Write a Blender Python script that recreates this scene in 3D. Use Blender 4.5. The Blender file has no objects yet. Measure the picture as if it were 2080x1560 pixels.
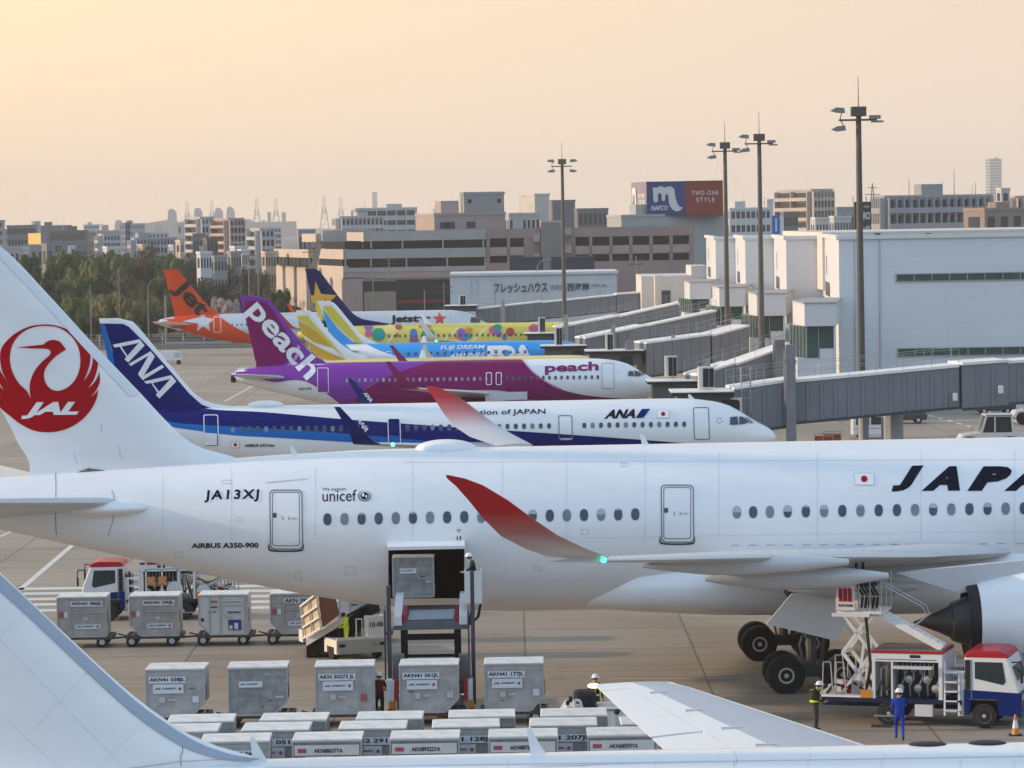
import bpy, bmesh, math, random
from mathutils import Vector, Matrix
from mathutils.geometry import tessellate_polygon
random.seed(11)
SC = bpy.context.scene
COL = SC.collection
R = math.radians
# ---------------------------------------------------------------- camera
F, CXP, CYP, CAMH = 6933.0, 1040.0, 780.0, 17.3
PITCH, ROLL = math.atan(333.0 / F), R(0.95)
CAMM = Matrix.Rotation(R(90) - PITCH, 3, 'X') @ Matrix.Rotation(-ROLL, 3, 'Z')
cd = bpy.data.cameras.new('camera'); cam = bpy.data.objects.new('camera', cd); COL.objects.link(cam)
cam.matrix_world = Matrix.Translation((0, 0, CAMH)) @ CAMM.to_4x4()
cd.sensor_width = 36; cd.lens = 36 * F / 2080; cd.clip_start = 1; cd.clip_end = 30000
SC.camera = cam
CAM = Vector((0, 0, CAMH))
# ---------------------------------------------------------------- light
SUN_EL, SUN_AZ = 13.0, -88.0          # azimuth from +Y (view direction), negative to the left
to_sun = Vector((math.sin(R(SUN_AZ)) * math.cos(R(SUN_EL)), math.cos(R(SUN_AZ)) * math.cos(R(SUN_EL)), math.sin(R(SUN_EL))))
sd = bpy.data.lights.new('sun', 'SUN'); so = bpy.data.objects.new('sun', sd); COL.objects.link(so)
sd.energy = 3.6; sd.angle = R(1.0); sd.color = (1, .74, .5)
so.rotation_euler = to_sun.to_track_quat('Z', 'Y').to_euler(); so.location = (-60, 150, 90)
W = bpy.data.worlds.new('World'); SC.world = W; W.use_nodes = True
nt = W.node_tree; nt.nodes.clear()
def wn(t, **k):
    n = nt.nodes.new(t)
    for a, b in k.items(): setattr(n, a, b)
    return n
out = wn('ShaderNodeOutputWorld'); bg = wn('ShaderNodeBackground')
sky = wn('ShaderNodeTexSky', sky_type='NISHITA', sun_disc=False, sun_elevation=R(SUN_EL), sun_rotation=R(SUN_AZ), dust_density=3.0, air_density=1.0)
tc = wn('ShaderNodeTexCoord'); sp = wn('ShaderNodeSeparateXYZ'); nt.links.new(tc.outputs['Generated'], sp.inputs[0])
def ramp(src, lo, hi, stops):
    m = wn('ShaderNodeMapRange'); m.inputs[1].default_value = lo; m.inputs[2].default_value = hi; nt.links.new(src, m.inputs[0])
    r = wn('ShaderNodeValToRGB'); e = r.color_ramp.elements
    while len(e) < len(stops): e.new(.5)
    for el, (p, c) in zip(e, stops): el.position = p; el.color = (*c, 1)
    nt.links.new(m.outputs[0], r.inputs[0]); return r.outputs[0]
def wmix(a, b, f):
    m = wn('ShaderNodeMix', data_type='RGBA'); nt.links.new(a, m.inputs[6]); nt.links.new(b, m.inputs[7]); nt.links.new(f, m.inputs[0]); return m.outputs[2]
left = ramp(sp.outputs[2], -.02, .30, [(0, (.84, .635, .46)), (.12, (.85, .63, .43)), (.34, (.94, .745, .46)), (1, (.50, .55, .58))])
right = ramp(sp.outputs[2], -.02, .30, [(0, (.77, .635, .53)), (.12, (.73, .59, .475)), (.34, (.72, .58, .45)), (1, (.44, .51, .58))])
fx = ramp(sp.outputs[0], -.17, .13, [(0, (0, 0, 0)), (1, (1, 1, 1))])
front = wmix(left, right, fx)
back = ramp(sp.outputs[2], -.02, .7, [(0, (.20, .24, .28)), (.1, (.34, .42, .50)), (.3, (.66, .82, .98)), (.6, (.70, .90, 1.12)), (1, (.50, .70, .98))])
fy = ramp(sp.outputs[1], -.3, .7, [(0, (0, 0, 0)), (1, (1, 1, 1))])
cust = wmix(back, front, fy)
k = wn('ShaderNodeVectorMath', operation='SCALE'); k.inputs[3].default_value = .12; nt.links.new(sky.outputs[0], k.inputs[0])
fz = ramp(sp.outputs[2], .25, .8, [(0, (0, 0, 0)), (1, (.25, .25, .25))])
fin_ = wmix(cust, k.outputs[0], fz)
nt.links.new(fin_, bg.inputs[0]); bg.inputs[1].default_value = 1.0
nt.links.new(bg.outputs[0], out.inputs[0])
SC.view_settings.view_transform = 'Standard'; SC.view_settings.look = 'None'
SC.view_settings.exposure = 0.38; SC.view_settings.gamma = 1.0
SC.cycles.max_bounces = 8; SC.cycles.volume_bounces = 0
# ---------------------------------------------------------------- pixel -> place (photo pixels at a chosen distance)
def ray(px, py): return CAMM @ Vector(((px - CXP) / F, -(py - CYP) / F, -1))
def P(px, py, D):
    r = ray(px, py); return CAM + r * (D / r.y)
def G(px, py, z=0.0):
    r = ray(px, py); return CAM + r * ((z - CAMH) / r.z)
def gx(px, D, z=0):           # world X of a column of the photo at height z and distance D
    lo, hi = 300, 3000
    for _ in range(30):
        m = (lo + hi) / 2
        if P(px, m, D).z > z: lo = m
        else: hi = m
    return P(px, lo, D).x
# ---------------------------------------------------------------- materials
MATS = {}
def mat(name, col, rough=.6, metal=0.0, var=.08, scale=1.5, bump=0.0, coat=0.0, emit=None, est=1.0, spec=.25, stretch=(1, 1, 1), trans=0, alpha=1):
    if name in MATS: return MATS[name]
    m = bpy.data.materials.new(name); m.use_nodes = True; t = m.node_tree; b = t.nodes['Principled BSDF']
    b.inputs['Roughness'].default_value = rough; b.inputs['Metallic'].default_value = metal
    b.inputs['Coat Weight'].default_value = coat; b.inputs['Specular IOR Level'].default_value = spec
    b.inputs['Base Color'].default_value = (*col, 1)
    if trans: b.inputs['Transmission Weight'].default_value = trans
    if alpha < 1: b.inputs['Alpha'].default_value = alpha
    if var or bump:
        c = t.nodes.new('ShaderNodeTexCoord'); mp = t.nodes.new('ShaderNodeMapping'); mp.inputs['Scale'].default_value = stretch
        n = t.nodes.new('ShaderNodeTexNoise'); n.inputs['Scale'].default_value = scale; n.inputs['Detail'].default_value = 6; n.inputs['Roughness'].default_value = .65
        t.links.new(c.outputs['Object'], mp.inputs[0]); t.links.new(mp.outputs[0], n.inputs[0])
        if var:
            r = t.nodes.new('ShaderNodeMapRange'); r.inputs[1].default_value = .3; r.inputs[2].default_value = .7; r.inputs[3].default_value = 1 - var; r.inputs[4].default_value = 1 + var
            t.links.new(n.outputs[0], r.inputs[0])
            x = t.nodes.new('ShaderNodeVectorMath'); x.operation = 'SCALE'; x.inputs[0].default_value = col; t.links.new(r.outputs[0], x.inputs[3]); t.links.new(x.outputs[0], b.inputs['Base Color'])
        if bump:
            bp = t.nodes.new('ShaderNodeBump'); bp.inputs['Strength'].default_value = bump; bp.inputs['Distance'].default_value = .05; t.links.new(n.outputs[0], bp.inputs['Height']); t.links.new(bp.outputs[0], b.inputs['Normal'])
    if emit: b.inputs['Emission Color'].default_value = (*emit, 1); b.inputs['Emission Strength'].default_value = est
    MATS[name] = m; return m
def paint(name, col, rough=.28):
    w = min(col) > .35; return mat('paint_' + name, col, rough, 0, .03, .8, 0, .3 if w else 0, spec=.5 if w else .08)
# ---------------------------------------------------------------- objects
def tag(o, label, cat=None, group=None, kind=None):
    if label: o['label'] = label
    if cat: o['category'] = cat
    if group: o['group'] = group
    if kind: o['kind'] = kind
    return o
def thing(name, label, cat, loc=(0, 0, 0), rz=0.0, group=None):
    o = bpy.data.objects.new(name, None); COL.objects.link(o); o.empty_display_size = .5
    o.location = loc; o.rotation_euler = (0, 0, rz); tag(o, label, cat, group)
    o['_m'] = 1; del o['_m']
    return o
class MB:
    def __init__(s): s.v = []; s.f = []; s.mi = []; s.cur = 0
    def m(s, i): s.cur = i; return s
    def face(s, pts):
        n = len(s.v); s.v += [tuple(p) for p in pts]; s.f.append(list(range(n, n + len(pts)))); s.mi.append(s.cur); return s
    def add(s, vs, fs):
        n = len(s.v); s.v += [tuple(p) for p in vs]
        for f in fs: s.f.append([n + i for i in f]); s.mi.append(s.cur)
        return s
    def box(s, x0, x1, y0, y1, z0, z1, M=None):
        vs = [Vector(p) for p in ((x0, y0, z0), (x1, y0, z0), (x1, y1, z0), (x0, y1, z0), (x0, y0, z1), (x1, y0, z1), (x1, y1, z1), (x0, y1, z1))]
        if M: vs = [M @ p for p in vs]
        return s.add(vs, [(0, 3, 2, 1), (4, 5, 6, 7), (0, 1, 5, 4), (1, 2, 6, 5), (2, 3, 7, 6), (3, 0, 4, 7)])
    def cbox(s, c, d, M=None):
        return s.box(c[0] - d[0] / 2, c[0] + d[0] / 2, c[1] - d[1] / 2, c[1] + d[1] / 2, c[2] - d[2] / 2, c[2] + d[2] / 2, M)
    def cyl(s, a, b, r0, r1=None, n=10, cap=True):
        a = Vector(a); b = Vector(b); r1 = r0 if r1 is None else r1
        d = (b - a).normalized(); u = d.orthogonal().normalized(); w = d.cross(u)
        vs = []
        for c, r in ((a, r0), (b, r1)):
            for i in range(n):
                t = 2 * math.pi * i / n; vs.append(c + (u * math.cos(t) + w * math.sin(t)) * r)
        fs = [(i, (i + 1) % n, n + (i + 1) % n, n + i) for i in range(n)]
        if cap: fs += [tuple(range(n - 1, -1, -1)), tuple(range(n, 2 * n))]
        return s.add(vs, fs)
    def tube(s, pts, r, n=6):
        for a, b in zip(pts, pts[1:]): s.cyl(a, b, r, r, n)
        return s
    def bar(s, a, b, w, h=None):        # square bar between two points
        h = h or w; a = Vector(a); b = Vector(b); d = (b - a).normalized()
        up = Vector((0, 0, 1)) if abs(d.z) < .95 else Vector((1, 0, 0))
        u = d.cross(up).normalized(); v = u.cross(d)
        vs = [c + u * (i * w / 2) + v * (j * h / 2) for c in (a, b) for i, j in ((-1, -1), (1, -1), (1, 1), (-1, 1))]
        return s.add(vs, [(0, 1, 2, 3), (7, 6, 5, 4), (0, 4, 5, 1), (1, 5, 6, 2), (2, 6, 7, 3), (3, 7, 4, 0)])
    def loft(s, rings, closed=True, caps=True):
        n = len(rings[0]); b = len(s.v)
        for r in rings: s.v += [tuple(p) for p in r]
        for k in range(len(rings) - 1):
            for i in range(n if closed else n - 1):
                j = (i + 1) % n; s.f.append([b + k * n + i, b + k * n + j, b + (k + 1) * n + j, b + (k + 1) * n + i]); s.mi.append(s.cur)
        if caps and closed:
            s.f.append([b + i for i in range(n - 1, -1, -1)]); s.mi.append(s.cur)
            s.f.append([b + (len(rings) - 1) * n + i for i in range(n)]); s.mi.append(s.cur)
        return s
    def lathe(s, prof, org=(0, 0, 0), ax='x', n=24, caps=True):   # prof: (pos, radius)
        o = Vector(org); rings = []
        for t, r in prof:
            ring = []
            for i in range(n):
                a = 2 * math.pi * i / n; c, d = math.cos(a) * r, math.sin(a) * r
                ring.append(o + Vector({'x': (t, c, d), 'y': (c, t, d), 'z': (c, d, t)}[ax]))
            rings.append(ring)
        return s.loft(rings, True, caps)
    def ell(s, c, r, n=12, k=8):
        rings = []
        for j in range(1, k):
            p = math.pi * j / k
            rings.append([(c[0] + r[0] * math.cos(2 * math.pi * i / n) * math.sin(p), c[1] + r[1] * math.sin(2 * math.pi * i / n) * math.sin(p), c[2] - r[2] * math.cos(p)) for i in range(n)])
        return s.loft(rings)
    def prism(s, poly, y0, y1, ax='y'):   # poly in (x,z) swept along y (or (y,z) along x, (x,y) along z)
        f = {'y': lambda p, t: (p[0], t, p[1]), 'x': lambda p, t: (t, p[0], p[1]), 'z': lambda p, t: (p[0], p[1], t)}[ax]
        n = len(poly); vs = [f(p, y0) for p in poly] + [f(p, y1) for p in poly]
        tr = tessellate_polygon([[Vector((p[0], p[1], 0)) for p in poly]])
        fs = [tuple(t) for t in tr] + [tuple(n + i for i in reversed(t)) for t in tr] + [(i, (i + 1) % n, n + (i + 1) % n, n + i) for i in range(n)]
        return s.add(vs, fs)
    def build(s, name, m, parent=None, smooth=False, bevel=0, loc=None, fix=True):
        me = bpy.data.meshes.new(name); me.from_pydata(s.v, [], s.f)
        for mm in (m if isinstance(m, (list, tuple)) else [m]): me.materials.append(mm)
        for i, p in enumerate(me.polygons): p.material_index = s.mi[i]
        bm = bmesh.new(); bm.from_mesh(me)
        bmesh.ops.remove_doubles(bm, verts=bm.verts, dist=1e-5)
        if fix: bmesh.ops.recalc_face_normals(bm, faces=bm.faces)
        bm.to_mesh(me); bm.free()
        if smooth:
            me.polygons.foreach_set('use_smooth', [True] * len(me.polygons))
            if smooth != 'all': me.set_sharp_from_angle(angle=R(40))
        o = bpy.data.objects.new(name, me); COL.objects.link(o)
        if parent: o.parent = parent
        if loc: o.location = loc
        if bevel:
            b = o.modifiers.new('bevel', 'BEVEL'); b.width = bevel; b.segments = 2; b.limit_method = 'ANGLE'
        return o
def copy_tree(o, parent=None):
    c = o.copy(); COL.objects.link(c); c.parent = parent
    for ch in list(o.children): copy_tree(ch, c)
    return c
# text as a flat 2D mesh normalised to the unit box
def text2d(txt, bold=0.0, shear=0.0, space=1.0, res=3):
    cu = bpy.data.curves.new('t', 'FONT'); cu.body = txt; cu.offset = bold; cu.shear = 0; cu.space_character = space; cu.resolution_u = res
    o = bpy.data.objects.new('t', cu); COL.objects.link(o)
    bpy.context.view_layer.update()
    me = bpy.data.meshes.new_from_object(o.evaluated_get(bpy.context.evaluated_depsgraph_get()))
    bpy.data.objects.remove(o); bpy.data.curves.remove(cu)
    vs = [(v.co.x + shear * v.co.y, v.co.y) for v in me.vertices]; fs = [tuple(p.vertices) for p in me.polygons]
    bpy.data.meshes.remove(me)
    x0 = min(v[0] for v in vs); x1 = max(v[0] for v in vs); y0 = min(v[1] for v in vs); y1 = max(v[1] for v in vs)
    return [((v[0] - x0) / (x1 - x0), (v[1] - y0) / (y1 - y0)) for v in vs], fs, (x1 - x0) / (y1 - y0)
def text_on(txt, m, parent, org, ux, uy, w, h, bold=.0, shear=0, name='lettering', space=1.0):
    """flat lettering on a plane: org = lower left, ux/uy unit vectors"""
    vs, fs, a = text2d(txt, bold, shear, space); org = Vector(org); ux = Vector(ux); uy = Vector(uy)
    if w is None: w = a * h
    b = MB(); b.add([org + ux * (v[0] * w) + uy * (v[1] * h) for v in vs], fs)
    return b.build(name, m, parent, fix=False)
def interp(xs, ys):
    n = len(xs); d = [(ys[i + 1] - ys[i]) / (xs[i + 1] - xs[i]) for i in range(n - 1)]
    m = [d[0]] + [0 if d[i - 1] * d[i] <= 0 else 2 * d[i - 1] * d[i] / (d[i - 1] + d[i]) for i in range(1, n - 1)] + [d[-1]]
    def f(x):
        if x <= xs[0]: return ys[0]
        if x >= xs[-1]: return ys[-1]
        i = 0
        while x > xs[i + 1]: i += 1
        h = xs[i + 1] - xs[i]; t = (x - xs[i]) / h
        return (2 * t ** 3 - 3 * t * t + 1) * ys[i] + (t ** 3 - 2 * t * t + t) * h * m[i] + (-2 * t ** 3 + 3 * t * t) * ys[i + 1] + (t ** 3 - t * t) * h * m[i + 1]
    return f
# ================================================================ aircraft
def rrect(x0, y0, x1, y1, r, n=4):
    pts = []
    for cx, cy, a0 in ((x1 - r, y1 - r, 0), (x0 + r, y1 - r, 90), (x0 + r, y0 + r, 180), (x1 - r, y0 + r, 270)):
        for i in range(n + 1):
            a = R(a0 + 90 * i / n); pts.append((cx + r * math.cos(a), cy + r * math.sin(a)))
    return pts
def ellp(cx, cy, rx, ry, n=14, p=2.0):
    o = []
    for i in range(n):
        a = 2 * math.pi * i / n; c, s = math.cos(a), math.sin(a)
        o.append((cx + rx * math.copysign(abs(c) ** (2 / p), c), cy + ry * math.copysign(abs(s) ** (2 / p), s)))
    return o
def polyfaces(loops):
    vs = [p for l in loops for p in l]
    tr = tessellate_polygon([[Vector((p[0], p[1], 0)) for p in l] for l in loops])
    return vs, [tuple(t) for t in tr]
def spline(pts, n=6):      # Catmull-Rom through the points
    o = []
    for i in range(len(pts) - 1):
        p0 = pts[max(i - 1, 0)]; p1 = pts[i]; p2 = pts[i + 1]; p3 = pts[min(i + 2, len(pts) - 1)]
        for k in range(n):
            t = k / n
            o.append(tuple(.5 * (2 * p1[j] + (p2[j] - p0[j]) * t + (2 * p0[j] - 5 * p1[j] + 4 * p2[j] - p3[j]) * t * t + (3 * p1[j] - p0[j] - 3 * p2[j] + p3[j]) * t ** 3) for j in (0, 1)))
    o.append(tuple(pts[-1])); return o
class Plane:
    offk = 1
    def __init__(s, name, label, D, yaw, X, pz=0):
        s.root = thing(name, label, 'airliner', (X, D, 0), R(yaw))
        s.M = Matrix.Translation((X, D, 0)) @ Matrix.Rotation(R(yaw), 4, 'Z'); s.I = s.M.inverted()
    def L(s, px, py, y=0.0):
        o = s.I @ CAM; d = s.I.to_3x3() @ ray(px, py); t = (y - o.y) / d.y; return o + d * t
    def stations(s, st):
        st = sorted(st); s.xs = [a[0] for a in st]
        s.zc = interp(s.xs, [a[1] for a in st]); s.hw = interp(s.xs, [a[2] for a in st]); s.hh = interp(s.xs, [a[3] for a in st])
    def fus(s, x, z, off=.012):
        zc, hw, hh = s.zc(x), s.hw(x), s.hh(x); u = (z - zc) / hh; a = math.asin(u) if abs(u) <= 1 else math.copysign(math.pi / 2 + min((abs(u) - 1) * 1.2, .7), u); return -(hw + off) * math.cos(a), zc + (hh + off) * math.sin(a)
    def build_fus(s, m, n=56, step=.45, name='fuselage', parent=None):
        x0, x1 = s.xs[0], s.xs[-1]; xs = [x1]; x = x1
        while x > x0:
            x -= min(step, .03 + (x1 - x) * .22); xs.append(max(x, x0))
        b = MB(); rings = []
        for x in xs:
            zc, hw, hh = s.zc(x), s.hw(x), s.hh(x); rings.append([(x, hw * math.cos(2 * math.pi * i / n), zc + hh * math.sin(2 * math.pi * i / n)) for i in range(n)])
        b.loft(rings); s.body = b.build(name, m, parent or s.root, smooth=True); return s.body
    def set_fin(s, rows, T0, T1):     # rows: (z, xTE, xLE) from base upwards
        z = [r[0] for r in rows]; s.fz = (z[0], z[-1]); s.fte = interp(z, [r[1] for r in rows]); s.fle = interp(z, [r[2] for r in rows]); s.fT = (T0, T1)
    def finp(s, x, z, off=.012):
        te, le = s.fte(z), s.fle(z); u = max(.0, min(1, (le - x) / max(le - te, .01))); q = (z - s.fz[0]) / (s.fz[1] - s.fz[0])
        T = s.fT[0] + (s.fT[1] - s.fT[0]) * max(0, min(1, q)); T = min(T, (le - te) * .09)
        y = 10 * T * (.2969 * math.sqrt(u) - .126 * u - .3516 * u * u + .2843 * u ** 3 - .1015 * u ** 4)
        return -y - off, z
    def build_fin(s, m, nz=26, nu=18):
        b = MB(); rings = []
        for k in range(nz + 1):
            z = s.fz[0] + (s.fz[1] - s.fz[0]) * (1 - (1 - k / nz) ** 1.0); te, le = s.fte(z), s.fle(z); r = []
            us = [(i / nu) ** 1.6 for i in range(nu + 1)]
            for u in us: x = le + (te - le) * u; r.append((x, s.finp(x, z, 0)[0], z))
            for u in us[-2:0:-1]: x = le + (te - le) * u; r.append((x, -s.finp(x, z, 0)[0], z))
            rings.append(r)
        b.loft(rings); return b.build('tail_fin', m, s.root, smooth=True)
    def loc(s, px, py, surf, off):
        y = -2.0
        for _ in range(6):
            p = s.L(px, py, y); y, z = surf(p.x, p.z, off)
        return Vector((p.x, y, z))
    def decal(s, name, shape, m, surf=None, off=.014, step=7.0, parent=None, label=None, clip=False):
        """shape: list of loops in photo pixels, or (verts, faces)"""
        surf = surf or s.fus
        vs, fs = shape if isinstance(shape, tuple) else polyfaces(shape)
        bm = bmesh.new(); bv = [bm.verts.new((p[0], p[1], 0)) for p in vs]
        for f in fs:
            if len(set(f)) > 2:
                try: bm.faces.new([bv[i] for i in f])
                except ValueError: pass
        for ax in (0, 1):
            lo = min(p[ax] for p in vs); hi = max(p[ax] for p in vs); st = step * (3 if ax == 0 and surf == s.fus and s.offk == 1 else 1); c = math.ceil(lo / st) * st
            while c < hi:
                no = (1, 0, 0) if ax == 0 else (0, 1, 0); co = (c, 0, 0) if ax == 0 else (0, c, 0)
                bmesh.ops.bisect_plane(bm, geom=bm.verts[:] + bm.edges[:] + bm.faces[:], plane_co=co, plane_no=no); c += st
        for v in bm.verts: v.co = s.loc(v.co.x, v.co.y, surf, off * s.offk)
        if clip: bmesh.ops.delete(bm, geom=[f_ for f_ in bm.faces if f_.calc_center_median().y > -.45], context='FACES')
        if surf == s.finp:
            bad = []
            for f_ in bm.faces:
                c = f_.calc_center_median()
                if not (s.fte(c.z) - .04 < c.x < s.fle(c.z) + .02 and c.z < s.fz[1] + .03): bad.append(f_)
            bmesh.ops.delete(bm, geom=bad, context='FACES')
        me = bpy.data.meshes.new(name); bm.to_mesh(me); bm.free()
        me.materials.append(m)
        for p in me.polygons: p.use_smooth = True
        # keep the paint facing outwards
        if me.polygons and sum(p.normal.y * p.area for p in me.polygons) > 0: me.flip_normals()
        o = bpy.data.objects.new(name, me); COL.objects.link(o); o.parent = parent or s.root
        if label: o['label'] = label
        return o
    def text(s, txt, quad, m, bold=0, shear=0, surf=None, name='lettering', off=.02, step=6, space=1.0, clip=False):
        """quad: pixel of lower-left, lower-right, upper-left"""
        vs, fs, a = text2d(txt, bold, shear, space); a0, a1, a2 = [Vector(q) for q in quad]
        pts = [tuple(a0 + (a1 - a0) * u + (a2 - a0) * v) for u, v in vs]
        return s.decal(name, (pts, fs), m, surf, off, step, clip=clip)
    def window(s, px, py, rx, ry, m, frame=None, fr=1.2, p=2.6, name='window'):
        o = s.decal(name, [ellp(px, py, rx, ry, 14, p)], m, None, .02, 99)
        if frame: s.decal('window_frame', [ellp(px, py, rx + fr, ry + fr, 14, p)], frame, None, .012, 99, parent=o)
        return o
    def door(s, x0, y0, x1, y1, m, line, w=2.0, r=5, sk=0.0, extra=True):
        f = lambda pts: [(x + sk * (y - y0), y) for x, y in pts]
        o = s.decal('door', [f(rrect(x0, y0, x1, y1, r))], m, None, .012, 8)
        s.decal('door_outline', [f(rrect(x0, y0, x1, y1, r)), f(rrect(x0 + w, y0 + w, x1 - w, y1 - w, r - w * .5))[::1]], line, None, .024, 8, parent=o)
        return o
    def wing(s, side, st, m, name='wing', inc=0.0):
        """st: (y, xLE, z, chord, tc, cant)"""
        b = MB(); rings = []
        us = [0, .015, .05, .12, .25, .4, .6, .8, 1]
        for (y, xl, z, c, tcr, cant) in st:
            nx = Vector((0, -side * math.sin(R(cant)), math.cos(R(cant)))); r = []
            prof = lambda u: 5 * tcr * c * (.2969 * math.sqrt(u) - .126 * u - .3516 * u * u + .2843 * u ** 3 - .1015 * u ** 4)
            base = Vector((xl, side * y, z)); tw = math.tan(R(inc * (1 - y / st[-1][0])))
            for u in us: r.append(base + Vector((-u * c, 0, -u * c * tw)) + nx * (prof(u) * 1.15 + .012 * c * math.sin(math.pi * u)))
            for u in us[-2:0:-1]: r.append(base + Vector((-u * c, 0, -u * c * tw)) - nx * (prof(u) * .85 - .012 * c * math.sin(math.pi * u)))
            rings.append(r)
        b.loft(rings); return b.build(name, m, s.root, smooth=True)
    def wheel(s, x, y, r, w, rim=.55):
        b = MB(); b.lathe([(y - w / 2, r * .78), (y - w / 2 * .9, r * .93), (y - w * .3, r), (y + w * .3, r), (y + w / 2 * .9, r * .93), (y + w / 2, r * .78)], (x, 0, r + s.wz), 'y', 28)
        t = b.build('wheel', M_tyre, s.root, smooth=True)
        q = MB(); q.lathe([(y - w / 2 - .02, r * rim), (y - w / 2 - .02, r * rim * .78), (y - w / 2 + .04, r * rim * .72), (y - w / 2 + .05, r * .12), (y - w / 2 - .03, r * .12), (y - w / 2 - .03, .01)], (x, 0, r + s.wz), 'y', 20, False)
        q.build('rim', M_rim, t, smooth=True)
    wz = 0.0
M_tyre = mat('tyre_rubber', (.018, .018, .02), .8, 0, .2, 6)
M_rim = mat('wheel_rim', (.5, .5, .5), .4, .3, .05)
M_white = mat('paint_white', (.75, .76, .775), .26, 0, .045, .9, .035, .3, spec=.5, stretch=(.35, 1, 1.2))
M_wing = paint('wing_grey', (.50, .52, .54), .35)
M_black = mat('black_rubber', (.015, .015, .018), .6, 0, 0)
M_dark = mat('dark_grey', (.05, .052, .06), .5, 0, .1)
M_steel = mat('steel_grey', (.32, .33, .35), .4, .6, .1)
M_gear = mat('gear_steel_dark', (.09, .09, .095), .5, .3, .3, 4)
M_glass = mat('cabin_window_glass', (.055, .075, .10), .22, 0, .25, 1.2)
M_glass2 = mat('cabin_window_shade', (.18, .21, .25), .3, 0, .25, 1.2)
M_frame = paint('window_surround', (.42, .46, .52), .35)
M_line = paint('panel_line', (.16, .18, .21), .5)
M_lline = paint('faint_panel_line', (.40, .42, .46), .5)
M_red = paint('red', (.36, .003, .010)); M_navy = paint('navy_lettering', (.003, .005, .018))
M_green = mat('green_nav_light', (.1, .9, .6), .3, 0, 0, emit=(.05, 1, .6), est=2.5)
M_chrome = mat('polished_lip', (.6, .6, .62), .2, .9, 0)
M_core = mat('engine_core_metal', (.045, .043, .045), .35, .5, .2, 2)
def flag(p, x0, y0, x1, y1, sk=0):
    o = p.decal('flag', [[(x0, y0), (x1, y0), (x1, y1), (x0, y1)]], paint('flag_white', (.8, .8, .8)), None, .02, 9)
    p.decal('flag_border', [[(x0 - .9, y0 - .9), (x1 + .9, y0 - .9), (x1 + .9, y1 + .9), (x0 - .9, y1 + .9)]], M_lline, None, .016, 9, parent=o)
    p.decal('flag_disc', [ellp((x0 + x1) / 2, (y0 + y1) / 2, (y1 - y0) * .29, (y1 - y0) * .29)], M_red, None, .026, 9, parent=o)
# narrow-body shape shared by the small jets, measured from the nose
def narrow(p, nx, L, Rz, Rw, zc, tail=13.2, up=.56):
    p.offk = 3 if p.M.translation.y > 280 else 2
    k = Rz / 2.07; pr = [(0, -.55, -.62), (.12, -.33, -.82), (.45, -.0, -1.08), (.95, .3, -1.33), (1.6, .66, -1.55), (2.3, 1.12, -1.73), (3.2, 1.6, -1.88), (4.4, 1.9, -2.0), (5.8, 2.04, -2.06), (7.3, 2.07, -2.07)]
    st = [(nx - d * k, zc + (a + b) / 2 * k, (a - b) / 2 * Rw * (1 if d > 1 else 1.0), (a - b) / 2 * k) for d, a, b in pr]
    for q, a, b in ((0, 2.07, -2.07), (.22, 2.07, -1.88), (.45, 2.03, -1.28), (.7, 1.92, -.42), (.88, 1.72, .25), (.97, 1.5, .62), (1, 1.25, .8)):
        d = L - tail + tail * q; st.append((nx - d, zc + (a + b) / 2 * k, (a - b) / 2 * Rw, (a - b) / 2 * k))
    p.stations(st); p.zc0 = zc; p.nx = nx
def small_wings(p, dw, semi, zr, wm, tipm, c=(7.0, 6.1, 3.9, 1.6), kink=.37, sw=.52, dih=.095, wl=2.3, eng=(5.7, 2.2, 1.1, 4.4), wlx=2.35, em=None):
    nx = p.nx
    for side in (-1, 1):
        st = []
        for y, ch in ((0, c[0]), (1.6, c[1]), (semi * kink, c[2]), (semi * .96, c[3])):
            st.append((y, nx - dw - y * sw, zr + y * dih, ch, .12 if y < 4 else .1, 5))
        p.wing(side, st, wm)
        y = semi * .96; x = nx - dw - y * sw; z = zr + y * dih
        if wl:
            w = p.wing(side, [(y, x, z, c[3], .1, 8), (y + .3, x - .3, z + .1, c[3] * .85, .09, 30), (y + .55, x - .65, z + .4, c[3] * .66, .09, 65), (y + .7, x - 1.05, z + .85, c[3] * .52, .08, 78), (y + .95, x - wlx, z + wl, c[3] * .22, .08, 80)], tipm, 'winglet')
        if eng:
            ex, ey, ez = nx - dw + .9, eng[0] * side, p.zc0 - eng[1]; r = eng[2]; l = eng[3]
            b = MB(); b.lathe([(ex - l, r * .62), (ex - l * .6, r * .95), (ex - l * .3, r), (ex - .25, r * .95), (ex, r * .84), (ex - .3, r * .78), (ex - .9, r * .76), (ex - .92, .05)], (0, ey, ez), 'x', 28, False)
            b.build('engine_nacelle', em or M_white, p.root, smooth=True)
            b = MB(); b.lathe([(ex - l - .9, .03), (ex - l - .3, r * .3), (ex - l + .2, r * .55)], (0, ey, ez), 'x', 20); b.build('exhaust_cone', M_core, p.root, smooth=True)
            b = MB(); b.box(ex - l, ex - .8, ey - .12, ey + .12, ez + r * .7, zr + abs(ey) * dih + .1); b.build('engine_pylon', wm, p.root)
def small_gear(p, xm, xn, yt, r=.58):
    zb = p.zc0 - 1.6
    for y in (-yt, yt):
        b = MB(); b.cyl((xm, y, r), (xm, y, zb + .8), .16, .2); b.cyl((xm, y - .5, r), (xm, y + .5, r), .1); b.build('landing_gear', M_steel, p.root)
        for d in (-.45, .45): p.wheel(xm, y + d, r, .42)
    b = MB(); b.cyl((xn, 0, r * .7), (xn, 0, zb + .4), .12, .14); b.cyl((xn, -.35, r * .7), (xn, .35, r * .7), .08); b.build('nose_gear', M_steel, p.root)
    for d in (-.28, .28): p.wheel(xn, d, r * .7, .25)
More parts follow.
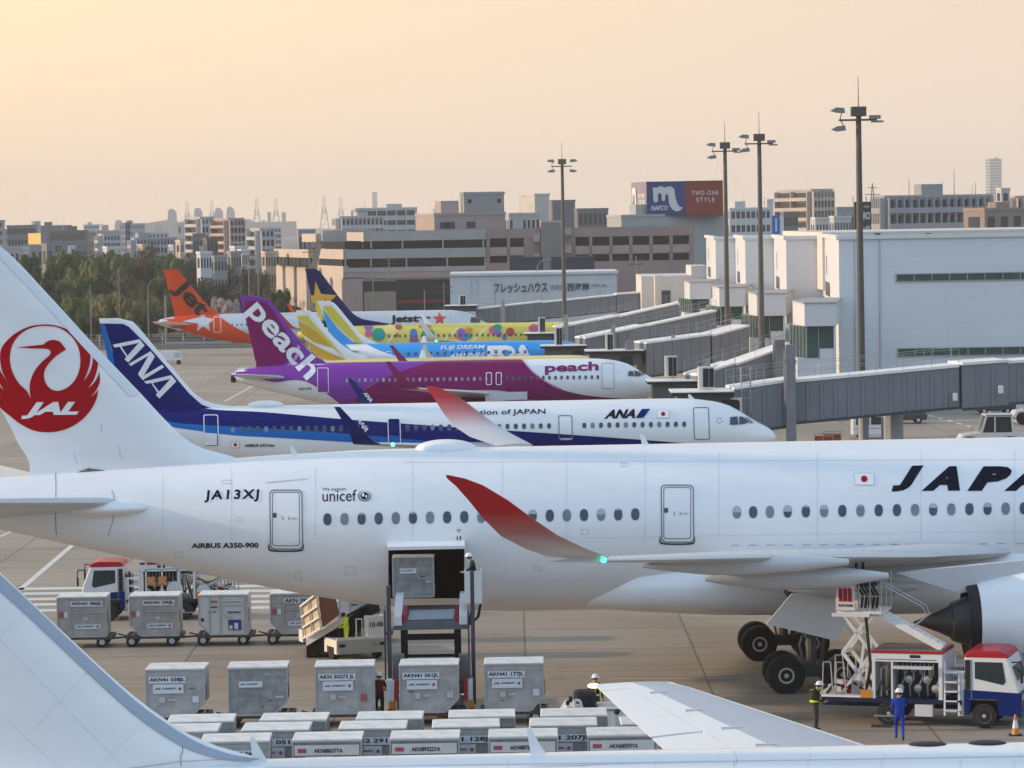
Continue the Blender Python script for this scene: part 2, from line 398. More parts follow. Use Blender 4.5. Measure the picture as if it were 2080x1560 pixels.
def small_htp(p, xle, z, semi, m, c0=4.2, c1=1.3, sw=.62):
    for side in (-1, 1):
        p.wing(side, [(.3, xle, z, c0, .1, 4), (semi, xle - semi * sw, z + semi * .1, c1, .09, 4)], m, 'tailplane')
def fin_px(p, rows, T0, T1, base=.8):
    r = []
    for (xt, xl, y) in rows:
        a = p.L(xt, y); b = p.L(xl, y); r.append(((a.z + b.z) / 2, a.x, b.x))
    r.sort(); r = [(r[0][0] - base, r[0][1], r[0][2])] + r
    p.set_fin(r, T0, T1)

# ---------------------------------------------------------------- large white twin-aisle jet with the crane tail
A = Plane('airliner', 'large white twin-aisle jet with a red crane tail, cargo door open and red swept wingtips', 128.2, 1.8, 10.7)
def sx(p, px, yt, yb, wr=.98):
    a = p.L(px, yt); b = p.L(px, yb); return (a.x, (a.z + b.z) / 2, (a.z - b.z) / 2 * wr, (a.z - b.z) / 2)
st = [sx(A, -215, 1000, 1018), sx(A, -200, 992, 1026), sx(A, -150, 982, 1042), sx(A, -60, 974, 1064), sx(A, 30, 968, 1082), sx(A, 110, 962, 1100), sx(A, 250, 950, 1130), sx(A, 420, 936, 1168),
      sx(A, 540, 926, 1192), sx(A, 640, 920, 1211), sx(A, 770, 913, 1229), sx(A, 900, 910, 1238), sx(A, 1060, 907, 1240)]
a0 = sx(A, 1060, 907, 1240)
for px in (1300, 1700, 2100, 2500, 2900, 3080): q = A.L(px, 1000); st.append((q.x, a0[1], a0[2], a0[3]))
q = A.L(3080, 1000)
for d, t, bb in ((3, 2.95, -3.05), (5.5, 2.5, -2.95), (8, 1.5, -2.6), (10, .3, -2.1), (11.2, -.5, -1.5), (11.6, -.9, -1.1)):
    st.append((q.x + d, a0[1] + (t + bb) / 2, (t - bb) / 2, (t - bb) / 2))
A.stations(st); A.zc0 = a0[1]; A.nx = q.x + 11.6
A.build_fus(M_white, 96, .6)
fin_px(A, [(-162, -20, 494), (-160, -6, 497), (-156, 8, 507), (-110, 98, 600), (-62, 189, 700), (-15, 284, 800), (20, 342, 870 - 8), (38, 384, 900), (48, 412, 914), (55, 450, 926), (60, 500, 934)], .42, .22, 1.6)
A.build_fin(M_white, 40, 22)
M_le = paint('leading_edge_grey', (.64, .67, .72), .3)
le = spline([(0, 500), (8, 507), (98, 600), (189, 700), (250, 764), (284, 800)], 4)
A.decal('leading_edge', [[(x, y) for x, y in le] + [(x - 20, y + 5) for x, y in reversed(le)]], M_le, A.finp, .035, 10)
# crane roundel, traced as loops in photo pixels (zoom factor 5.2 from corner 0,600)
Z = lambda pts: [(x / 5.2, 600 + y / 5.2) for x, y in pts]
cr_out = spline([(480, 305), (580, 315), (690, 350), (800, 410), (880, 470), (935, 530), (950, 600), (955, 680), (940, 760), (912, 840), (882, 903)], 4)[:-1] + \
    spline([(882, 903), (930, 840), (965, 760), (980, 680), (982, 598)], 4)[:-1] + spline([(982, 598), (1015, 655), (1033, 720), (1020, 810), (985, 900), (928, 985)], 4)[:-1] + \
    spline([(928, 985), (990, 925), (1030, 860), (1050, 800)], 4)[:-1] + spline([(1050, 800), (1055, 870), (1050, 930), (1010, 1010), (958, 1072)], 4)[:-1] + \
    spline([(958, 1072), (1005, 1035), (1038, 990)], 3)[:-1] + spline([(1038, 990), (1020, 1090), (965, 1200), (870, 1310), (740, 1395), (600, 1438), (480, 1446), (350, 1425), (210, 1355), (90, 1262), (0, 1185), (-60, 1095), (-85, 990)], 5)[:-1] + \
    spline([(-85, 990), (-45, 1035), (14, 1085)], 3)[:-1] + spline([(14, 1085), (-50, 1000), (-95, 900), (-100, 800)], 4)[:-1] + spline([(-100, 800), (-60, 870), (-20, 940), (40, 1000)], 4)[:-1] + \
    spline([(40, 1000), (-30, 880), (-70, 740), (-55, 640)], 4)[:-1] + spline([(-55, 640), (-30, 720), (10, 810), (80, 915)], 4)[:-1] + spline([(80, 915), (30, 820), (5, 720), (0, 630), (20, 550), (80, 470), (180, 390), (320, 325), (480, 305)], 4)[:-1]
cr_in = spline([(480, 322), (600, 335), (700, 385), (780, 465), (830, 560), (848, 680), (838, 780), (800, 880), (730, 960), (660, 998), (600, 1008), (540, 990), (490, 940), (466, 870), (470, 800), (500, 740), (560, 670), (620, 620), (698, 572)], 4)[:-1] + \
    spline([(698, 572), (660, 520), (625, 485), (560, 470), (500, 485), (458, 520)], 3)[:-1] + [(458, 520), (300, 536), (180, 549), (330, 560)] + spline([(470, 562), (520, 575), (535, 605), (510, 645), (440, 705), (370, 790), (325, 890), (312, 980), (325, 1088)], 4)[:-1] + \
    spline([(325, 1088), (300, 1040), (280, 1005)], 3)[:-1] + spline([(280, 1005), (200, 930), (140, 830), (110, 730), (105, 640), (125, 540), (180, 445), (270, 370), (380, 330), (480, 322)], 4)[:-1]
rd = A.decal('crane_emblem', [Z(cr_out), Z(cr_in)], M_red, A.finp, .02, 12)
A.text('JAL', ((43, 851), (159, 850), (45.5, 817)), M_white, .055, .3, A.finp, 'emblem_lettering', .05, 12)
for poly in ([(62, 972), (140, 966), (180, 950.5), (183, 951.5), (145, 968), (235, 958.5), (235, 960), (62, 974)], [(394, 943.5), (478, 934.5), (478, 936), (394, 945)]):
    A.decal('fin_root_gap', [poly], M_line, A.finp, .03, 20)
# tailplanes
for side, xo in ((-1, 0), (1, 0)):
    A.wing(side, [(.5, A.L(290, 1024).x, 7.0, 6.6, .085, 6), (9.2, A.L(290, 1024).x - 6.6, 7.85, 2.6, .08, 6), (9.5, A.L(290, 1024).x - 7.2, 7.9, 1.7, .08, 6)], M_wing, 'tailplane', 5)
    q = A.L(262, 1026); b = MB(); b.ell((q.x - .6, side * (A.hw(q.x) * .86), q.z + .02), (1.6, .8, .3), 20, 16); b.build('tailplane_fairing', M_white, A.root, smooth='all')
for pts in ([(112, 962), (113, 990), (112, 1050), (114, 1085)], [(226, 995), (231, 1012), (230, 1050), (219, 1088)]):
    t = spline(pts, 4); A.decal('panel_seam', [t + [(x + 1.3, y) for x, y in reversed(t)]], M_line, None, .01, 9)
# doors, windows, titles
for x0, y0, x1, y1 in ((547, 995, 614, 1116), (1342, 985, 1409, 1102)):
    o = A.door(x0, y0, x1, y1, M_white, M_line, 2.2, 9, .012)
    A.decal('door_seam', [rrect(x0 + 5.5, y0 + 4.5, x1 - 5, y1 - 7, 6), rrect(x0 + 7.2, y0 + 6.2, x1 - 6.7, y1 - 8.7, 5)], M_line, None, .024, 8, parent=o)
    A.decal('door_window', [ellp(x0 + 11, y0 + 52, 4.6, 5.5)], M_glass, None, .03, 99, parent=o)
    A.decal('door_handle', [[(x0 + 27, y0 + 54), (x0 + 28.5, y0 + 54), (x0 + 28.5, y0 + 62), (x0 + 27, y0 + 62)], ], M_line, None, .03, 99, parent=o)
    A.decal('door_handle', [[(x0 + 39, y0 + 54), (x0 + 40.5, y0 + 54), (x0 + 40.5, y0 + 62), (x0 + 39, y0 + 62)], ], M_line, None, .03, 99, parent=o)
    A.decal('door_stencil', [[(x0 + 43, y0 + 57), (x0 + 56, y0 + 57), (x0 + 56, y0 + 60), (x0 + 43, y0 + 60)]], M_lline, None, .03, 99, parent=o)
    A.decal('door_sill', [spline([(x0 - 1, y1 - 16), (x0, y1 - 5), (x0 + 8, y1 + 1), (x1 - 7, y1 + 1), (x1 + 1, y1 - 5), (x1 + 2, y1 - 16)], 3) + spline([(x1 + 2, y1 - 16), (x1 + 2.5, y1 - 2), (x1 - 7, y1 + 4), (x0 + 8, y1 + 4), (x0 - 2.5, y1 - 2), (x0 - 1, y1 - 16)], 3)], M_black, None, .03, 8, parent=o)
wx = [665 + i * 34.75 for i in range(19)]
wx = [x for x in wx if x < 1295] + [1497, 1530, 1564, 1600, 1637, 1674, 1711, 1748, 1785] + [1822 + 36.8 * i for i in range(9)]
for i, x in enumerate(wx):
    y = 1055 - (x - 665) * .0165; y = y if x < 1300 else 1041 - (x - 1497) * .0142
    o = A.window(x, y, 8.2, 12, M_glass if i % 5 in (0, 2, 3) else M_glass2, M_frame, 1.0, 2.3)
    if i % 7 in (2, 5) or i in (17, 22, 24):
        k_ = (.35, .6, .2)[i % 3]; pts = [p_ for p_ in ellp(x, y, 7.6, 11.4, 24, 2.3) if p_[1] < y + 11.4 * (2 * k_ - 1)]
        pts.sort(key=lambda p_: math.atan2(p_[1] - y + 4, p_[0] - x)); A.decal('window_blind', [pts], M_lline, None, .028, 99, parent=o)
    elif 0: A.decal('glint', [[(x - 1, y - 8), (x + 2, y - 6), (x + 3.5, y + 7), (x + 1.5, y + 9)]], M_frame, None, .028, 99, parent=o)
A.text('JA13XJ', ((415, 1021), (527, 1019), (415, 996)), M_navy, .03, .08, space=1.25)
A.text('AIRBUS A350-900', ((389, 1113.5), (525, 1112.5), (389, 1103)), M_navy, .03, .0)
A.text('unicef', ((655, 1019), (724, 1018), (655, 996)), M_navy, .0, 0)
A.text('We support', ((655, 999), (703, 998), (655, 991)), M_navy, 0, 0)
A.decal('emblem', [ellp(740.5, 1008, 13.5, 11), ellp(740.5, 1007, 11, 9.5)], M_line, None, .02, 9)
A.decal('emblem', [ellp(740.5, 1007.5, 8.5, 7.5)], M_navy, None, .02, 9)
A.decal('emblem', [ellp(737.5, 1006, 2.6, 4), ], M_white, None, .03, 9); A.decal('emblem', [ellp(744, 1009, 2, 3), ], M_white, None, .03, 9)
flag(A, 1736, 962, 1775, 985)
JW = [('J', 1811, 1876), ('A', 1872, 1950), ('P', 1965, 2055), ('A', 2040, 2118), ('N', 2128, 2210)]
for ch, x0, x1 in JW: A.text(ch, ((x0, 999 if ch == 'J' else 997.5), (x1, 997), (x0 + 0, 948)), M_navy, .085, .35)
A.decal('stencil', [[(928, 1089), (930, 1089), (930, 1099), (928, 1099)]], M_black, None, .02, 9); A.decal('stencil', [[(934, 1089), (936.5, 1089), (936.5, 1099), (934, 1099)]], M_black, None, .02, 9)
A.decal('stencil', [[(928, 1075), (936, 1075), (936, 1078), (932, 1082), (928, 1078)], [(929.3, 1076.3), (934.7, 1076.3), (934.7, 1077.5), (932, 1080.3), (929.3, 1077.5)]], M_line, None, .02, 9)
A.decal('service_line', [[(540, 980), (624, 972.5), (624, 973.5), (540, 981.5)]], M_lline, None, .02, 12)
for i in range(40):     # lap joints and rivet rows that catch the light
    pass
for px in (330, 470, 640, 838, 1020, 1150, 1310, 1460, 1660, 1870, 2060):
    A.decal('skin_joint', [[(px, 950 if px < 700 else 915), (px + 1, 950 if px < 700 else 915), (px + 1, 1098), (px, 1098)]], paint('skin_joint', (.55, .57, .60)), None, .006, 12)
for y0, y1, xa, xb in ((939, 933, 820, 2120), (1095, 1078, 1000, 2120)):
    A.decal('skin_joint', [[(xa, y0), (xb, y1), (xb, y1 + .6), (xa, y0 + .6)]], paint('skin_joint', (.55, .57, .60)), None, .006, 12)
for i in range(17):
    x = 1485 + i * 36; A.decal('wing_root_mark', [[(x, 1107 - i * .25), (x + 17, 1106.8 - i * .25), (x + 17, 1108.6 - i * .25), (x, 1108.8 - i * .25)]], M_lline, None, .014, 12)
for x0, y0, x1, y1 in ((700, 1150, 722, 1166), (1085, 1150, 1100, 1160), (600, 1160, 612, 1178), (480, 1050, 492, 1060), (1180, 1075, 1196, 1086), (1260, 940, 1274, 948), (450, 975, 470, 983), (355, 1120, 371, 1132)):
    A.decal('access_hatch', [rrect(x0, y0, x1, y1, 2), rrect(x0 + .8, y0 + .8, x1 - .8, y1 - .8, 1.5)[::-1]], M_lline, None, .014, 12)
for px in (1310, 1450, 1560):
    A.decal('fin_seam', [[(px - 1200, 0), (px - 1199, 0), (px - 1199, 1), (px - 1200, 1)]], M_lline, A.finp, .014, 12) if 0 else None
for x0, y0, x1, y1 in ((150, 920, 157, 942), (240, 905, 246, 930), (205, 860, 207, 880)): A.decal('fin_scuff', [[(x0, y0), (x0 + .9, y0), (x1, y1), (x1 - .9, y1)]], M_lline, A.finp, .03, 12)
# antennas and dome on the spine
for px, py in ((905, 909),):
    q = A.L(px, py); b = MB(); b.ell((q.x, 0, q.z - .05), (1.15, .75, .36), 24, 14); b.build('antenna_dome', M_white, A.root, smooth='all')
for px, py, h in ((600, 925, .32), (1312, 905, .38)):
    q = A.L(px, py); b = MB(); b.prism([(q.x - .12, q.z - .1), (q.x + .2, q.z - .1), (q.x - .08, q.z + h), (q.x - .22, q.z + h + .05)], -.03, .03); b.build('antenna', M_white, A.root)
# wings with red raked tips
def px_at(p, px, y): return p.L(px, 1100, y).x
yt = 32.2; xt = px_at(A, 1237, -31)
wst = []
for y, z, c, dx in ((0, 4.5, 13.0, 0), (3.0, 4.75, 11.0, 0), (9.5, 5.3, 7.4, 0), (18, 6.25, 4.8, 0), (25, 6.95, 2.9, 0), (29, 7.36, 1.7, 0)):
    wst.append((y, xt + (29 - y) * .632, z, c, (.07 if y < 5 else .085), 3 + y * .15))
tipc = [(29, 1237, 1131, 1.7, 8), (30.2, 1187, 1113, 1.68, 20), (31.1, 1132, 1087, 1.6, 35), (31.7, 1082, 1053, 1.38, 48), (32.0, 1032, 1016, 1.1, 56), (32.2, 982, 986, .78, 62), (32.35, 945, 972, .5, 64), (32.4, 912, 965, .1, 64)]
M_tip = bpy.data.materials.new('paint_red_fade'); M_tip.use_nodes = True
t = M_tip.node_tree; bs = t.nodes['Principled BSDF']; tcn = t.nodes.new('ShaderNodeTexCoord'); spx = t.nodes.new('ShaderNodeSeparateXYZ'); rp = t.nodes.new('ShaderNodeValToRGB'); mr = t.nodes.new('ShaderNodeMapRange')
t.links.new(tcn.outputs['Object'], spx.inputs[0]); t.links.new(spx.outputs[2], mr.inputs[0]); mr.inputs[1].default_value = 7.4; mr.inputs[2].default_value = 10.2; t.links.new(mr.outputs[0], rp.inputs[0])
e = rp.color_ramp.elements; e[0].position = .10; e[0].color = (.52, .52, .53, 1); e[1].position = .60; e[1].color = (.42, .006, .012, 1); n = e.new(.36); n.color = (.45, .16, .16, 1)
t.links.new(rp.outputs[0], bs.inputs['Base Color']); bs.inputs['Roughness'].default_value = .3
for side in (-1, 1):
    zo = 0 if side < 0 else -.6 / 32; A.wing(side, [(w_[0], w_[1], w_[2] + zo * w_[0]) + w_[3:] for w_ in wst], M_wing, 'wing', 3.0)
    A.wing(side, [(y, A.L(px, py, -y).x, A.L(px, py, -y).z + zo * y, c * (1 if side < 0 or y < 29.5 else 1.25), .085, ca) for y, px, py, c, ca in tipc], M_tip, 'wingtip')
    q = Vector((xt - .05, side * 29.1, 7.38 if side < 0 else 6.7)); b = MB(); b.ell(tuple(q), (.085, .085, .07), 10, 8); b.build('navigation_light', M_green if side < 0 else mat('red_nav_light', (.9, .1, .05), .3, 0, 0, emit=(1, .1, .05), est=3), A.root, smooth='all')
    for y, px, py, l, r in ((19.5, 1305, 1153, 6.6, .36), (13.6, 1432, 1180, 6.2, .42), (7.4, 1600, 1200, 4.6, .4)):
        qf = A.L(px, py, -y); z = qf.z; xx = qf.x; b = MB()
        b.lathe([(0, .06), (l * .12, r * .5), (l * .3, r * .88), (l * .5, r), (l * .75, r * .8), (l, .1)], (xx, side * y, z + .05), 'x', 18)
        o = b.build('flap_track_fairing', M_wing, A.root, smooth=True)
    # engine
    ec = A.L(1262 - 1262 + 1855, 1264, -10.6); ex = ec.x; ez = ec.z; ey = side * 10.6
    b = MB(); b.lathe([(ex + .0, .02), (ex + .45, .2), (ex + .9, .38), (ex + 1.32, .58)], (0, ey, ez), 'x', 30, False); b.build('exhaust_plug', M_core, A.root, smooth=True)
    b = MB(); b.lathe([(ex + 1.3, .60), (ex + 1.33, .66), (ex + 1.8, .84), (ex + 2.2, .98), (ex + 2.5, 1.1)], (0, ey, ez), 'x', 36, False); b.build('core_nozzle', M_core, A.root, smooth=True)
    b = MB(); b.lathe([(ex + 1.8, 1.22), (ex + 1.84, 1.27), (ex + 2.25, 1.33)], (0, ey, ez), 'x', 40, False); b.lathe([(ex + 1.81, 1.2), (ex + 2.6, 1.1), (ex + 3.2, .6)], (0, ey, ez), 'x', 40, False); b.build('fan_nozzle', M_black, A.root, smooth=True)
    b = MB(); b.lathe([(ex + 2.18, 1.34), (ex + 2.9, 1.52), (ex + 3.8, 1.7), (ex + 4.8, 1.84), (ex + 6.2, 1.92), (ex + 7.2, 1.8), (ex + 7.6, 1.62), (ex + 7.2, 1.5), (ex + 6.2, 1.48)], (0, ey, ez), 'x', 48, False); b.build('engine_nacelle', M_white, A.root, smooth=True)
    b = MB(); b.prism([(ex + 1.6, ez + 1.0), (ex + 6.5, ez + 1.7), (ex + 4.6, 5.3), (ex - .6, 4.9)], ey - .2, ey + .2); b.build('engine_pylon', M_wing, A.root)
# belly fairing
zb = A.zc0; g0 = px_at(A, 1130, -2.5)
b = MB(); rings = []
for x, w, zt, zl in ((0, .3, -2.2, -2.7), (1.2, 1.7, -1.6, -3.0), (3, 2.7, -1.1, -3.12), (6, 3.25, -.9, -3.3), (12, 3.5, -.6, -3.4), (20, 3.5, -.6, -3.4), (26, 3.1, -1, -3.3), (30, 1.6, -2, -3.05)):
    rings.append([(g0 + x, w * math.copysign(abs(math.cos(a)) ** .7, math.cos(a)), zb + (zt + zl) / 2 + (zt - zl) / 2 * math.copysign(abs(math.sin(a)) ** .85, math.sin(a))) for a in [2 * math.pi * i / 40 for i in range(40)]])
b.loft(rings); b.build('belly_fairing', M_white, A.root, smooth=True)
# landing gear
for side in (-1, 1):
    y = side * 4.6; xg = px_at(A, 1645, -4.6); bz = 1.0
    b = MB(); b.cyl((xg, y, .9), (xg, y, 2.2), .2); b.cyl((xg, y, 2.0), (xg + .1, y + side * .4, 4.6), .3, .34); b.bar((xg - 1.15, y, .75), (xg + 1.15, y, .75), .3, .42)
    b.bar((xg, y, 1.9), (xg + 1.9, y, 4.2), .16); b.bar((xg, y, 2.2), (xg - .9, y - side * 1.6, 3.9), .18); b.bar((xg + .35, y, .9), (xg + .5, y, 2.2), .12); b.tube([(xg - .25, y - .3, .8), (xg - .45, y - .3, 1.7), (xg - .2, y - .3, 2.6)], .05)
    for d in (-1.02, 1.02): b.cyl((xg + d, y - .75, .7), (xg + d, y + .75, .7), .12)
    b.build('landing_gear', M_gear, A.root)
    for d in (-1.02, 1.02):
        for e in (-.72, .72): A.wheel(xg + d, y + e * 1.0, .7, .5, .42)
    a = [A.L(*p_, -6.45) for p_ in ((1556, 1267), (1608, 1206), (1750, 1196), (1700, 1302))]
    if side > 0: a = [Vector((p_.x, 6.45, p_.z)) for p_ in a]
    b = MB(); b.prism([(p_.x, p_.z) for p_ in a], a[0].y - .06, a[0].y + .06); b.build('gear_door', M_white, A.root)
xn = A.nx - 4.5; b = MB(); b.cyl((xn, 0, .5), (xn, 0, 3.2), .18); b.build('nose_gear', M_steel, A.root)
for e in (-.4, .4): A.wheel(xn, e, .52, .4)
# open cargo hatch: bay's shade painted as a flat black decal, raised door
q = [A.loc(px, py, A.fus, .03) for px, py in ((789, 1120), (943, 1116), (943, 1213), (789, 1213))]
M_bay = mat('cargo_bay_shade', (.003, .003, .003), .95, 0, 0, spec=0)
A.decal('cargo_hatch', [[(789, 1108), (943, 1104), (943, 1208), (938, 1214), (794, 1214), (789, 1208)]], M_bay, None, .03, 8)
a, c = A.loc(787, 1104, A.fus, .05), A.loc(943, 1101, A.fus, .05)
b = MB(); rings = []
for i in range(9):
    th = i / 8; yy = a.y + .25 - 1.7 * th; zz = a.z + .06 + .07 * math.sin(th * 3.1) - .05 * th; rings.append((yy, zz))
b.loft([[(a.x, y, z) for y, z in rings] + [(a.x, y + .02, z - .12) for y, z in reversed(rings)], [(c.x, y, z) for y, z in rings] + [(c.x, y + .02, z - .12) for y, z in reversed(rings)]])
b.build('cargo_door', M_white, A.root, smooth=True)
# ================================================================ blue-tailed narrow-body
def belly_doors(p): pass
M_ablue = paint('deep_blue', (.001, .006, .12)); M_lblue = paint('mid_blue', (.002, .12, .42))
B = Plane('airliner', 'white narrow-body jet with a deep blue tail and blue stripes along its side', 220, 1.5, 0)
nxb = B.L(1578, 890).x; narrow(B, nxb, 44.5, 2.07, .96, 3.55); B.build_fus(M_white, 64, .5)
fin_px(B, [(201, 240, 646.5), (201.5, 262, 648.5), (203, 272, 656), (214, 310, 700), (226, 352, 750), (240, 392, 797), (247, 412, 813), (250, 440, 823), (255, 480, 828)], .3, .15, 1.2)
B.build_fin(M_white, 30, 18)
inner = [(212, 657), (250, 658), (262, 664), (303, 705), (345, 753), (385, 800), (410, 822), (440, 833), (440, 862), (250, 862), (228, 712)]
B.decal('blue_fin_panel', [inner], M_ablue, B.finp, .02, 8)
B.decal('light_blue_panel', [[(203, 657), (212, 657), (232, 730), (262, 862), (238, 862), (222, 745)]], M_lblue, B.finp, .016, 8)
up = spline([(190, 822), (300, 822), (380, 824), (440, 833), (540, 838), (700, 852), (940, 869), (1100, 879), (1300, 893), (1420, 903), (1500, 912)], 4)
mid = spline([(190, 852), (330, 856), (372, 861), (471, 867), (620, 875), (740, 884), (860, 895), (1000, 910), (1100, 924)], 4)
lo = spline([(190, 860), (330, 866), (372, 871), (471, 884), (560, 889), (740, 900), (860, 909), (960, 922), (1050, 935)], 4)
B.decal('blue_stripe', [up + [(1480, 960), (1100, 960)] + mid[::-1]], M_ablue, None, .012, 6)
B.decal('light_blue_stripe', [mid + [(1100, 940), (1050, 940)] + lo[::-1]], M_lblue, None, .015, 6)
# rotated lettering on the fin, drawn as bars
def strokes(p, segs, w, m, surf, off=.03, name='lettering'):
    for loop in segs: p.decal(name, [loop], m, surf, off, 8)
z6 = lambda pts: [(180 + x / 6.783, 600 + y / 6.783) for x, y in pts]
strokes(B, [z6([(330, 680), (700, 603), (772, 690), (545, 925), (495, 880), (520, 845), (425, 705), (362, 718)]), ], 1, M_white, B.finp)
B.decal('blue_counter', [z6([(450, 705), (690, 655), (535, 830), ])], M_ablue, B.finp, .04, 8)
strokes(B, [z6([(550, 945), (855, 768), (912, 845), (760, 1105), (1010, 955), (1040, 990), (745, 1168), (680, 1085), (825, 830), (585, 972)])], 1, M_white, B.finp)
strokes(B, [z6([(762, 1185), (1140, 1100), (1208, 1185), (975, 1420), (925, 1370), (950, 1345), (862, 1207), (798, 1218)]), ], 1, M_white, B.finp)
B.decal('blue_counter', [z6([(882, 1208), (1125, 1150), (970, 1325)])], M_ablue, B.finp, .04, 8)
for x0, y0, x1, y1, m in ((413, 843, 443, 907, M_white), (787, 850, 813, 902, M_white), (1134, 844, 1162, 894, M_line), (1408, 828, 1440, 893, M_line)):
    B.door(x0, y0, x1, y1, M_ablue if x0 == 787 else (M_white if x0 > 1000 else M_lblue if x0 > 600 else M_ablue), m, 1.6, 4, .03)
B.decal('door_lower_half', [[(415.5, 866), (441, 866.5), (441, 881), (415.5, 879)]], M_lblue, None, .017, 8); B.decal('door_lower_half', [[(415.5, 879), (441, 881), (441, 904), (416, 904)]], M_white, None, .017, 8)
B.decal('door_lower_half', [[(789, 884), (811, 886), (811, 901), (789, 901)]], M_lblue, None, .017, 8)
wxs = [473 + 16.9 * i for i in range(17)] + [828 + 16.9 * i for i in range(18)] + [1187 + 16.9 * i for i in range(13)]
for i, x in enumerate(wxs):
    y = 873.5 - (x - 473) * .0127; B.window(x, y, 3.8, 5.2, M_glass if i % 4 else M_glass2, paint('window_surround2', (.30, .34, .42)) if x < 1000 else M_frame, .8)
for x0, x1, y in ((1484, 1500, 0), (1503, 1527, 0)): pass
B.decal('cockpit_window', [[(1484, 848), (1498, 847), (1500, 863), (1483, 863)]], M_glass, None, .03, 5)
B.decal('cockpit_window', [[(1502, 847), (1509, 848), (1519, 857), (1517, 861), (1502, 863)]], M_glass, None, .03, 5)
B.decal('cockpit_window', [[(1512, 848), (1519, 850), (1532, 860), (1521, 860)]], M_glass2, None, .03, 5)
B.text('ANA', ((1227, 851), (1290, 849.5), (1229, 833)), M_navy, .05, .3)
B.decal('emblem', [[(1291, 849.5), (1306, 849), (1319, 831), (1304, 831.5)]], M_ablue, None, .02, 9)
B.decal('emblem', [[(1304, 849), (1308, 849), (1321, 831), (1317, 831)]], M_lblue, None, .02, 9)
B.text('Inspiration of JAPAN', ((914, 847), (1108, 844), (914, 834)), M_navy, .01, 0)
flag(B, 1335, 834, 1359, 849); flag(B, 470, 897, 486, 909)
B.text('AIRBUS A321neo', ((496, 908), (558, 907), (496, 902)), M_navy, .03, .3)
for i in range(5):
    t = math.pi * 2 * i / 5 + .3; cx, cy = 1462 + 5.5 * math.cos(t), 855 + 5.5 * math.sin(t)
    B.decal('alliance_emblem', [[(cx - 1.8, cy), (cx, cy - 2), (cx + 1.6, cy + 1.2)]], M_line, None, .02, 9)
M_bt = paint('winglet_blue', (.006, .012, .12))
small_wings(B, 16.3, 17.9, 2.5, M_wing, M_bt, sw=.53)
def winglet_text(p, txt, quad, y, m):
    vs, fs, a = text2d(txt, .04, .2); a0, a1, a2 = [Vector(q) for q in quad]
    b = MB(); b.add([p.L(*(a0 + (a1 - a0) * u + (a2 - a0) * v), y) for u, v in vs], fs); b.build('winglet_lettering', m, p.root, fix=False)
winglet_text(B, 'ANA', ((723, 852), (742, 878), (731, 847)), -18.25, M_white)
winglet_text(B, 'ANA', ((737, 799), (752, 818), (743, 794)), 17.35, M_white)
small_htp(B, nxb - 38.6, 4.5, 6.2, M_wing); small_gear(B, nxb - 21, nxb - 5, 3.8)
for px, py, h in ((1407, 812, .45),): q = B.L(px, py + 3); b = MB(); b.prism([(q.x - .2, q.z - .1), (q.x + .35, q.z - .1), (q.x - .15, q.z + h), (q.x - .3, q.z + h)], -.03, .03); b.build('antenna', M_white, B.root)
q = B.L(540, 822); b = MB(); b.ell((q.x, 0, q.z - .03), (1.15, .6, .3), 20, 12); b.build('antenna_dome', M_white, B.root, smooth='all')
def nav(p, px, py, y, r=.12):
    q = p.L(px, py, y); b = MB(); b.ell((q.x, y, q.z), (r, r, r), 8, 6); b.build('navigation_light', mat('green_lamp', (.05, .8, .2), .3, 0, 0, emit=(.1, 1, .3), est=3), p.root)
nav(B, 798, 903, -17.3)
for px, py in ((676, 914), ): 
    q = B.L(px, py); 
# ================================================================ magenta narrow-body
M_mag = paint('magenta', (.19, .003, .095)); M_vio = paint('violet', (.20, .035, .32)); M_pink = paint('pink', (.55, .25, .5))
Cc = Plane('airliner', 'magenta and violet narrow-body jet with a white nose and white tail lettering', 297, 1.5, 0)
nxc = Cc.L(1346, 790).x; narrow(Cc, nxc, 37.57, 2.07, .96, Cc.L(900, 733).z - 2.07); Cc.build_fus(M_white, 56, .5)
fin_px(Cc, [(487, 512, 601), (487.5, 538, 602), (489, 547, 609), (498, 573, 645), (508, 603, 685), (516, 632, 718), (519, 644, 728), (521, 662, 735)], .28, .14, 1.2)
Cc.build_fin(M_vio, 26, 16)
Cc.decal('magenta_fin_panel', [spline([(496, 612), (530, 612), (548, 624), (572, 660), (590, 690), (592, 715), (570, 740), (524, 752), (519, 735), (505, 665), (496, 612)], 4)], M_mag, Cc.finp, .016, 8)
Cc.decal('pink_band', [spline([(604, 700), (600, 722), (580, 742), (540, 756)], 4) + spline([(540, 758), (584, 746), (606, 724), (610, 704)], 4)], M_pink, Cc.finp, .02, 8)
Cc.decal('violet_side', [[(462, 744), (520, 728), (640, 700)] + [(905, 700), (905, 733), (888, 733)] + spline([(888, 733), (827, 751), (770, 775), (735, 795), (719, 830)], 5)[1:] + spline([(700, 830), (689, 819), (660, 797), (626, 777), (598, 772), (560, 776), (530, 770), (500, 764), (462, 762)], 4)], M_vio, None, .012, 6)
Cc.decal('magenta_side', [[(905, 715), (1048, 715), (1059, 731)] + spline([(1059, 731), (1080, 755), (1110, 777), (1140, 791), (1200, 804), (1310, 813)], 4)[1:] + [(1310, 850), (719, 850)] + spline([(719, 819), (735, 795), (770, 775), (827, 751), (888, 733), (905, 728)], 5)], M_mag, None, .014, 6)
Cc.decal('pink_edge', [spline([(1059, 731), (1080, 755), (1110, 777), (1140, 791)], 4) + spline([(1142, 790), (1112, 775.5), (1082, 753.5), (1061, 730.5)], 4)], M_pink, None, .017, 6)
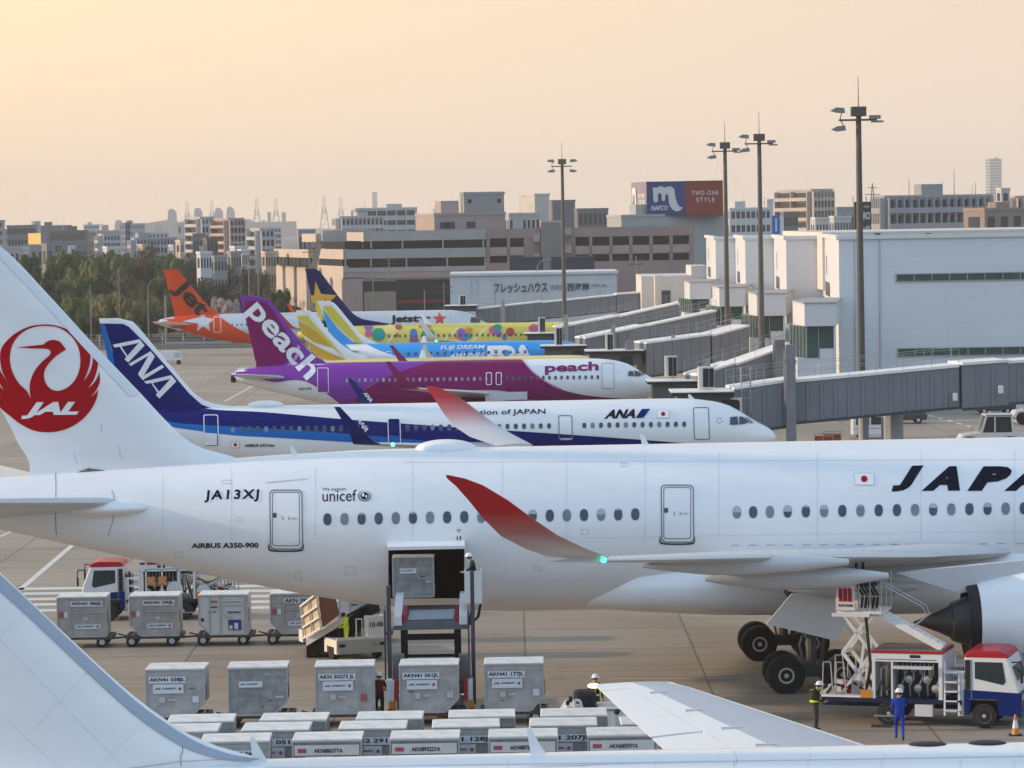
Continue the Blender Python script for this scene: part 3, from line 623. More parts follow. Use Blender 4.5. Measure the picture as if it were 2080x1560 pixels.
Cc.text('peach', ((488, 642), (612, 783), (533, 603)), M_white, .025, 0, Cc.finp, off=.03, step=4); Cc.text('peach', ((488, 642), (612, 783), (533, 603)), M_white, .025, 0, off=.02, step=4, clip=True)
Cc.text('peach', ((1107, 762), (1216, 758), (1107, 739)), paint('magenta_letter', (.2, .012, .12)), .03, 0)
for x0, y0, x1, y1, m, bd in ((644, 748, 667, 797, M_white, M_vio), (1222, 738, 1247, 789, M_lline, M_white)): Cc.door(x0, y0, x1, y1, bd, m, 1.2, 2, .02)
for x in (987, 1007): Cc.door(x, 757, x + 12, 782, M_mag, M_white, 1.5, 3)
for i in range(24):
    x = 705 + 12.3 * i; Cc.window(x, 773 - (x - 705) * .012, 2.7, 3.9, M_glass2 if i % 3 else paint('blind', (.45, .35, .45)), None)
for i in range(16):
    x = 1030 + 12.3 * i; Cc.window(x, 768.5 - (x - 1030) * .012, 2.7, 3.9, M_glass, None)
Cc.decal('cockpit_window', [[(1277, 755), (1286, 755), (1288, 764), (1276, 764)]], M_glass, None, .03, 5)
Cc.decal('cockpit_window', [[(1289, 754), (1294, 755), (1303, 762), (1301, 765), (1289, 765)]], M_glass, None, .03, 5)
Cc.decal('cockpit_window', [[(1297, 754), (1302, 755.5), (1311, 763), (1304, 763)]], M_glass2, None, .03, 5)
Cc.text('JA11VA', ((607, 793), (633, 792.5), (607, 787)), M_navy, .03, 0)
M_mt = paint('winglet_magenta', (.22, .02, .10))
small_wings(Cc, 12.1, 17.9, Cc.zc0 - 1.1, M_wing, M_mt, sw=.53, em=M_mag)
small_htp(Cc, Cc.L(594, 768).x, Cc.L(560, 768).z, 6.2, M_wing); small_gear(Cc, nxc - 17.8, nxc - 5, 3.8)
nav(Cc, 873, 791, -17.3)
b = MB(); q = Cc.L(472, 768); b.cyl((q.x - .12, 0, q.z), (q.x + .3, 0, q.z), .38, .42, 14); b.build('tail_exhaust', M_black, Cc.root)
# ================================================================ regional jets
def regional(label, D, tailpx, L, ytop, pxtop, finrows, bodym, semi=13.0, Rz=1.55):
    p = Plane('airliner', label, D, 1.5, 0); nx = p.L(tailpx, 720).x + L; narrow(p, nx, L, Rz, .95, p.L(pxtop, ytop).z - Rz, 10.5); p.build_fus(bodym, 48, .5)
    fin_px(p, finrows, .22, .1, .9); p.build_fin(M_white, 24, 14)
    small_wings(p, L * .36, semi, p.zc0 - .9, M_wing, M_white, (5.2, 4.6, 3.0, 1.3), sw=.5, wl=1.5, eng=(4.1, 1.6, .8, 3.2), wlx=1.2)
    small_htp(p, nx - L + 5.4, p.zc0 + .7, 5.0, M_white, 3.2, 1.1); small_gear(p, nx - L * .5, nx - 3.6, 2.6, .45); return p
M_fyel = paint('sun_yellow', (.62, .52, .06)); M_gold = paint('gold', (.56, .34, .04)); M_fblue = paint('sky_blue_livery', (.04, .31, .72)); M_cream = paint('pale_gold_livery', (.72, .58, .25))
Dg = regional('gold and white regional jet mostly hidden behind the magenta jet, gold panels on its tail', 325, 588, 31.7, 724, 1000,
    [(601, 625, 630), (602, 634, 633), (604, 640, 640), (614, 668, 675), (628, 700, 705), (640, 722, 718), (648, 745, 724)], M_cream)
def zz(pts): return [(440 + x / 2.971, 600 + y / 2.971) for x, y in pts]
Dg.decal('gold_panel', [zz(spline([(495, 235), (590, 300), (700, 355), (780, 388), (640, 385), (525, 340), (495, 235)], 3))], M_gold, Dg.finp, .02, 9)
Dg.decal('gold_panel', [zz([(490, 150), (560, 190), (640, 245), (720, 320), (590, 285), (508, 225)])], M_gold, Dg.finp, .02, 9)
Dg.decal('yellow_panel', [zz([(485, 125), (548, 122), (580, 165), (680, 270), (775, 380), (690, 305), (570, 190), (488, 140)])], M_fyel, Dg.finp, .022, 9)
E = regional('sky blue regional jet with white lettering, yellow and blue panels on its white tail', 360, 640, 29.9, 693, 1000,
    [(645, 668, 611), (646, 676, 614), (649, 683, 620), (660, 708, 650), (672, 734, 680), (684, 762, 696), (690, 785, 702)], M_fblue)
E.decal('blue_panel', [zz([(640, 80), (668, 120), (735, 205), (830, 290), (720, 262), (672, 220)])], M_fblue, E.finp, .02, 9)
E.decal('blue_panel', [zz([(680, 230), (790, 275), (910, 300), (760, 315), (700, 290)])], M_fblue, E.finp, .02, 9)
E.decal('yellow_panel', [zz([(640, 65), (695, 65), (760, 140), (890, 300), (840, 285), (740, 195), (670, 115)])], M_fyel, E.finp, .022, 9)
E.decal('white_swoosh', [spline([(745, 700), (770, 712), (800, 722), (830, 735)], 3) + [(745, 735), (700, 700)]], M_white, None, .014, 6)
E.text('FUJI DREAM', ((894, 713), (984, 711), (895, 703)), M_white, .02, .15)
E.text('AIRLINES', ((912, 728), (984, 726), (913, 718)), M_white, .02, .15)
E.text('FDA', ((990, 734), (1082, 732), (990, 703)), M_white, .07, .0)
for i in range(17): E.window(830 + 14.8 * i, 719 - i * .25, 2.8, 3.2, M_glass, None)
E.door(783, 714, 795, 740, M_fblue, M_white, 1.0, 3); E.decal('white_patch', [rrect(752, 720, 775, 740, 5)], M_white, None, .02, 9)
winglet_text(Dg, 'A', ((806, 724), (812, 733), (811, 721)), -13.6, M_white) if 0 else None
# ================================================================ yellow jet with balloons, star on a navy tail
M_yel = paint('bright_yellow', (.66, .56, .12)); M_nv = paint('navy_tail', (.006, .007, .075)); M_star = paint('star_gold', (.62, .36, .05))
S = Plane('airliner', 'bright yellow narrow-body jet painted with coloured balloons, gold star on a navy tail', 415, 1.5, 0)
nxs = S.L(604, 700).x + 39.5; narrow(S, nxs, 39.5, 2.0, .94, S.L(1000, 656).z - 2.0); S.build_fus(M_yel, 48, .5)
fin_px(S, [(619, 640, 545.5), (620, 646, 548), (624, 660, 565), (630, 680, 592), (638, 700, 618), (646, 718, 638), (652, 735, 648), (655, 770, 655), (658, 792, 659)], .26, .13, 1.2)
S.build_fin(M_nv, 26, 14)
z2 = lambda pts: [(550 + x / 2.971, 360 + y / 2.971) for x, y in pts]
S.decal('star', [z2([(270, 630), (305, 705), (400, 712), (348, 758), (330, 735), (300, 775), (300, 850), (268, 850), (240, 712), (262, 712)])], M_star, S.finp, .02, 8)
S.decal('yellow_patch', [z2([(268, 740), (300, 745), (320, 870), (285, 840)])], M_fyel, S.finp, .025, 8)
BL = [paint('balloon_red', (.42, .06, .04)), paint('balloon_teal', (.02, .28, .22)), paint('balloon_purple', (.22, .12, .36)), paint('balloon_pink', (.48, .10, .22)), paint('balloon_orange', (.55, .22, .05)), paint('balloon_blue', (.08, .2, .42)), paint('balloon_yellow', (.72, .62, .2))]
for (x, y, rx, ry, c) in ((590, 905, 26, 24, 2), (590, 945, 22, 22, 3), (650, 950, 42, 40, 1), (720, 920, 40, 30, 6), (770, 905, 22, 16, 0), (760, 955, 8, 14, 0), (862, 940, 22, 24, 5), (865, 985, 28, 26, 2), (930, 902, 40, 14, 4), (950, 950, 40, 36, 1), (1150, 940, 28, 28, 2), (1165, 975, 22, 20, 5), (1195, 925, 26, 18, 4), (1140, 960, 20, 20, 3), (1195, 960, 18, 20, 1), (1345, 925, 30, 26, 3), (1368, 908, 26, 20, 1), (1375, 945, 20, 22, 2), (1445, 935, 26, 26, 0), (1410, 965, 14, 18, 5), (1590, 912, 34, 24, 3)):
    q = z2([(x, y)])[0]; S.decal('balloon', [ellp(q[0], q[1], rx / 2.97, ry / 2.97)], BL[c], None, .015 + .004 * ((x * 7) % 5), 8)
for i in range(25):
    x = 790 + 11.2 * i; S.window(x, 683 - i * .12, 2.0, 3.2, M_glass, None)
for (x0, x1) in ((690, 770), (1010, 1130), (1190, 1300)):
    a = z2([(x0, 1010), (x1, 905), (x1 + 12, 905), (x0 + 14, 1010)]); S.decal('pale_streak', [a], paint('pale_yellow', (.78, .72, .4)), None, .013, 8)
small_wings(S, 13, 17.9, S.zc0 - 1.0, M_wing, M_white, sw=.53, wl=2.6); small_htp(S, S.nx - 33.5, S.zc0 + .9, 7, M_white); small_gear(S, nxs - 19.6, nxs - 4, 2.9)
nav(S, 886, 692, -17.2, .16)
# ================================================================ orange-tailed jet
M_or = paint('orange', (.62, .065, .012)); M_silver = mat('silver_paint', (.56, .58, .61), .3, .25, .04, .8)
J = Plane('airliner', 'silver narrow-body jet with an orange tail, farthest of the parked jets', 455, 1.5, 0)
nxj = J.L(322, 655).x + 44.5; narrow(J, nxj, 44.5, 2.07, .96, J.L(700, 633).z - 2.07); J.build_fus(M_silver, 48, .5)
fin_px(J, [(331, 360, 547.5), (332, 362, 549), (335, 371, 560), (343, 397, 592), (350, 420, 618), (353, 433, 630), (355, 448, 637)], .28, .14, 1.2)
J.build_fin(M_or, 24, 14)
J.text('Jet', ((341, 591), (399, 654), (373, 562)), M_black, .03, 0, J.finp, off=.03, step=4)
J.decal('orange_side', [[(312, 636), (400, 626), (438, 626)] + spline([(438, 634), (455, 650), (500, 676), (560, 694), (700, 720)], 4) + [(700, 730), (500, 720), (312, 676)]], M_or, None, .012, 6)
J.decal('star', [[(412, 632), (417, 645), (436, 649), (424, 657), (427, 672), (413, 663), (400, 672), (403, 657), (370, 653), (406, 645)]], M_silver, None, .018, 8)
J.door(434, 644, 449, 675, M_or, M_white, 1.0, 2)
J.text('Jetstar', ((793, 660), (875, 658), (793, 641)), M_black, .05, 0)
for i in range(12): J.window(462 + i * 9.6, 660 - i * .1, 1.4, 2.4, M_glass, None)
for k, (cx, cy, r) in enumerate(((893, 648, 15),)):
    pts = []
    for i in range(10):
        t = math.pi * i / 5 - math.pi / 2; rr = r if i % 2 == 0 else r * .42; pts.append((cx + rr * math.cos(t), cy + rr * .95 * math.sin(t)))
    J.decal('star', [pts], paint('star_red', (.55, .07, .04)), None, .02, 8)
J.door(919, 636, 934, 656, M_silver, M_white, .9, 2); J.decal('cockpit_window', [[(957, 645), (970, 645), (977, 651), (974, 656), (956, 655)]], M_glass, None, .03, 5)
small_wings(J, 16.4, 17.9, J.zc0 - 1.1, M_wing, M_or, sw=.53); small_htp(J, J.L(395, 662).x, J.L(400, 660).z, 6.2, M_silver); small_gear(J, nxj - 21, nxj - 5, 3.8)
# ================================================================ nearest jet, cropped by the bottom of the frame
N = Plane('airliner', 'white jet nearest the camera along the bottom edge, grey-edged tail and broad pale wing', 60, .4, 0)
def ntop(px): return N.L(px, 1541 - 15 * min(1, (px - 520) / 600) - (px - 520) * .0095 if px > 520 else 1545)
st = [(-22, 6.6, .3, .3), (-20, 6.45, .9, .9), (-15, 6.0, 1.7, 1.75), (-10, 5.55, 2.25, 2.3), (-6, 5.42, 2.45, 2.45), (-2, 5.4, 2.51, 2.51), (2, 5.42, 2.51, 2.51), (10, 5.44, 2.51, 2.51), (20, 5.44, 2.51, 2.51), (26, 5.44, 2.51, 2.51), (29, 5.2, 2.3, 2.3), (31.5, 4.9, 1.6, 1.6), (33, 4.7, .5, .5)]
dz = N.L(1500, 1521).z - 7.95
N.stations([(a, b_ + dz, c, d) for a, b_, c, d in st]); N.zc0 = 5.42 + dz; N.nx = 33; N.build_fus(M_white, 96, .6)
fin_px(N, [(-700, -560, 640), (-590, -380, 800), (-400, 0, 1166), (-330, 150, 1308), (-270, 262, 1410), (-240, 330, 1462), (-225, 400, 1505), (-215, 470, 1530), (-210, 530, 1541)], .36, .2, 1.2)
N.build_fin(M_white, 40, 24)
le = spline([(-40, 1128), (0, 1166), (60, 1222), (150, 1308), (262, 1412), (330, 1464), (400, 1507), (470, 1532), (530, 1541)], 4)
le2 = spline([(-60, 1150), (-15, 1188), (45, 1240), (135, 1325), (245, 1427), (312, 1480), (380, 1520), (450, 1541), (505, 1547)], 4)
N.decal('leading_edge', [le + le2[::-1]], paint('leading_edge_metal', (.33, .38, .45), .3), N.finp, .035, 14)
N.decal('fin_seam', [[(370, 1496), (371.6, 1496), (371.6, 1530), (368, 1533), (368, 1556), (366.5, 1556), (366.5, 1532), (370, 1529)]], M_line, N.finp, .014, 14)
N.decal('fin_seam', [[(250, 1562), (368, 1546), (470, 1540.5), (470, 1541.5), (368, 1547.5), (250, 1564)]], M_lline, N.finp, .014, 14)
# antennas on its spine, dark hatch rings
for px in (527, 1093):
    q = N.L(px, 1532 if px < 1000 else 1522); k = 1 if px > 1000 else .8
    b = MB(); b.prism([(q.x - .1, q.z - .3), (q.x + .3 * k, q.z - .3), (q.x + .02, q.z + .1 * k), (q.x - .12 * k, q.z + .4 * k), (q.x - .2 * k, q.z + .38 * k)], -.02, .02); b.build('antenna', M_white, N.root)
for px in (1886, 2008):
    q = N.L(px, 1506); b = MB(); b.ell((q.x, .15, 0), (.34, .26, .035), 20, 8)
    o = b.build('hatch_ring', M_black, N.root, smooth='all'); o.location = (0, 0, N.zc(q.x) + N.hh(q.x) + .005)
# far wing
def wpt(px, py, D): p = P(px, py, D); return N.I @ p
t0, t1, t2 = wpt(1205, 1393, 84), wpt(1262, 1386, 84.6), wpt(1318, 1383, 84.8)
r_le = wpt(1790, 1504, 76.5)
wm_top = mat('wing_top_grey', (.40, .43, .48), .4, 0, .06, 1.2); wm_le = paint('wing_white', (.72, .73, .73))
tipL, tipT = wpt(1368, 1388, 84.0), wpt(1207, 1394, 84.0)
dL = Vector((r_le.x - tipL.x, r_le.y - tipL.y, 0)) / 7.5
def wpos(u, s_):     # u 0 leading .. 1 trailing, s_ metres inboard of the tip
    y = tipL.y - s_; z = tipL.z - s_ * .085; le_ = tipL.x + s_ * (r_le.x - tipL.x) / (tipL.y - r_le.y); te_ = tipT.x + s_ * .20
    if s_ > 12: te_ = tipT.x + 12 * .20 + (s_ - 12) * .02
    c = le_ - te_; return Vector((le_ - u * c, y, z)), c
for side in (1, -1):
    secs = [0, .25, .8, 2, 4, 7, 10, 13, 16.5, 19.5, 21.5]
    def ring(s_, ua, ub, tk, dz_=0):
        r = []; us = [ua + (ub - ua) * i / 6 for i in range(7)]
        f = lambda u, c: (5 * .1 * c * (.2969 * math.sqrt(u) - .126 * u - .3516 * u * u + .2843 * u ** 3 - .1015 * u ** 4)) * tk + .008
        for u in us: p, c = wpos(u, s_); r.append((p.x, side * p.y, p.z + f(u, c) + dz_))
        for u in reversed(us): p, c = wpos(u, s_); r.append((p.x, side * p.y, p.z - f(u, c) * .8))
        return r
    for nm, ua, ub, m, sc, dz_ in (('leading_edge_slat', 0, .085, wm_le, secs, .004), ('wing', .085, .52, wm_top, secs, 0), ('wing_rear_panel', .52, .70, wm_le, secs, 0), ('aileron', .705, 1, wm_le, [.8, 2, 4, 5.6], .0), ('flap', .705, 1, wm_le, [5.75, 8, 10, 13, 17, 21], .0), ('wingtip', .705, 1, wm_le, [0, .25, .76], 0)):
        b = MB(); b.loft([ring(s_, ua, ub, 1 if s_ > .3 else .5, dz_) for s_ in sc]); b.build(nm, m, N.root)
    p0 = tipL if side > 0 else None
M_nj = paint('skin_joint_pale', (.58, .60, .63))
for px in (640, 780, 905, 1030, 1180, 1330, 1490, 1640, 1790, 1950, 2060): N.decal('skin_joint', [[(px, 1500), (px + 1, 1500), (px + 1, 1600), (px, 1600)]], M_nj, None, .01, 12)
for y0, y1 in ((1558, 1530), (1549, 1522)): N.decal('skin_joint', [[(540, y0), (2120, y1), (2120, y1 + .8), (540, y0 + .8)]], M_nj, None, .01, 14)
for a_, c_ in (((-10, 1290), (250, 1558)), ((-10, 1440), (130, 1570)), ((60, 1232), (-40, 1330)), ((190, 1350), (60, 1490)), ((305, 1452), (200, 1560))): N.decal('skin_joint', [[a_, (a_[0] + 1, a_[1]), (c_[0] + 1, c_[1]), c_]], M_nj, N.finp, .02, 14)
q = N.I @ P(1206, 1393, 84); b = MB(); b.ell(tuple(q), (.16, .1, .07), 10, 6); b.build('navigation_light', mat('warm_tip_light', (.9, .8, .5), .3, 0, 0, emit=(1, .85, .5), est=1.2), N.root, smooth='all')
for s_, ln in ((1.5, .35), (3.6, .35), (5.6, .4), (7.4, .4)):
    p, c = wpos(.58, s_); b = MB(); b.box(p.x - .05, p.x + ln, p.y - .05, p.y + .02, p.z + .0, p.z + .09 * c * .5 + .03); b.build('service_panel', M_wing, N.root)
for y in (-4.6, 4.6):
    b = MB(); b.cyl((2, y, .6), (2, y, 4.4), .22); b.build('landing_gear', M_steel, N.root); N.wheel(2.7, y, .58, .5); N.wheel(1.3, y, .58, .5)
    b = MB(); b.lathe([(3.5, .5), (5, 1.1), (7.5, 1.3), (8.3, 1.15), (8, 1)], (0, y * 1.75, 2.9), 'x', 30, False); b.build('engine_nacelle', M_white, N.root, smooth=True)
# ================================================================ ground
def ground_mat(name, c1, c2, slab, joints=True):
    m = bpy.data.materials.new(name); m.use_nodes = True; t = m.node_tree; b = t.nodes['Principled BSDF']; b.inputs['Roughness'].default_value = .75; L = t.links.new
    def N(ty, **k):
        n = t.nodes.new(ty)
        for a, v in k.items(): setattr(n, a, v)
        return n
    tc = N('ShaderNodeTexCoord'); s = N('ShaderNodeSeparateXYZ'); L(tc.outputs['Object'], s.inputs[0])
    def M(op, a, b_=None):
        n = N('ShaderNodeMath', operation=op)
        for i, v in enumerate((a, b_)):
            if v is None: continue
            if isinstance(v, (int, float)): n.inputs[i].default_value = v
            else: L(v, n.inputs[i])
        return n.outputs[0]
    u = M('DIVIDE', M('SUBTRACT', s.outputs[0], .35), slab); v = M('DIVIDE', M('SUBTRACT', s.outputs[1], 1.5), slab)
    wn_ = N('ShaderNodeTexWhiteNoise'); cmb = N('ShaderNodeCombineXYZ'); L(M('FLOOR', u), cmb.inputs[0]); L(M('FLOOR', v), cmb.inputs[1]); L(cmb.outputs[0], wn_.inputs[0])
    ju = M('GREATER_THAN', M('ABSOLUTE', M('SUBTRACT', M('FRACT', u), .5)), .5 - .045 / slab); jv = M('GREATER_THAN', M('ABSOLUTE', M('SUBTRACT', M('FRACT', v), .5)), .5 - .06 / slab)
    jt = M('MAXIMUM', ju, jv)
    n1 = N('ShaderNodeTexNoise'); n1.inputs['Scale'].default_value = .06; n1.inputs['Detail'].default_value = 8; L(tc.outputs['Object'], n1.inputs[0])
    mp = N('ShaderNodeMapping'); mp.inputs['Scale'].default_value = (.18, 1.1, 1); L(tc.outputs['Object'], mp.inputs[0])
    n2 = N('ShaderNodeTexNoise'); n2.inputs['Scale'].default_value = .5; n2.inputs['Detail'].default_value = 8; n2.inputs['Roughness'].default_value = .7; L(mp.outputs[0], n2.inputs[0])
    f = M('ADD', M('MULTIPLY', n1.outputs[0], .5), M('ADD', M('MULTIPLY', n2.outputs[0], .6), M('MULTIPLY', wn_.outputs[0], .16)))
    r = N('ShaderNodeMapRange'); r.inputs[1].default_value = .42; r.inputs[2].default_value = .85; L(f, r.inputs[0])
    mx = N('ShaderNodeMix', data_type='RGBA'); mx.inputs[6].default_value = (*c1, 1); mx.inputs[7].default_value = (*c2, 1); L(r.outputs[0], mx.inputs[0])
    m2 = N('ShaderNodeMix', data_type='RGBA'); m2.inputs[7].default_value = (c1[0] * .45, c1[1] * .45, c1[2] * .45, 1); L(mx.outputs[2], m2.inputs[6]); L(M('MULTIPLY', jt, .75 if joints else 0), m2.inputs[0])
    n3 = N('ShaderNodeTexNoise'); n3.inputs['Scale'].default_value = .35; n3.inputs['Detail'].default_value = 4; L(tc.outputs['Object'], n3.inputs[0])
    st = N('ShaderNodeMapRange'); st.inputs[1].default_value = .63; st.inputs[2].default_value = .75; st.inputs[4].default_value = .35; L(n3.outputs[0], st.inputs[0])
    m3 = N('ShaderNodeMix', data_type='RGBA'); m3.inputs[7].default_value = (c1[0] * .5, c1[1] * .48, c1[2] * .45, 1); L(m2.outputs[2], m3.inputs[6]); L(st.outputs[0], m3.inputs[0])
    mp4 = N('ShaderNodeMapping'); mp4.inputs['Scale'].default_value = (.05, 1.6, 1); mp4.inputs['Rotation'].default_value = (0, 0, .12); L(tc.outputs['Object'], mp4.inputs[0])
    n4 = N('ShaderNodeTexNoise'); n4.inputs['Scale'].default_value = 1.0; n4.inputs['Detail'].default_value = 3; L(mp4.outputs[0], n4.inputs[0])
    r4 = N('ShaderNodeMapRange'); r4.inputs[1].default_value = .60; r4.inputs[2].default_value = .72; r4.inputs[4].default_value = .4; L(n4.outputs[0], r4.inputs[0])
    m4 = N('ShaderNodeMix', data_type='RGBA'); m4.inputs[7].default_value = (c1[0] * .42, c1[1] * .42, c1[2] * .42, 1); L(m3.outputs[2], m4.inputs[6]); L(r4.outputs[0], m4.inputs[0])
    n5 = N('ShaderNodeTexNoise'); n5.inputs['Scale'].default_value = 1.3; n5.inputs['Detail'].default_value = 2; L(tc.outputs['Object'], n5.inputs[0])
    r5 = N('ShaderNodeMapRange'); r5.inputs[1].default_value = .70; r5.inputs[2].default_value = .76; r5.inputs[4].default_value = .5; L(n5.outputs[0], r5.inputs[0])
    m5 = N('ShaderNodeMix', data_type='RGBA'); m5.inputs[7].default_value = (.05, .045, .04, 1); L(m4.outputs[2], m5.inputs[6]); L(r5.outputs[0], m5.inputs[0])
    L(m5.outputs[2], b.inputs['Base Color']); return m
def sheet(name, pts, m, z, kind='structure'):
    b = MB(); b.face([(p[0], p[1], z) for p in pts]); o = b.build(name, m, fix=False)
    if o.data.polygons[0].normal.z < 0: o.data.flip_normals()
    if kind: o['kind'] = kind
    return o
sheet('ground', [(-6000, -60), (6000, -60), (6000, 12000), (-6000, 12000)], ground_mat('city_ground', (.11, .105, .095), (.17, .16, .14), 30, False), 0)
sheet('apron', [(-400, -50), (400, -50), (400, 476), (-400, 476)], ground_mat('apron_concrete', (.235, .188, .142), (.365, .305, .238), 6.75), .03)
sheet('service_road', [(-400, 480), (60, 480), (60, 488), (-400, 488)], mat('asphalt', (.07, .07, .072), .9, 0, .2, 1), .034)
M_mark = mat('marking_white', (.62, .60, .55), .7, 0, .18, 1.5)
def marking(name, pix, z=.036):
    q = [G(px, py, z) for px, py in pix]; o = sheet(name, [(p.x, p.y) for p in q], M_mark, z); return o
def gline(x0, y0, x1, y1, w):
    a, b_ = G(x0, y0, .036), G(x1, y1, .036); d = (b_ - a).normalized(); n = Vector((-d.y, d.x, 0)) * w / 2
    sheet('painted_line', [tuple((a + n).xy), tuple((b_ + n).xy), tuple((b_ - n).xy), tuple((a - n).xy)], M_mark, .036)
gline(38, 1200, 158, 1098, .3); gline(95, 635, 95, 640, .2)
for i, y in enumerate((1196, 1206, 1217, 1228, 1240)): gline(38 + i * 7, y, 690, y - 8, 1.0)
for i, (x0, x1, y) in enumerate(((505, 640, 1183), (505, 690, 1193), (505, 700, 1203), (505, 710, 1214), (505, 720, 1226))): pass
gline(300, 790, 640, 800, .25); gline(380, 745, 560, 748, .2); gline(455, 816, 520, 780, .25); gline(1240, 1378.5, 1560, 1378, .12); gline(0, 1090, 60, 1062, .2); gline(330, 716, 700, 718, .3)
for i in range(6): gline(1868 + i * 19, 838 + i * 5.2, 1877 + i * 19, 841 + i * 5.2, .35)
gline(1985, 828, 2080, 862, .35)
# ================================================================ buildings
def bmat(c, nm=None): return mat('wall_%d_%d_%d' % tuple(int(v * 255) for v in c), c, .8, 0, .1, .25)
M_win = mat('building_window', (.045, .05, .06), .25, 0, .3, .5); M_winb = mat('building_window_pale', (.16, .18, .2), .3, 0, .3, .5)
NB = [0]
def facade(root, O, U, Wd, H, fl, cols, style, wm, cm, base=0.06, nrm=None, skip=0):
    """O origin, U unit vector along the face (local), nrm outward normal; windows are copies of one mesh"""
    O = Vector(O); U = Vector(U); nrm = Vector(nrm); fh = H * (1 - base) / fl; z0 = H * base
    if style == 'blank': return
    if style in ('ribbon', 'balcony'):
        for k_ in range(fl):
            z = z0 + k_ * fh
            a = O + U * (Wd * .04) + nrm * .03; e_ = O + U * (Wd * .96) + nrm * .03
            b = MB(); b.face([a + Vector((0, 0, z + fh * .35)), e_ + Vector((0, 0, z + fh * .35)), e_ + Vector((0, 0, z + fh * .85)), a + Vector((0, 0, z + fh * .85))])
            b.build('window', wm, root, fix=False)  # behind balconies this strip also paints the shade of the recess
            if style == 'balcony':
                b = MB(); p0 = O + U * (Wd * .02); p1 = O + U * (Wd * .98); t = nrm * 1.2
                vs = [p0 + Vector((0, 0, z)), p1 + Vector((0, 0, z)), p1 + t + Vector((0, 0, z)), p0 + t + Vector((0, 0, z))]; h = Vector((0, 0, fh * .36))
                b.add(vs + [v + h for v in vs], [(0, 1, 2, 3), (4, 5, 6, 7), (0, 1, 5, 4), (1, 2, 6, 5), (2, 3, 7, 6), (3, 0, 4, 7)])
                b.build('balcony', cm, root)
        if style == 'balcony' or cols > 1:
            b = MB()
            for c_ in range(cols + 1):
                p = O + U * (Wd * (.02 + .96 * c_ / cols)); d = 1.15 if style == 'balcony' else .12
                q0, q1 = p - U * .15, p + U * .15; t = nrm * d
                vs = [q0, q1, q1 + t, q0 + t]; b.add([v + Vector((0, 0, z0)) for v in vs] + [v + Vector((0, 0, H - .1)) for v in vs], [(0, 1, 2, 3), (4, 5, 6, 7), (0, 1, 5, 4), (1, 2, 6, 5), (2, 3, 7, 6), (3, 0, 4, 7)])
            b.build('pier', cm, root)
    else:
        cw = Wd / cols; w, h = cw * .55, fh * .5; b = MB()
        b.face([-U * w / 2, U * w / 2, U * w / 2 + Vector((0, 0, h)), -U * w / 2 + Vector((0, 0, h))]); src = None; rnd = random.Random(cols * 7 + fl)
        for k_ in range(fl):
            for c_ in range(cols):
                if rnd.random() < .08: continue
                o = b.build('window', wm, root, fix=False) if src is None else src.copy()
                if src is None: src = o
                else: COL.objects.link(o); o.parent = root
                o.location = O + U * (cw * (c_ + .5)) + nrm * .03 + Vector((0, 0, z0 + k_ * fh + fh * .3))
def block(label, px0, pxm, px1, ytop, D, fl=4, cols=5, style='grid', col=(.3, .3, .31), name='apartment_building', cat='building', yaw=24, side='same', group=None, wm=None, roof=True, col2=None, zb=0, trim=None, dep=None):
    q = P(pxm, ytop, D); H = q.z - zb; X0 = q.x; th = R(yaw if pxm > px0 else (4 if yaw == 24 else yaw)); k0 = (px0 - 1040) / F; k1 = (px1 - 1040) / F; c, s = math.cos(th), math.sin(th)
    Wd = (k1 * D - X0) / (c - k1 * s); dp = (X0 - k0 * D) / (s + k0 * c) if pxm > px0 else (dep or min(18, Wd * .6 + 5))
    if dp <= 0 or dp > 150: dp = 15
    root = thing(name, label, cat, (X0, D, zb), th, group)
    cm = bmat(col); b = MB(); b.box(0, Wd, 0, dp, 0, H); b.build('wall', cm, root)
    tm = bmat(trim or tuple(min(.8, v * 1.12) for v in col))
    facade(root, (0, 0, 0), (1, 0, 0), Wd, H, fl, cols, style, wm or M_win, tm, .06, (0, -1, 0))
    if pxm > px0 and side != 'blank': facade(root, (0, dp, 0), (0, -1, 0), dp, H, fl, max(1, int(cols * .4)), style if side == 'same' else side, wm or M_win, tm, .06, (-1, 0, 0))
    if roof:
        rnd = random.Random(int(px0 * 3 + D)); b = MB(); b.box(-.15, Wd + .15, -.15, .25, H, H + .5); b.box(-.15, .25, .25, dp, H, H + .5); b.box(Wd - .25, Wd + .15, .25, dp, H, H + .5); b.build('parapet', tm, root)
        if Wd > 9:
            a = rnd.uniform(.1, .6) * Wd; w = min(5, Wd * .25); b = MB(); b.box(a, a + w, dp * .3, dp * .3 + 3, H, H + rnd.uniform(1.5, 3)); b.build('roof_plant_room', cm, root)
            a = rnd.uniform(.1, .9) * Wd; b = MB(); b.cyl((a, dp * .4, H), (a, dp * .4, H + rnd.uniform(2, 5)), .06, .04, 5); b.build('aerial', M_steel, root)
    return root, Wd, H, dp
g1, g2, g3 = (.26, .26, .27), (.18, .18, .19), (.34, .33, .32); wht = (.5, .5, .5); bei = (.42, .36, .30); brn = (.24, .18, .15)
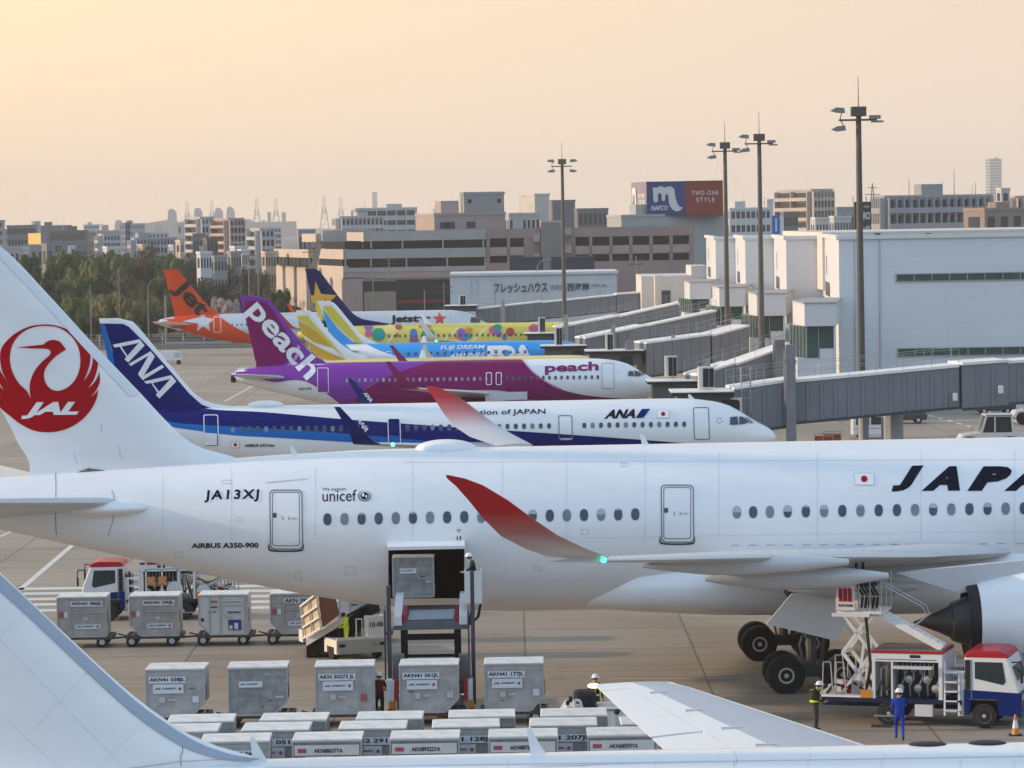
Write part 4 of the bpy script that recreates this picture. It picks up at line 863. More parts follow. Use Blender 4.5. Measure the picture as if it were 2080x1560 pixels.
BLK = [
 ('long grey building with three dark floor bands at the left edge of the skyline', 14, 14, 82, 461, 1000, 5, 9, 'ribbon', g2),
 ('small grey block cut by the left edge of the skyline', -30, -30, 13, 450, 1300, 6, 4, 'grid', g1),
 ('dark rounded hall behind the white-slatted building on the left skyline', 80, 80, 148, 461, 1150, 3, 8, 'blank', g2),
 ('dark building with an upper storey of white upright slats on the left skyline', 99, 99, 180, 472, 950, 4, 18, 'ribbon', (.15, .14, .14)),
 ('low grey block with a white sign, left of the wooded belt', 111, 111, 177, 494, 850, 4, 8, 'grid', (.2, .2, .21)),
 ('pale stepped building above the woods with a beige flat roof', 178, 196, 256, 471, 1150, 5, 8, 'ribbon', (.36, .34, .32)),
 ('narrow blue-grey tower standing above the wooded belt', 252, 254, 271, 456, 900, 11, 2, 'grid', (.13, .17, .22)),
 ('long low apartment block above the trees, four floors of balconies', 272, 274, 364, 487, 880, 6, 12, 'balcony', (.27, .28, .30)),
 ('pale terraced block behind the long low apartments', 205, 208, 262, 478, 1010, 6, 7, 'balcony', (.34, .34, .36)),
 ('apartment tower with a sunlit left side, leftmost of the three lit towers', 389, 407, 441, 444, 900, 8, 4, 'balcony', (.36, .34, .33)),
 ('apartment tower with a sunlit brick left side, middle of the three lit towers', 441, 464, 501, 447, 820, 9, 4, 'balcony', (.33, .26, .23)),
 ('apartment tower with rippling balconies, rightmost of the three lit towers', 515, 528, 560, 468, 760, 7, 3, 'balcony', (.35, .34, .33)),
 ('pale mass of port buildings far behind the lit towers', 500, 500, 608, 452, 4600, 5, 8, 'blank', g1),
 ('square grey silo tower, left one of a pair on the far port', 543, 543, 557, 432, 4550, 2, 2, 'blank', g1),
 ('square grey silo tower, right one of a pair on the far port', 572, 572, 587, 432, 4550, 2, 2, 'blank', g1),
 ('small sunlit beige house left of the leftmost lit tower', 362, 366, 379, 492, 760, 4, 2, 'grid', bei),
 ('dark low block in front of the lit towers', 418, 420, 448, 488, 700, 4, 3, 'grid', (.13, .12, .12)),
 ('pale office block with long balconies left of the big grey roof box', 720, 722, 853, 426, 1000, 7, 6, 'ribbon', (.42, .42, .41)),
 ('column-fronted pale block behind the parking building roof', 688, 690, 783, 443, 900, 6, 10, 'balcony', (.38, .37, .36)),
 ('slim pale tower far away on the horizon left of centre', 756, 756, 773, 391, 6000, 8, 2, 'blank', (.33, .36, .40)),
 ('tall pale blue tower far away at the right end of the skyline', 2007, 2010, 2040, 323, 5500, 20, 3, 'ribbon', (.36, .40, .43)),
 ('pale block with a sunlit left side behind the parking building', 1060, 1086, 1122, 397, 900, 5, 1, 'blank', (.45, .42, .38)),
 ('dark flat block right of the pale sunlit block', 1122, 1122, 1174, 410, 950, 4, 4, 'blank', (.13, .13, .14)),
 ('dark long low block left of the big roof billboard', 1173, 1173, 1241, 427, 930, 3, 6, 'ribbon', (.14, .14, .15)),
 ('white office block right of the floodlight masts with ribbon windows', 1479, 1482, 1572, 426, 900, 5, 8, 'ribbon', (.5, .52, .52)),
 ('dark block behind the blue upright sign', 1590, 1592, 1626, 434, 800, 4, 5, 'grid', (.16, .15, .15)),
 ('nine-storey apartment slab with sunlit balconies facing left', 1585, 1648, 1696, 388, 820, 9, 6, 'balcony', (.36, .31, .27)),
 ('white gabled house below the nine-storey slab', 1652, 1656, 1694, 446, 760, 2, 5, 'ribbon', (.52, .5, .47)),
 ('white low house left of the black sign tower', 1690, 1694, 1734, 443, 740, 3, 6, 'grid', (.46, .46, .45)),
 ('wide grey apartment building with white lower floors at the right', 1782, 1797, 2020, 402, 700, 6, 14, 'balcony', (.27, .27, .28)),
 ('brown low-rise with sunlit framed windows beside the wide grey apartments', 1962, 2000, 2110, 428, 620, 3, 4, 'grid', (.24, .19, .16)),
 ('narrow white stair tower at the right end of the skyline', 2028, 2034, 2056, 386, 760, 6, 1, 'grid', (.45, .44, .42)),
 ('beige balcony block cut by the right edge of the skyline', 2058, 2062, 2110, 402, 800, 5, 4, 'balcony', (.38, .3, .25)),
 ('pale block between the masts, partly hidden by the green hall', 1556, 1558, 1576, 408, 950, 5, 2, 'blank', (.5, .5, .5)),
 ('pale teal-roofed low block behind the parking building', 1031, 1034, 1102, 437, 760, 3, 7, 'grid', (.38, .38, .37)),
]
for e_ in BLK: block(*e_[:10])
rnd = random.Random(5)
for i, x in enumerate((404, 432, 466, 488, 536)):
    block('flat-roofed town house behind the bare trees, %s from the left' % ('first', 'second', 'third', 'fourth', 'fifth')[i], x, x + 3, x + rnd.randint(22, 34), 508 + rnd.randint(0, 16), 640 + i * 12, 3, 4, 'grid', rnd.choice([g1, g3, wht, bei]), 'town_house', 'house')
for i, (x, w, y) in enumerate(((0, 45, 505), (46, 64, 502), (392, 30, 478), (606, 40, 470), (1100, 50, 452), (1630, 26, 452), (1700, 40, 424), (1440, 40, 452))):
    block(('white-roofed shed at the far left above the crane tail', 'grey gabled house right of the white-roofed shed', 'grey house top peeping between the apartment towers', 'grey house behind the left end of the parking building', 'grey house behind the parking building lift tower', 'small pale house right of the blue sign', 'pale far block left of the black sign', 'pale greenish hall under the roof billboard')[i], x, x, x + w, y, 780 + 25 * i, 2, 4, 'grid', (g3, g1, g2, g1, g3, wht, g1, (.4, .44, .42))[i], 'town_house', 'house')
rnd = random.Random(17); names = ['first', 'second', 'third', 'fourth', 'fifth', 'sixth', 'seventh', 'eighth', 'ninth', 'tenth']
for i in range(10):
    x = -10 + i * 62 + rnd.randint(-8, 8); w = rnd.randint(24, 58)
    block('small pale distant block, %s from the left in the hazy back row' % names[i], x, x + rnd.choice((0, 0, 6)), x + w, rnd.randint(456, 474), 1350 + rnd.randint(0, 700), rnd.randint(3, 6), rnd.randint(5, 10), rnd.choice(('grid', 'ribbon', 'balcony')), rnd.choice([(.34, .35, .37), (.42, .42, .42), (.28, .29, .31), (.40, .37, .34)]))
for i in range(9):
    x = 30 + i * 62 + rnd.randint(-10, 10); w = rnd.randint(18, 40)
    block('small low house, %s from the left in the row just above the trees' % names[i], x, x + rnd.choice((0, 4, 5)), x + w, rnd.randint(498, 512), 735 + rnd.randint(0, 60), 2, rnd.randint(3, 6), rnd.choice(('grid', 'ribbon')), rnd.choice([(.34, .35, .37), (.46, .46, .46), (.18, .18, .19), (.36, .30, .27)]), 'town_house', 'house')
for i, (x, w, y) in enumerate(((1470, 40, 440), (1530, 30, 434), (1640, 40, 436), (1700, 30, 432), (1735, 30, 428), (860, 50, 436), (1240, 30, 440))):
    block('small pale distant block, %s from the left in the hazy row right of centre' % names[i], x, x + 4, x + w, y, 1300 + 60 * i, 5, 6, 'grid', ((.42, .43, .44), (.34, .35, .37))[i % 2])
# far port: domed conveyor halls and dockside cranes
M_far = bmat((.26, .28, .30))
for i, (x0, x1, y, dx, dy) in enumerate(((205, 262, 468, 239, 447), (262, 352, 448, 347, 424), (330, 408, 446, 400, 422), (398, 450, 444, 442, 422), (440, 512, 446, 466, 420))):
    D = 4300 + i * 110; root = thing('port_warehouse', 'far grey port warehouse, %s of five hooded ones on the left skyline' % ('first', 'second', 'third', 'fourth', 'fifth')[i], 'warehouse', (gx(x0, D, 10), D, 0))
    Wd = (x1 - x0) * D / F; H = P(x0, y, D).z; b = MB(); b.prism([(0, 0), (Wd, 0), (Wd, H - 4), (Wd * .85, H), (Wd * .25, H - 5), (0, H - 10)], 0, 60); b.build('wall', M_far, root)
    q = P(dx, dy, D).x - gx(x0, D, 10); hz = P(dx, dy, D).z; b = MB(); b.prism([(q - 6, H - 10), (q + 6, H - 10), (q + 5.5, hz - 6), (q + 3.6, hz - 2), (q + 1, hz), (q - 2, hz), (q - 4, hz - 3)], 4, 20); b.build('elevator_hood', M_far, root)
    for k_ in range(4):
        b = MB(); b.cyl((Wd * (.15 + .22 * k_), -.5, 0), (Wd * (.15 + .22 * k_), -.5, H * .8), 1.1, 1.1, 8); b.build('silo', M_far, root)
def crane_mesh():
    b = MB()
    for x in (-4, 4):
        for y in (-4, 4): b.bar((x * 1.6, y * 1.6, 0), (x * .55, y * .5, 60), 1.1)
    for z in (20, 35, 48, 60): b.bar((-4 * (1.6 - z / 57), 0, z), (4 * (1.6 - z / 57), 0, z), .9)
    b.bar((-2, -2, 35), (2, -2, 60), .7); b.bar((-2.6, -2.6, 12), (3, -2.6, 35), .7)
    return b
def boom_mesh():
    b = MB(); b.bar((-1.6, 0, 44), (-1.4, 0, 88), .8); b.bar((1.6, 0, 44), (1.4, 0, 88), .8)
    for z in range(46, 88, 6): b.bar((-1.5, 0, z), (1.5, 0, z + 5), .4)
    b.bar((-1.5, 0, 88), (1.5, 0, 88), .8); return b
crn = []
for i, (x, y) in enumerate(((380, 410), (430, 408), (521, 402), (560, 404), (658, 398), (692, 402))):
    D = 6300 - i * 60; q = P(x, y, D)
    if not crn:
        r_ = thing('dockside_crane', '', 'crane', (q.x, D, 0)); a = crane_mesh().build('gantry_frame', bmat((.42, .42, .42)), r_); c_ = boom_mesh().build('raised_boom', bmat((.5, .4, .38)), r_); crn.append(r_)
    else: r_ = copy_tree(crn[0]); r_.location = (q.x, D, 0)
    r_.scale = (q.z / 88 if 0 else 1.35, 1.35, q.z / 88); tag(r_, 'pale far dockside crane with raised boom, %s of six' % ('first from the left', 'second from the left', 'third from the left', 'third from the right', 'second from the right', 'rightmost')[i], 'crane', 'dockside cranes on the horizon')
# helpers for things laid out by photo columns at one distance
class Face:
    def __init__(s, D, xref): s.D = D; s.x = xref
    def b(s, b, x0, x1, y0, y1, d0=0, d1=1.0, xc=None):
        xc = xc or (x0 + x1) / 2; a = P(xc, y0, s.D).z; c = P(xc, y1, s.D).z; ym = (y0 + y1) / 2; return b.box(P(x0, ym, s.D).x, P(x1, ym, s.D).x, s.D + d0, s.D + d1, min(a, c), max(a, c))
# ---- parking building
f = Face(640, 900); pk = thing('parking_building', 'long grey and dusty pink parking building with open decks across the middle', 'building', (0, 0, 0))
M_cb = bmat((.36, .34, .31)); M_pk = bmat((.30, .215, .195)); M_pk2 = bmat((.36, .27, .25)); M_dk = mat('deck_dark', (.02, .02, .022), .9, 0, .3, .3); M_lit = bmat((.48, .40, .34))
b = MB(); f.b(b, 700, 986, 488, 660, 4, 60); f.b(b, 986, 1410, 470, 660, 4, 60); f.b(b, 1099, 1140, 462, 660, -.5, 20); b.build('deck_interior', M_dk, pk)  # near-black box: shade inside the open decks put into its colour
b = MB(); f.b(b, 738, 987, 468, 488, 0, 1); f.b(b, 700, 987, 505, 524, 0, 1); f.b(b, 697, 987, 542, 551, 0, 1); b.build('deck_parapet', M_cb, pk)
b = MB(); f.b(b, 697, 987, 551, 564, .1, 1); f.b(b, 697, 740, 564, 645, .1, 1); b.build('wall', M_pk2, pk); b = MB(); f.b(b, 740, 987, 564, 645, .2, 1); b.build('wall', bmat((.2, .19, .19)), pk)
b = MB()
for x in (752, 816, 898, 980): f.b(b, x, x + 3, 488, 505, .1, .8)
for x in (700, 752, 824, 907, 984): f.b(b, x, x + 3, 524, 542, .1, .8)
b.build('column', M_cb, pk)
b = MB(); f.b(b, 988, 1410, 462, 481, 0, 1); f.b(b, 988, 1410, 499, 517, .2, 1); f.b(b, 988, 1410, 531, 645, .1, 1)
for x0, x1 in ((988, 995), (1030, 1036), (1064, 1100), (1140, 1169), (1197, 1203), (1238, 1244), (1278, 1285), (1319, 1326), (1360, 1367), (1400, 1410)): f.b(b, x0, x1, 481, 499, .1, 1, 1200); f.b(b, x0, x1, 517, 531, .1, 1, 1200)
b.build('wall', M_pk, pk)
b = MB()
for x0, x1 in ((995, 1030), (1036, 1064), (1169, 1197), (1203, 1238), (1244, 1278), (1285, 1319), (1326, 1360), (1367, 1400)): f.b(b, x0, x1, 500, 516, -.1, .15, 1200)
b.build('spandrel_panel', M_pk2, pk)
b = MB(); f.b(b, 1099, 1140, 452, 560, -2, 3); b.build('lift_tower', bmat((.2, .195, .18)), pk)
for x, y in ((1084, 475), (1084, 515), (1147, 462), (1147, 498)): b = MB(); f.b(b, x, x + 13, y, y + 16, -1, 1); b.build('louvre_box', bmat((.36, .32, .31)), pk)
# sunlit left end: turned walls, wall colour lightened and warmed for the sun
def turned(px0, px1, y0, y1, D0, D1, m, name, par):
    a, c = P(px0, y0, D1), P(px1, y0, D0); z0, z1 = P(px1, y1, D0).z, P(px1, y0, D0).z
    b = MB(); b.add([(a.x, D1, z0), (c.x, D0, z0), (c.x, D0, z1), (a.x, D1, z1), (a.x + 1, D1 + 1, z0), (c.x + 1, D0 + 1, z0), (c.x + 1, D0 + 1, z1), (a.x + 1, D1 + 1, z1)], [(0, 1, 2, 3), (7, 6, 5, 4), (0, 4, 5, 1), (3, 2, 6, 7), (0, 3, 7, 4), (1, 5, 6, 2)]); return b.build(name, m, par)
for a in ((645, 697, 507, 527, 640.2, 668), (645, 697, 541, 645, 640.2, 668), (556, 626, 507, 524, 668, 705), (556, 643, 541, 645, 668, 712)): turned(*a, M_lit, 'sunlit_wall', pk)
for a in ((648, 696, 527, 541, 642.5, 666), (558, 626, 524, 541, 669, 704)): turned(*a, M_dk, 'deck_opening_shade', pk)  # solid near-black slabs painted as the shade in the openings
turned(613, 641, 475, 492, 670, 690, M_lit, 'sunlit_wall', pk); turned(704, 738, 472, 491, 641, 662, M_lit, 'sunlit_wall', pk); turned(660, 738, 491, 507, 643, 664, M_dk, 'deck_opening_shade', pk)
b = MB(); f.b(b, 641, 738, 468, 492, 25, 50); f.b(b, 613, 700, 492, 507, 32, 40); b.build('wall', M_cb, pk)
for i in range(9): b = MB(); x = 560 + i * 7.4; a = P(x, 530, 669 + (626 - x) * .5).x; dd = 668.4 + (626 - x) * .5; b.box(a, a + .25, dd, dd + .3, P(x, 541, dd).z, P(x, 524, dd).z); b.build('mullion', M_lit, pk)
a, c = P(648, 494, 636), P(634, 556, 636); b = MB(); b.bar(a, c, 1.1); b.build('sloping_strut', bmat((.33, .23, .18)), pk)
r_, Wd, H, dp = block('big plain grey box on the roof of the pink-walled block', 940, 942, 1030, 395, 700, 1, 1, 'blank', (.30, .29, .29), 'roof_hall', 'building'); 
for u in (.1, .83): b = MB(); b.box(Wd * u, Wd * u + .8, -.04, .1, H - 1.8, H - 1); b.build('vent', M_dk, r_)
r_, Wd, H, dp = block('pink-walled rooftop block with two windows and a sunlit left end', 850, 882, 1032, 438, 668, 1, 1, 'blank', (.36, .29, .27), 'rooftop_block', 'building')
for u in (.08, .16, .45): b = MB(); b.box(Wd * u, Wd * u + 1.9, -.04, .1, H - 2.6, H - 1.3); b.build('window', M_win, r_)
b = MB(); q = P(937, 392, 690); b.cyl((q.x, 690, 10), (q.x, 690, q.z), .22, .18, 8); tag(b.build('chimney', bmat((.5, .42, .32))), 'thin beige chimney left of the big grey roof box', 'chimney')
b = MB(); q = P(70, 449, 1000); b.cyl((q.x, 1002, 0), (q.x, 1002, q.z), 1.5, 1.5, 12); tag(b.build('water_tank', bmat((.42, .42, .42)), smooth=True), 'pale round water tank on the left skyline', 'tank')
b = MB(); q = P(57, 474, 880); c = P(80, 496, 880); b.box(q.x, c.x, 880, 883, c.z, q.z); tag(b.build('lit_hoarding', mat('sunset_glow_panel', (.75, .42, .12), .4, .4, .1, .3, emit=(1, .55, .15), est=.55)), 'hoarding glowing yellow in the low sun on the left skyline', 'sign')  # emission stands in for low sun on the panel, no lamp
def sign_board(label, x0, x1, y0, y1, D, m, frame=None, depth=.6, name='sign_board'):
    q, c = P(x0, y0, D), P(x1, y1, D); r_ = thing(name, label, 'sign', (q.x, D, c.z)); w, h = c.x - q.x, q.z - c.z
    b = MB(); b.box(0, w, 0, depth, 0, h); b.build('panel', m, r_); b = MB(); b.box(w * .2, w * .2 + .3, depth, depth + .3, -c.z, h); b.box(w * .8, w * .8 + .3, depth, depth + .3, -c.z, h); b.build('post', M_steel, r_); return r_, w, h
M_wht = mat('sign_white', (.62, .62, .6), .6, 0, .03)
# roof billboard
D = 720; r_, w, h = sign_board('large blue and red roof billboard with white lettering and a grey left face', 1313, 1469, 369, 436, D, mat('billboard_blue', (.012, .035, .16), .5, 0, .05, .3), depth=6, name='roof_billboard')
b = MB(); b.box(w * .51, w + .02, -.05, 5.9, .02, h + .02); b.build('red_panel', mat('billboard_red', (.22, .022, .012), .6, 0, .12, .2), r_)
a = P(1282, 400, D + 14).x - P(1313, 400, D).x
b = MB(); b.add([(a, 14, 0), (-.02, -.03, 0), (-.02, -.03, h), (a, 14, h), (a + .5, 14.3, 0), (.3, .3, 0), (.3, .3, h), (a + .5, 14.3, h)], [(0, 1, 2, 3), (7, 6, 5, 4), (0, 4, 5, 1), (3, 2, 6, 7), (0, 3, 7, 4), (1, 5, 6, 2)]); b.build('grey_panel', bmat((.25, .22, .26)), r_)
text_on('NAFCO', M_wht, r_, (1.0, -.12, 1.1), (1, 0, 0), (0, 0, 1), 3.4, 1.05, .03)
lg = spline([(1.3, 6), (2.2, 5.9), (3.0, 6.2), (4.0, 5.9), (5.0, 6.15), (5.9, 5.6), (6.1, 4.4), (6.4, 3), (7.0, 1.9), (7.7, 1.6), (7.0, 1.0), (6.2, .9), (5.3, 1.5), (4.8, 2.6), (4.7, 3.8), (4.4, 4.6), (4.0, 4.2), (3.9, 3.2), (3.3, 3.2), (3.2, 4.4), (2.7, 4.8), (2.4, 4.2), (2.4, 3.0), (1.5, 3.0), (1.4, 4.8), (1.3, 6)], 3)
sc = h / 7.2; vs, fs = polyfaces([lg[:-1]]); b = MB(); b.add([(x * sc * .98, -.1, y * sc) for x, y in vs], fs); b.build('emblem', M_wht, r_, fix=False)
text_on('TWO-ONE', M_wht, r_, (w * .59, -.12, h * .58), (1, 0, 0), (0, 0, 1), w * .35, .95, .01, space=1.3); text_on('STYLE', M_wht, r_, (w * .65, -.12, h * .38), (1, 0, 0), (0, 0, 1), w * .24, .95, .01, space=1.3)
ul = Vector((-a, -14, 0)).normalized(); ln = math.hypot(a, 14)
text_on('HOME', M_wht, r_, Vector((a, 13.8, h * .52)) + ul * ln * .48, ul, (0, 0, 1), ln * .42, 1.0, .02).location = (-.12, -.1, 0); text_on('CENTER', M_wht, r_, Vector((a, 13.8, h * .34)) + ul * ln * .48, ul, (0, 0, 1), ln * .46, 1.0, .02).location = (-.12, -.1, 0)
b = MB(); b.add([Vector((a, 13.8, y * sc)) + ul * (x * ln * .055) for x, y in vs], fs); b.build('emblem', M_wht, r_, fix=False).location = (-.12, -.1, 0)
block('pale grey store building carrying the roof billboard', 1238, 1262, 1480, 441, 716, 1, 1, 'blank', (.34, .35, .34), 'store_building')
r_, w, h = sign_board('black upright roof sign with white letters behind the tallest mast', 1736, 1770, 410, 472, 690, mat('sign_black', (.012, .013, .018), .5, 0, 0), depth=2.5)
text_on('RO', M_wht, r_, (w * .52, -.1, h * .42), (1, 0, 0), (0, 0, 1), w * .42, h * .25, .03); text_on('-ill', M_wht, r_, (w * .5, -.1, h * .1), (1, 0, 0), (0, 0, 1), w * .4, h * .12, .02)
b = MB(); b.box(w * .56, w * .9, -.05, 0, h * .8, h * .88); b.build('small_white_panel', M_winb, r_)
for u in (-.1, .3, .7, 1.1): b = MB(); b.tube([(w * u, 0, h), (w * u, -.6, h + .9), (w * u - .3, -1.2, h + .8)], .08); b.build('sign_lamp', M_steel, r_)
r_, w, h = sign_board('blue and white upright sign beside the dark block', 1568, 1592, 438, 476, 640, mat('sign_blue', (.02, .12, .38), .5, 0, .05), depth=1)
b = MB(); b.box(w * .68, w, -.05, 0, 0, h); b.build('white_strip', M_wht, r_); b = MB(); b.box(w * .28, w * .42, -.05, 0, h * .15, h * .85); b.build('white_mark', M_wht, r_)
r_, w, h = sign_board('small white sign with dark characters left of the wooded belt', 137, 164, 499, 517, 820, M_wht, depth=.5)
text_on('HA', M_dark, r_, (w * .3, -.1, h * .15), (1, 0, 0), (0, 0, 1), w * .55, h * .7, .03)
# white roadside hall with katakana lettering
f = Face(530, 1085); wh = thing('shop_hall', 'long low white shop hall with dark Japanese lettering above the jet bridges', 'building', (0, 0, 0)); M_ww = mat('white_cladding', (.52, .53, .55), .6, 0, .06, .3)
b = MB(); f.b(b, 915, 1254, 557, 700, 0, 20, 1085); b.build('wall', M_ww, wh); b = MB(); f.b(b, 913, 1256, 553, 558, -.4, 20.4, 1085); b.build('roof_edge', mat('pale_trim', (.6, .6, .6), .6), wh)
def wtext(t, x0, x1, y0, y1, D, par, m=M_dark, bold=.03): q = P(x0, y1, D); c = P(x1, y0, D); return text_on(t, m, par, (q.x, D, q.z), (1, 0, 0), (0, 0, 1), c.x - q.x, c.z - q.z, bold)
wtext('フレッシュハウス', 1003, 1112, 573, 596, 529.8, wh); wtext('西海岸', 1152, 1197, 574, 592, 529.8, wh); wtext('古賀店', 1118, 1143, 578, 589, 529.8, wh, bold=.0); wtext('OPEN 24h', 1201, 1232, 577, 583, 529.8, wh, bold=.0)
for x in (957, 970): b = MB(); f.b(b, x, x + 1.2, 558, 600, -.1, .1); b.build('downpipe', M_lline, wh)
f = Face(560, 830); dk = thing('warehouse', 'black warehouse with a dark red band below the parking building', 'warehouse', (0, 0, 0))
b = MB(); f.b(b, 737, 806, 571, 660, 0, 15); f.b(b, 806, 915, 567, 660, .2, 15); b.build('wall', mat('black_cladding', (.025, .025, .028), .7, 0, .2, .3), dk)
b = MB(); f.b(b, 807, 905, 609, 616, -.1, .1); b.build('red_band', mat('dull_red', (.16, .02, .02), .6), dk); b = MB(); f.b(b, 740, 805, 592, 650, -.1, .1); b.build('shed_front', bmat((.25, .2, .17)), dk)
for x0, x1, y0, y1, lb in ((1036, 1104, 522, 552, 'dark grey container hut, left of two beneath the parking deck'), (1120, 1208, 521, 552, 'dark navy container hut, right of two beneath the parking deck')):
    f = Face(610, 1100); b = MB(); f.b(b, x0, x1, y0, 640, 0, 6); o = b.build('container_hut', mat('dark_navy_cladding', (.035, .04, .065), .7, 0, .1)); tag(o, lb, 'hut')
# ================================================================ terminal
M_tw = mat('terminal_panel', (.56, .57, .585), .45, 0, .04, .15); M_tr = mat('terminal_rim', (.62, .62, .62), .5, 0, .03)
def panel_mat():
    m = bpy.data.materials.new('terminal_cladding'); m.use_nodes = True; t = m.node_tree; b = t.nodes['Principled BSDF']; b.inputs['Roughness'].default_value = .42; L = t.links.new
    tc = t.nodes.new('ShaderNodeTexCoord'); br = t.nodes.new('ShaderNodeTexBrick'); mp = t.nodes.new('ShaderNodeMapping'); cx = t.nodes.new('ShaderNodeCombineXYZ'); sp = t.nodes.new('ShaderNodeSeparateXYZ'); ad = t.nodes.new('ShaderNodeMath')
    L(tc.outputs['Object'], sp.inputs[0]); L(sp.outputs[0], ad.inputs[0]); L(sp.outputs[1], ad.inputs[1]); L(ad.outputs[0], cx.inputs[0]); L(sp.outputs[2], cx.inputs[1]); L(cx.outputs[0], br.inputs[0])
    br.inputs['Color1'].default_value = (.60, .615, .635, 1); br.inputs['Color2'].default_value = (.625, .64, .66, 1); br.inputs['Mortar'].default_value = (.55, .565, .59, 1)
    br.inputs['Scale'].default_value = 1; br.inputs['Brick Width'].default_value = 3.6; br.inputs['Row Height'].default_value = .9; br.inputs['Mortar Size'].default_value = .022; br.offset = 0
    L(br.outputs[0], b.inputs['Base Color']); return m
M_tc = panel_mat(); M_green_gl = mat('green_glass', (.05, .085, .075), .12, 0, .25, .4); M_mull = mat('mullion_grey', (.3, .31, .31), .5)
T = thing('terminal_building', 'long white terminal with stepped sunlit bays along the jet bridges', 'building', (0, 0, 0))
segs = [(2600, 1705, 300, 1672, 338), (1672, 1598, 338, 1573, 371), (1573, 1515, 371, 1495, 410), (1495, 1455, 410, 1436, 452)]
for i, (xr, xl, D, xf, Df) in enumerate(segs):
    zt = P(xl, 486.5, D).z; XL = P(xl, 600, D).x; XR = P(xr, 600, D).x + (6 if i == 0 else 3); XF = P(xf, 600, Df).x
    b = MB(); b.box(XL, XR, D, D + 8, 0, zt); b.build('front_wall', M_tc, T)
    b = MB(); b.prism([(XL, D + .01), (XL + 3, D + .01), (XF + 3, Df - .02), (XF, Df - .02)], 0, zt - .01, 'z'); b.build('side_wall', M_tc, T)
    b = MB(); b.prism([(XL - .25, D - .25), (XR, D - .25), (XR, D + .6), (XL + .4, D + .6), (XF + .4, Df), (XF - .25, Df)], zt, zt + .35, 'z'); b.build('roof_edge', M_tr, T)
    # slot window and door on the sunlit side wall
    for u, z0, z1, wd in ((.72, 11.6, 13.4, .05), (.55, 9.6, 10.9, .5)):
        a = Vector((XL, D, 0)).lerp(Vector((XF, Df, 0)), u); c = Vector((XL, D, 0)).lerp(Vector((XF, Df, 0)), u + wd * .5)
        b = MB(); o_ = Vector((-.05, -.02, 0)); b.face([a + o_ + Vector((0, 0, z0)), c + o_ + Vector((0, 0, z0)), c + o_ + Vector((0, 0, z1)), a + o_ + Vector((0, 0, z1))]); b.build('side_window', M_win, T)
b = MB(); X = P(1670, 470, 332).x; b.box(X, X + 60, 332, 380, 10, P(1700, 476, 332).z + .2); b.build('upper_roof', mat('upper_roof_beige', (.62, .56, .5), .6), T)
b = MB(); X = P(1540, 480, 372).x; b.box(X, P(1670, 480, 372).x, 373, 400, 14, P(1600, 480, 372).z); b.build('upper_roof', M_tr, T)
for px in (1320 + 260 * i for i in range(0)): pass
for px, y in ((1778, 478), (1881, 478), (2014, 478)): q = P(px, y, 331.5); b = MB(); b.box(q.x, q.x + .5, 331.6, 331.9, q.z - .2, q.z + .2); b.build('roof_vent', M_dark, T)
for (xa, xb, ya, yb) in ((1820, 2090, 556, 569), (1823, 2090, 707, 721)):
    A_, B_ = P(xa, (ya + yb) / 2, 299.9), P(xb, (ya + yb) / 2, 299.9); z1, z0 = P(1950, ya, 300).z, P(1950, yb, 300).z
    b = MB(); b.box(A_.x, B_.x, 299.94, 300.1, z0, z1); w_ = b.build('window', M_green_gl, T); b = MB()
    for k_ in range(8): x = A_.x + (B_.x - A_.x) * k_ / 7.5; b.box(x, x + .08, 299.88, 299.94, z0, z1)
    b.box(A_.x - .05, B_.x, 299.86, 299.93, z1, z1 + .08); b.box(A_.x - .05, B_.x, 299.86, 299.93, z0 - .08, z0); b.build('window_frame', M_mull, w_)
for px in (1735, 1786): a = P(px, 600, 299.9); b = MB(); b.box(a.x, a.x + .12, 299.9, 300, 0, 15); b.build('cladding_joint', M_lline, T)
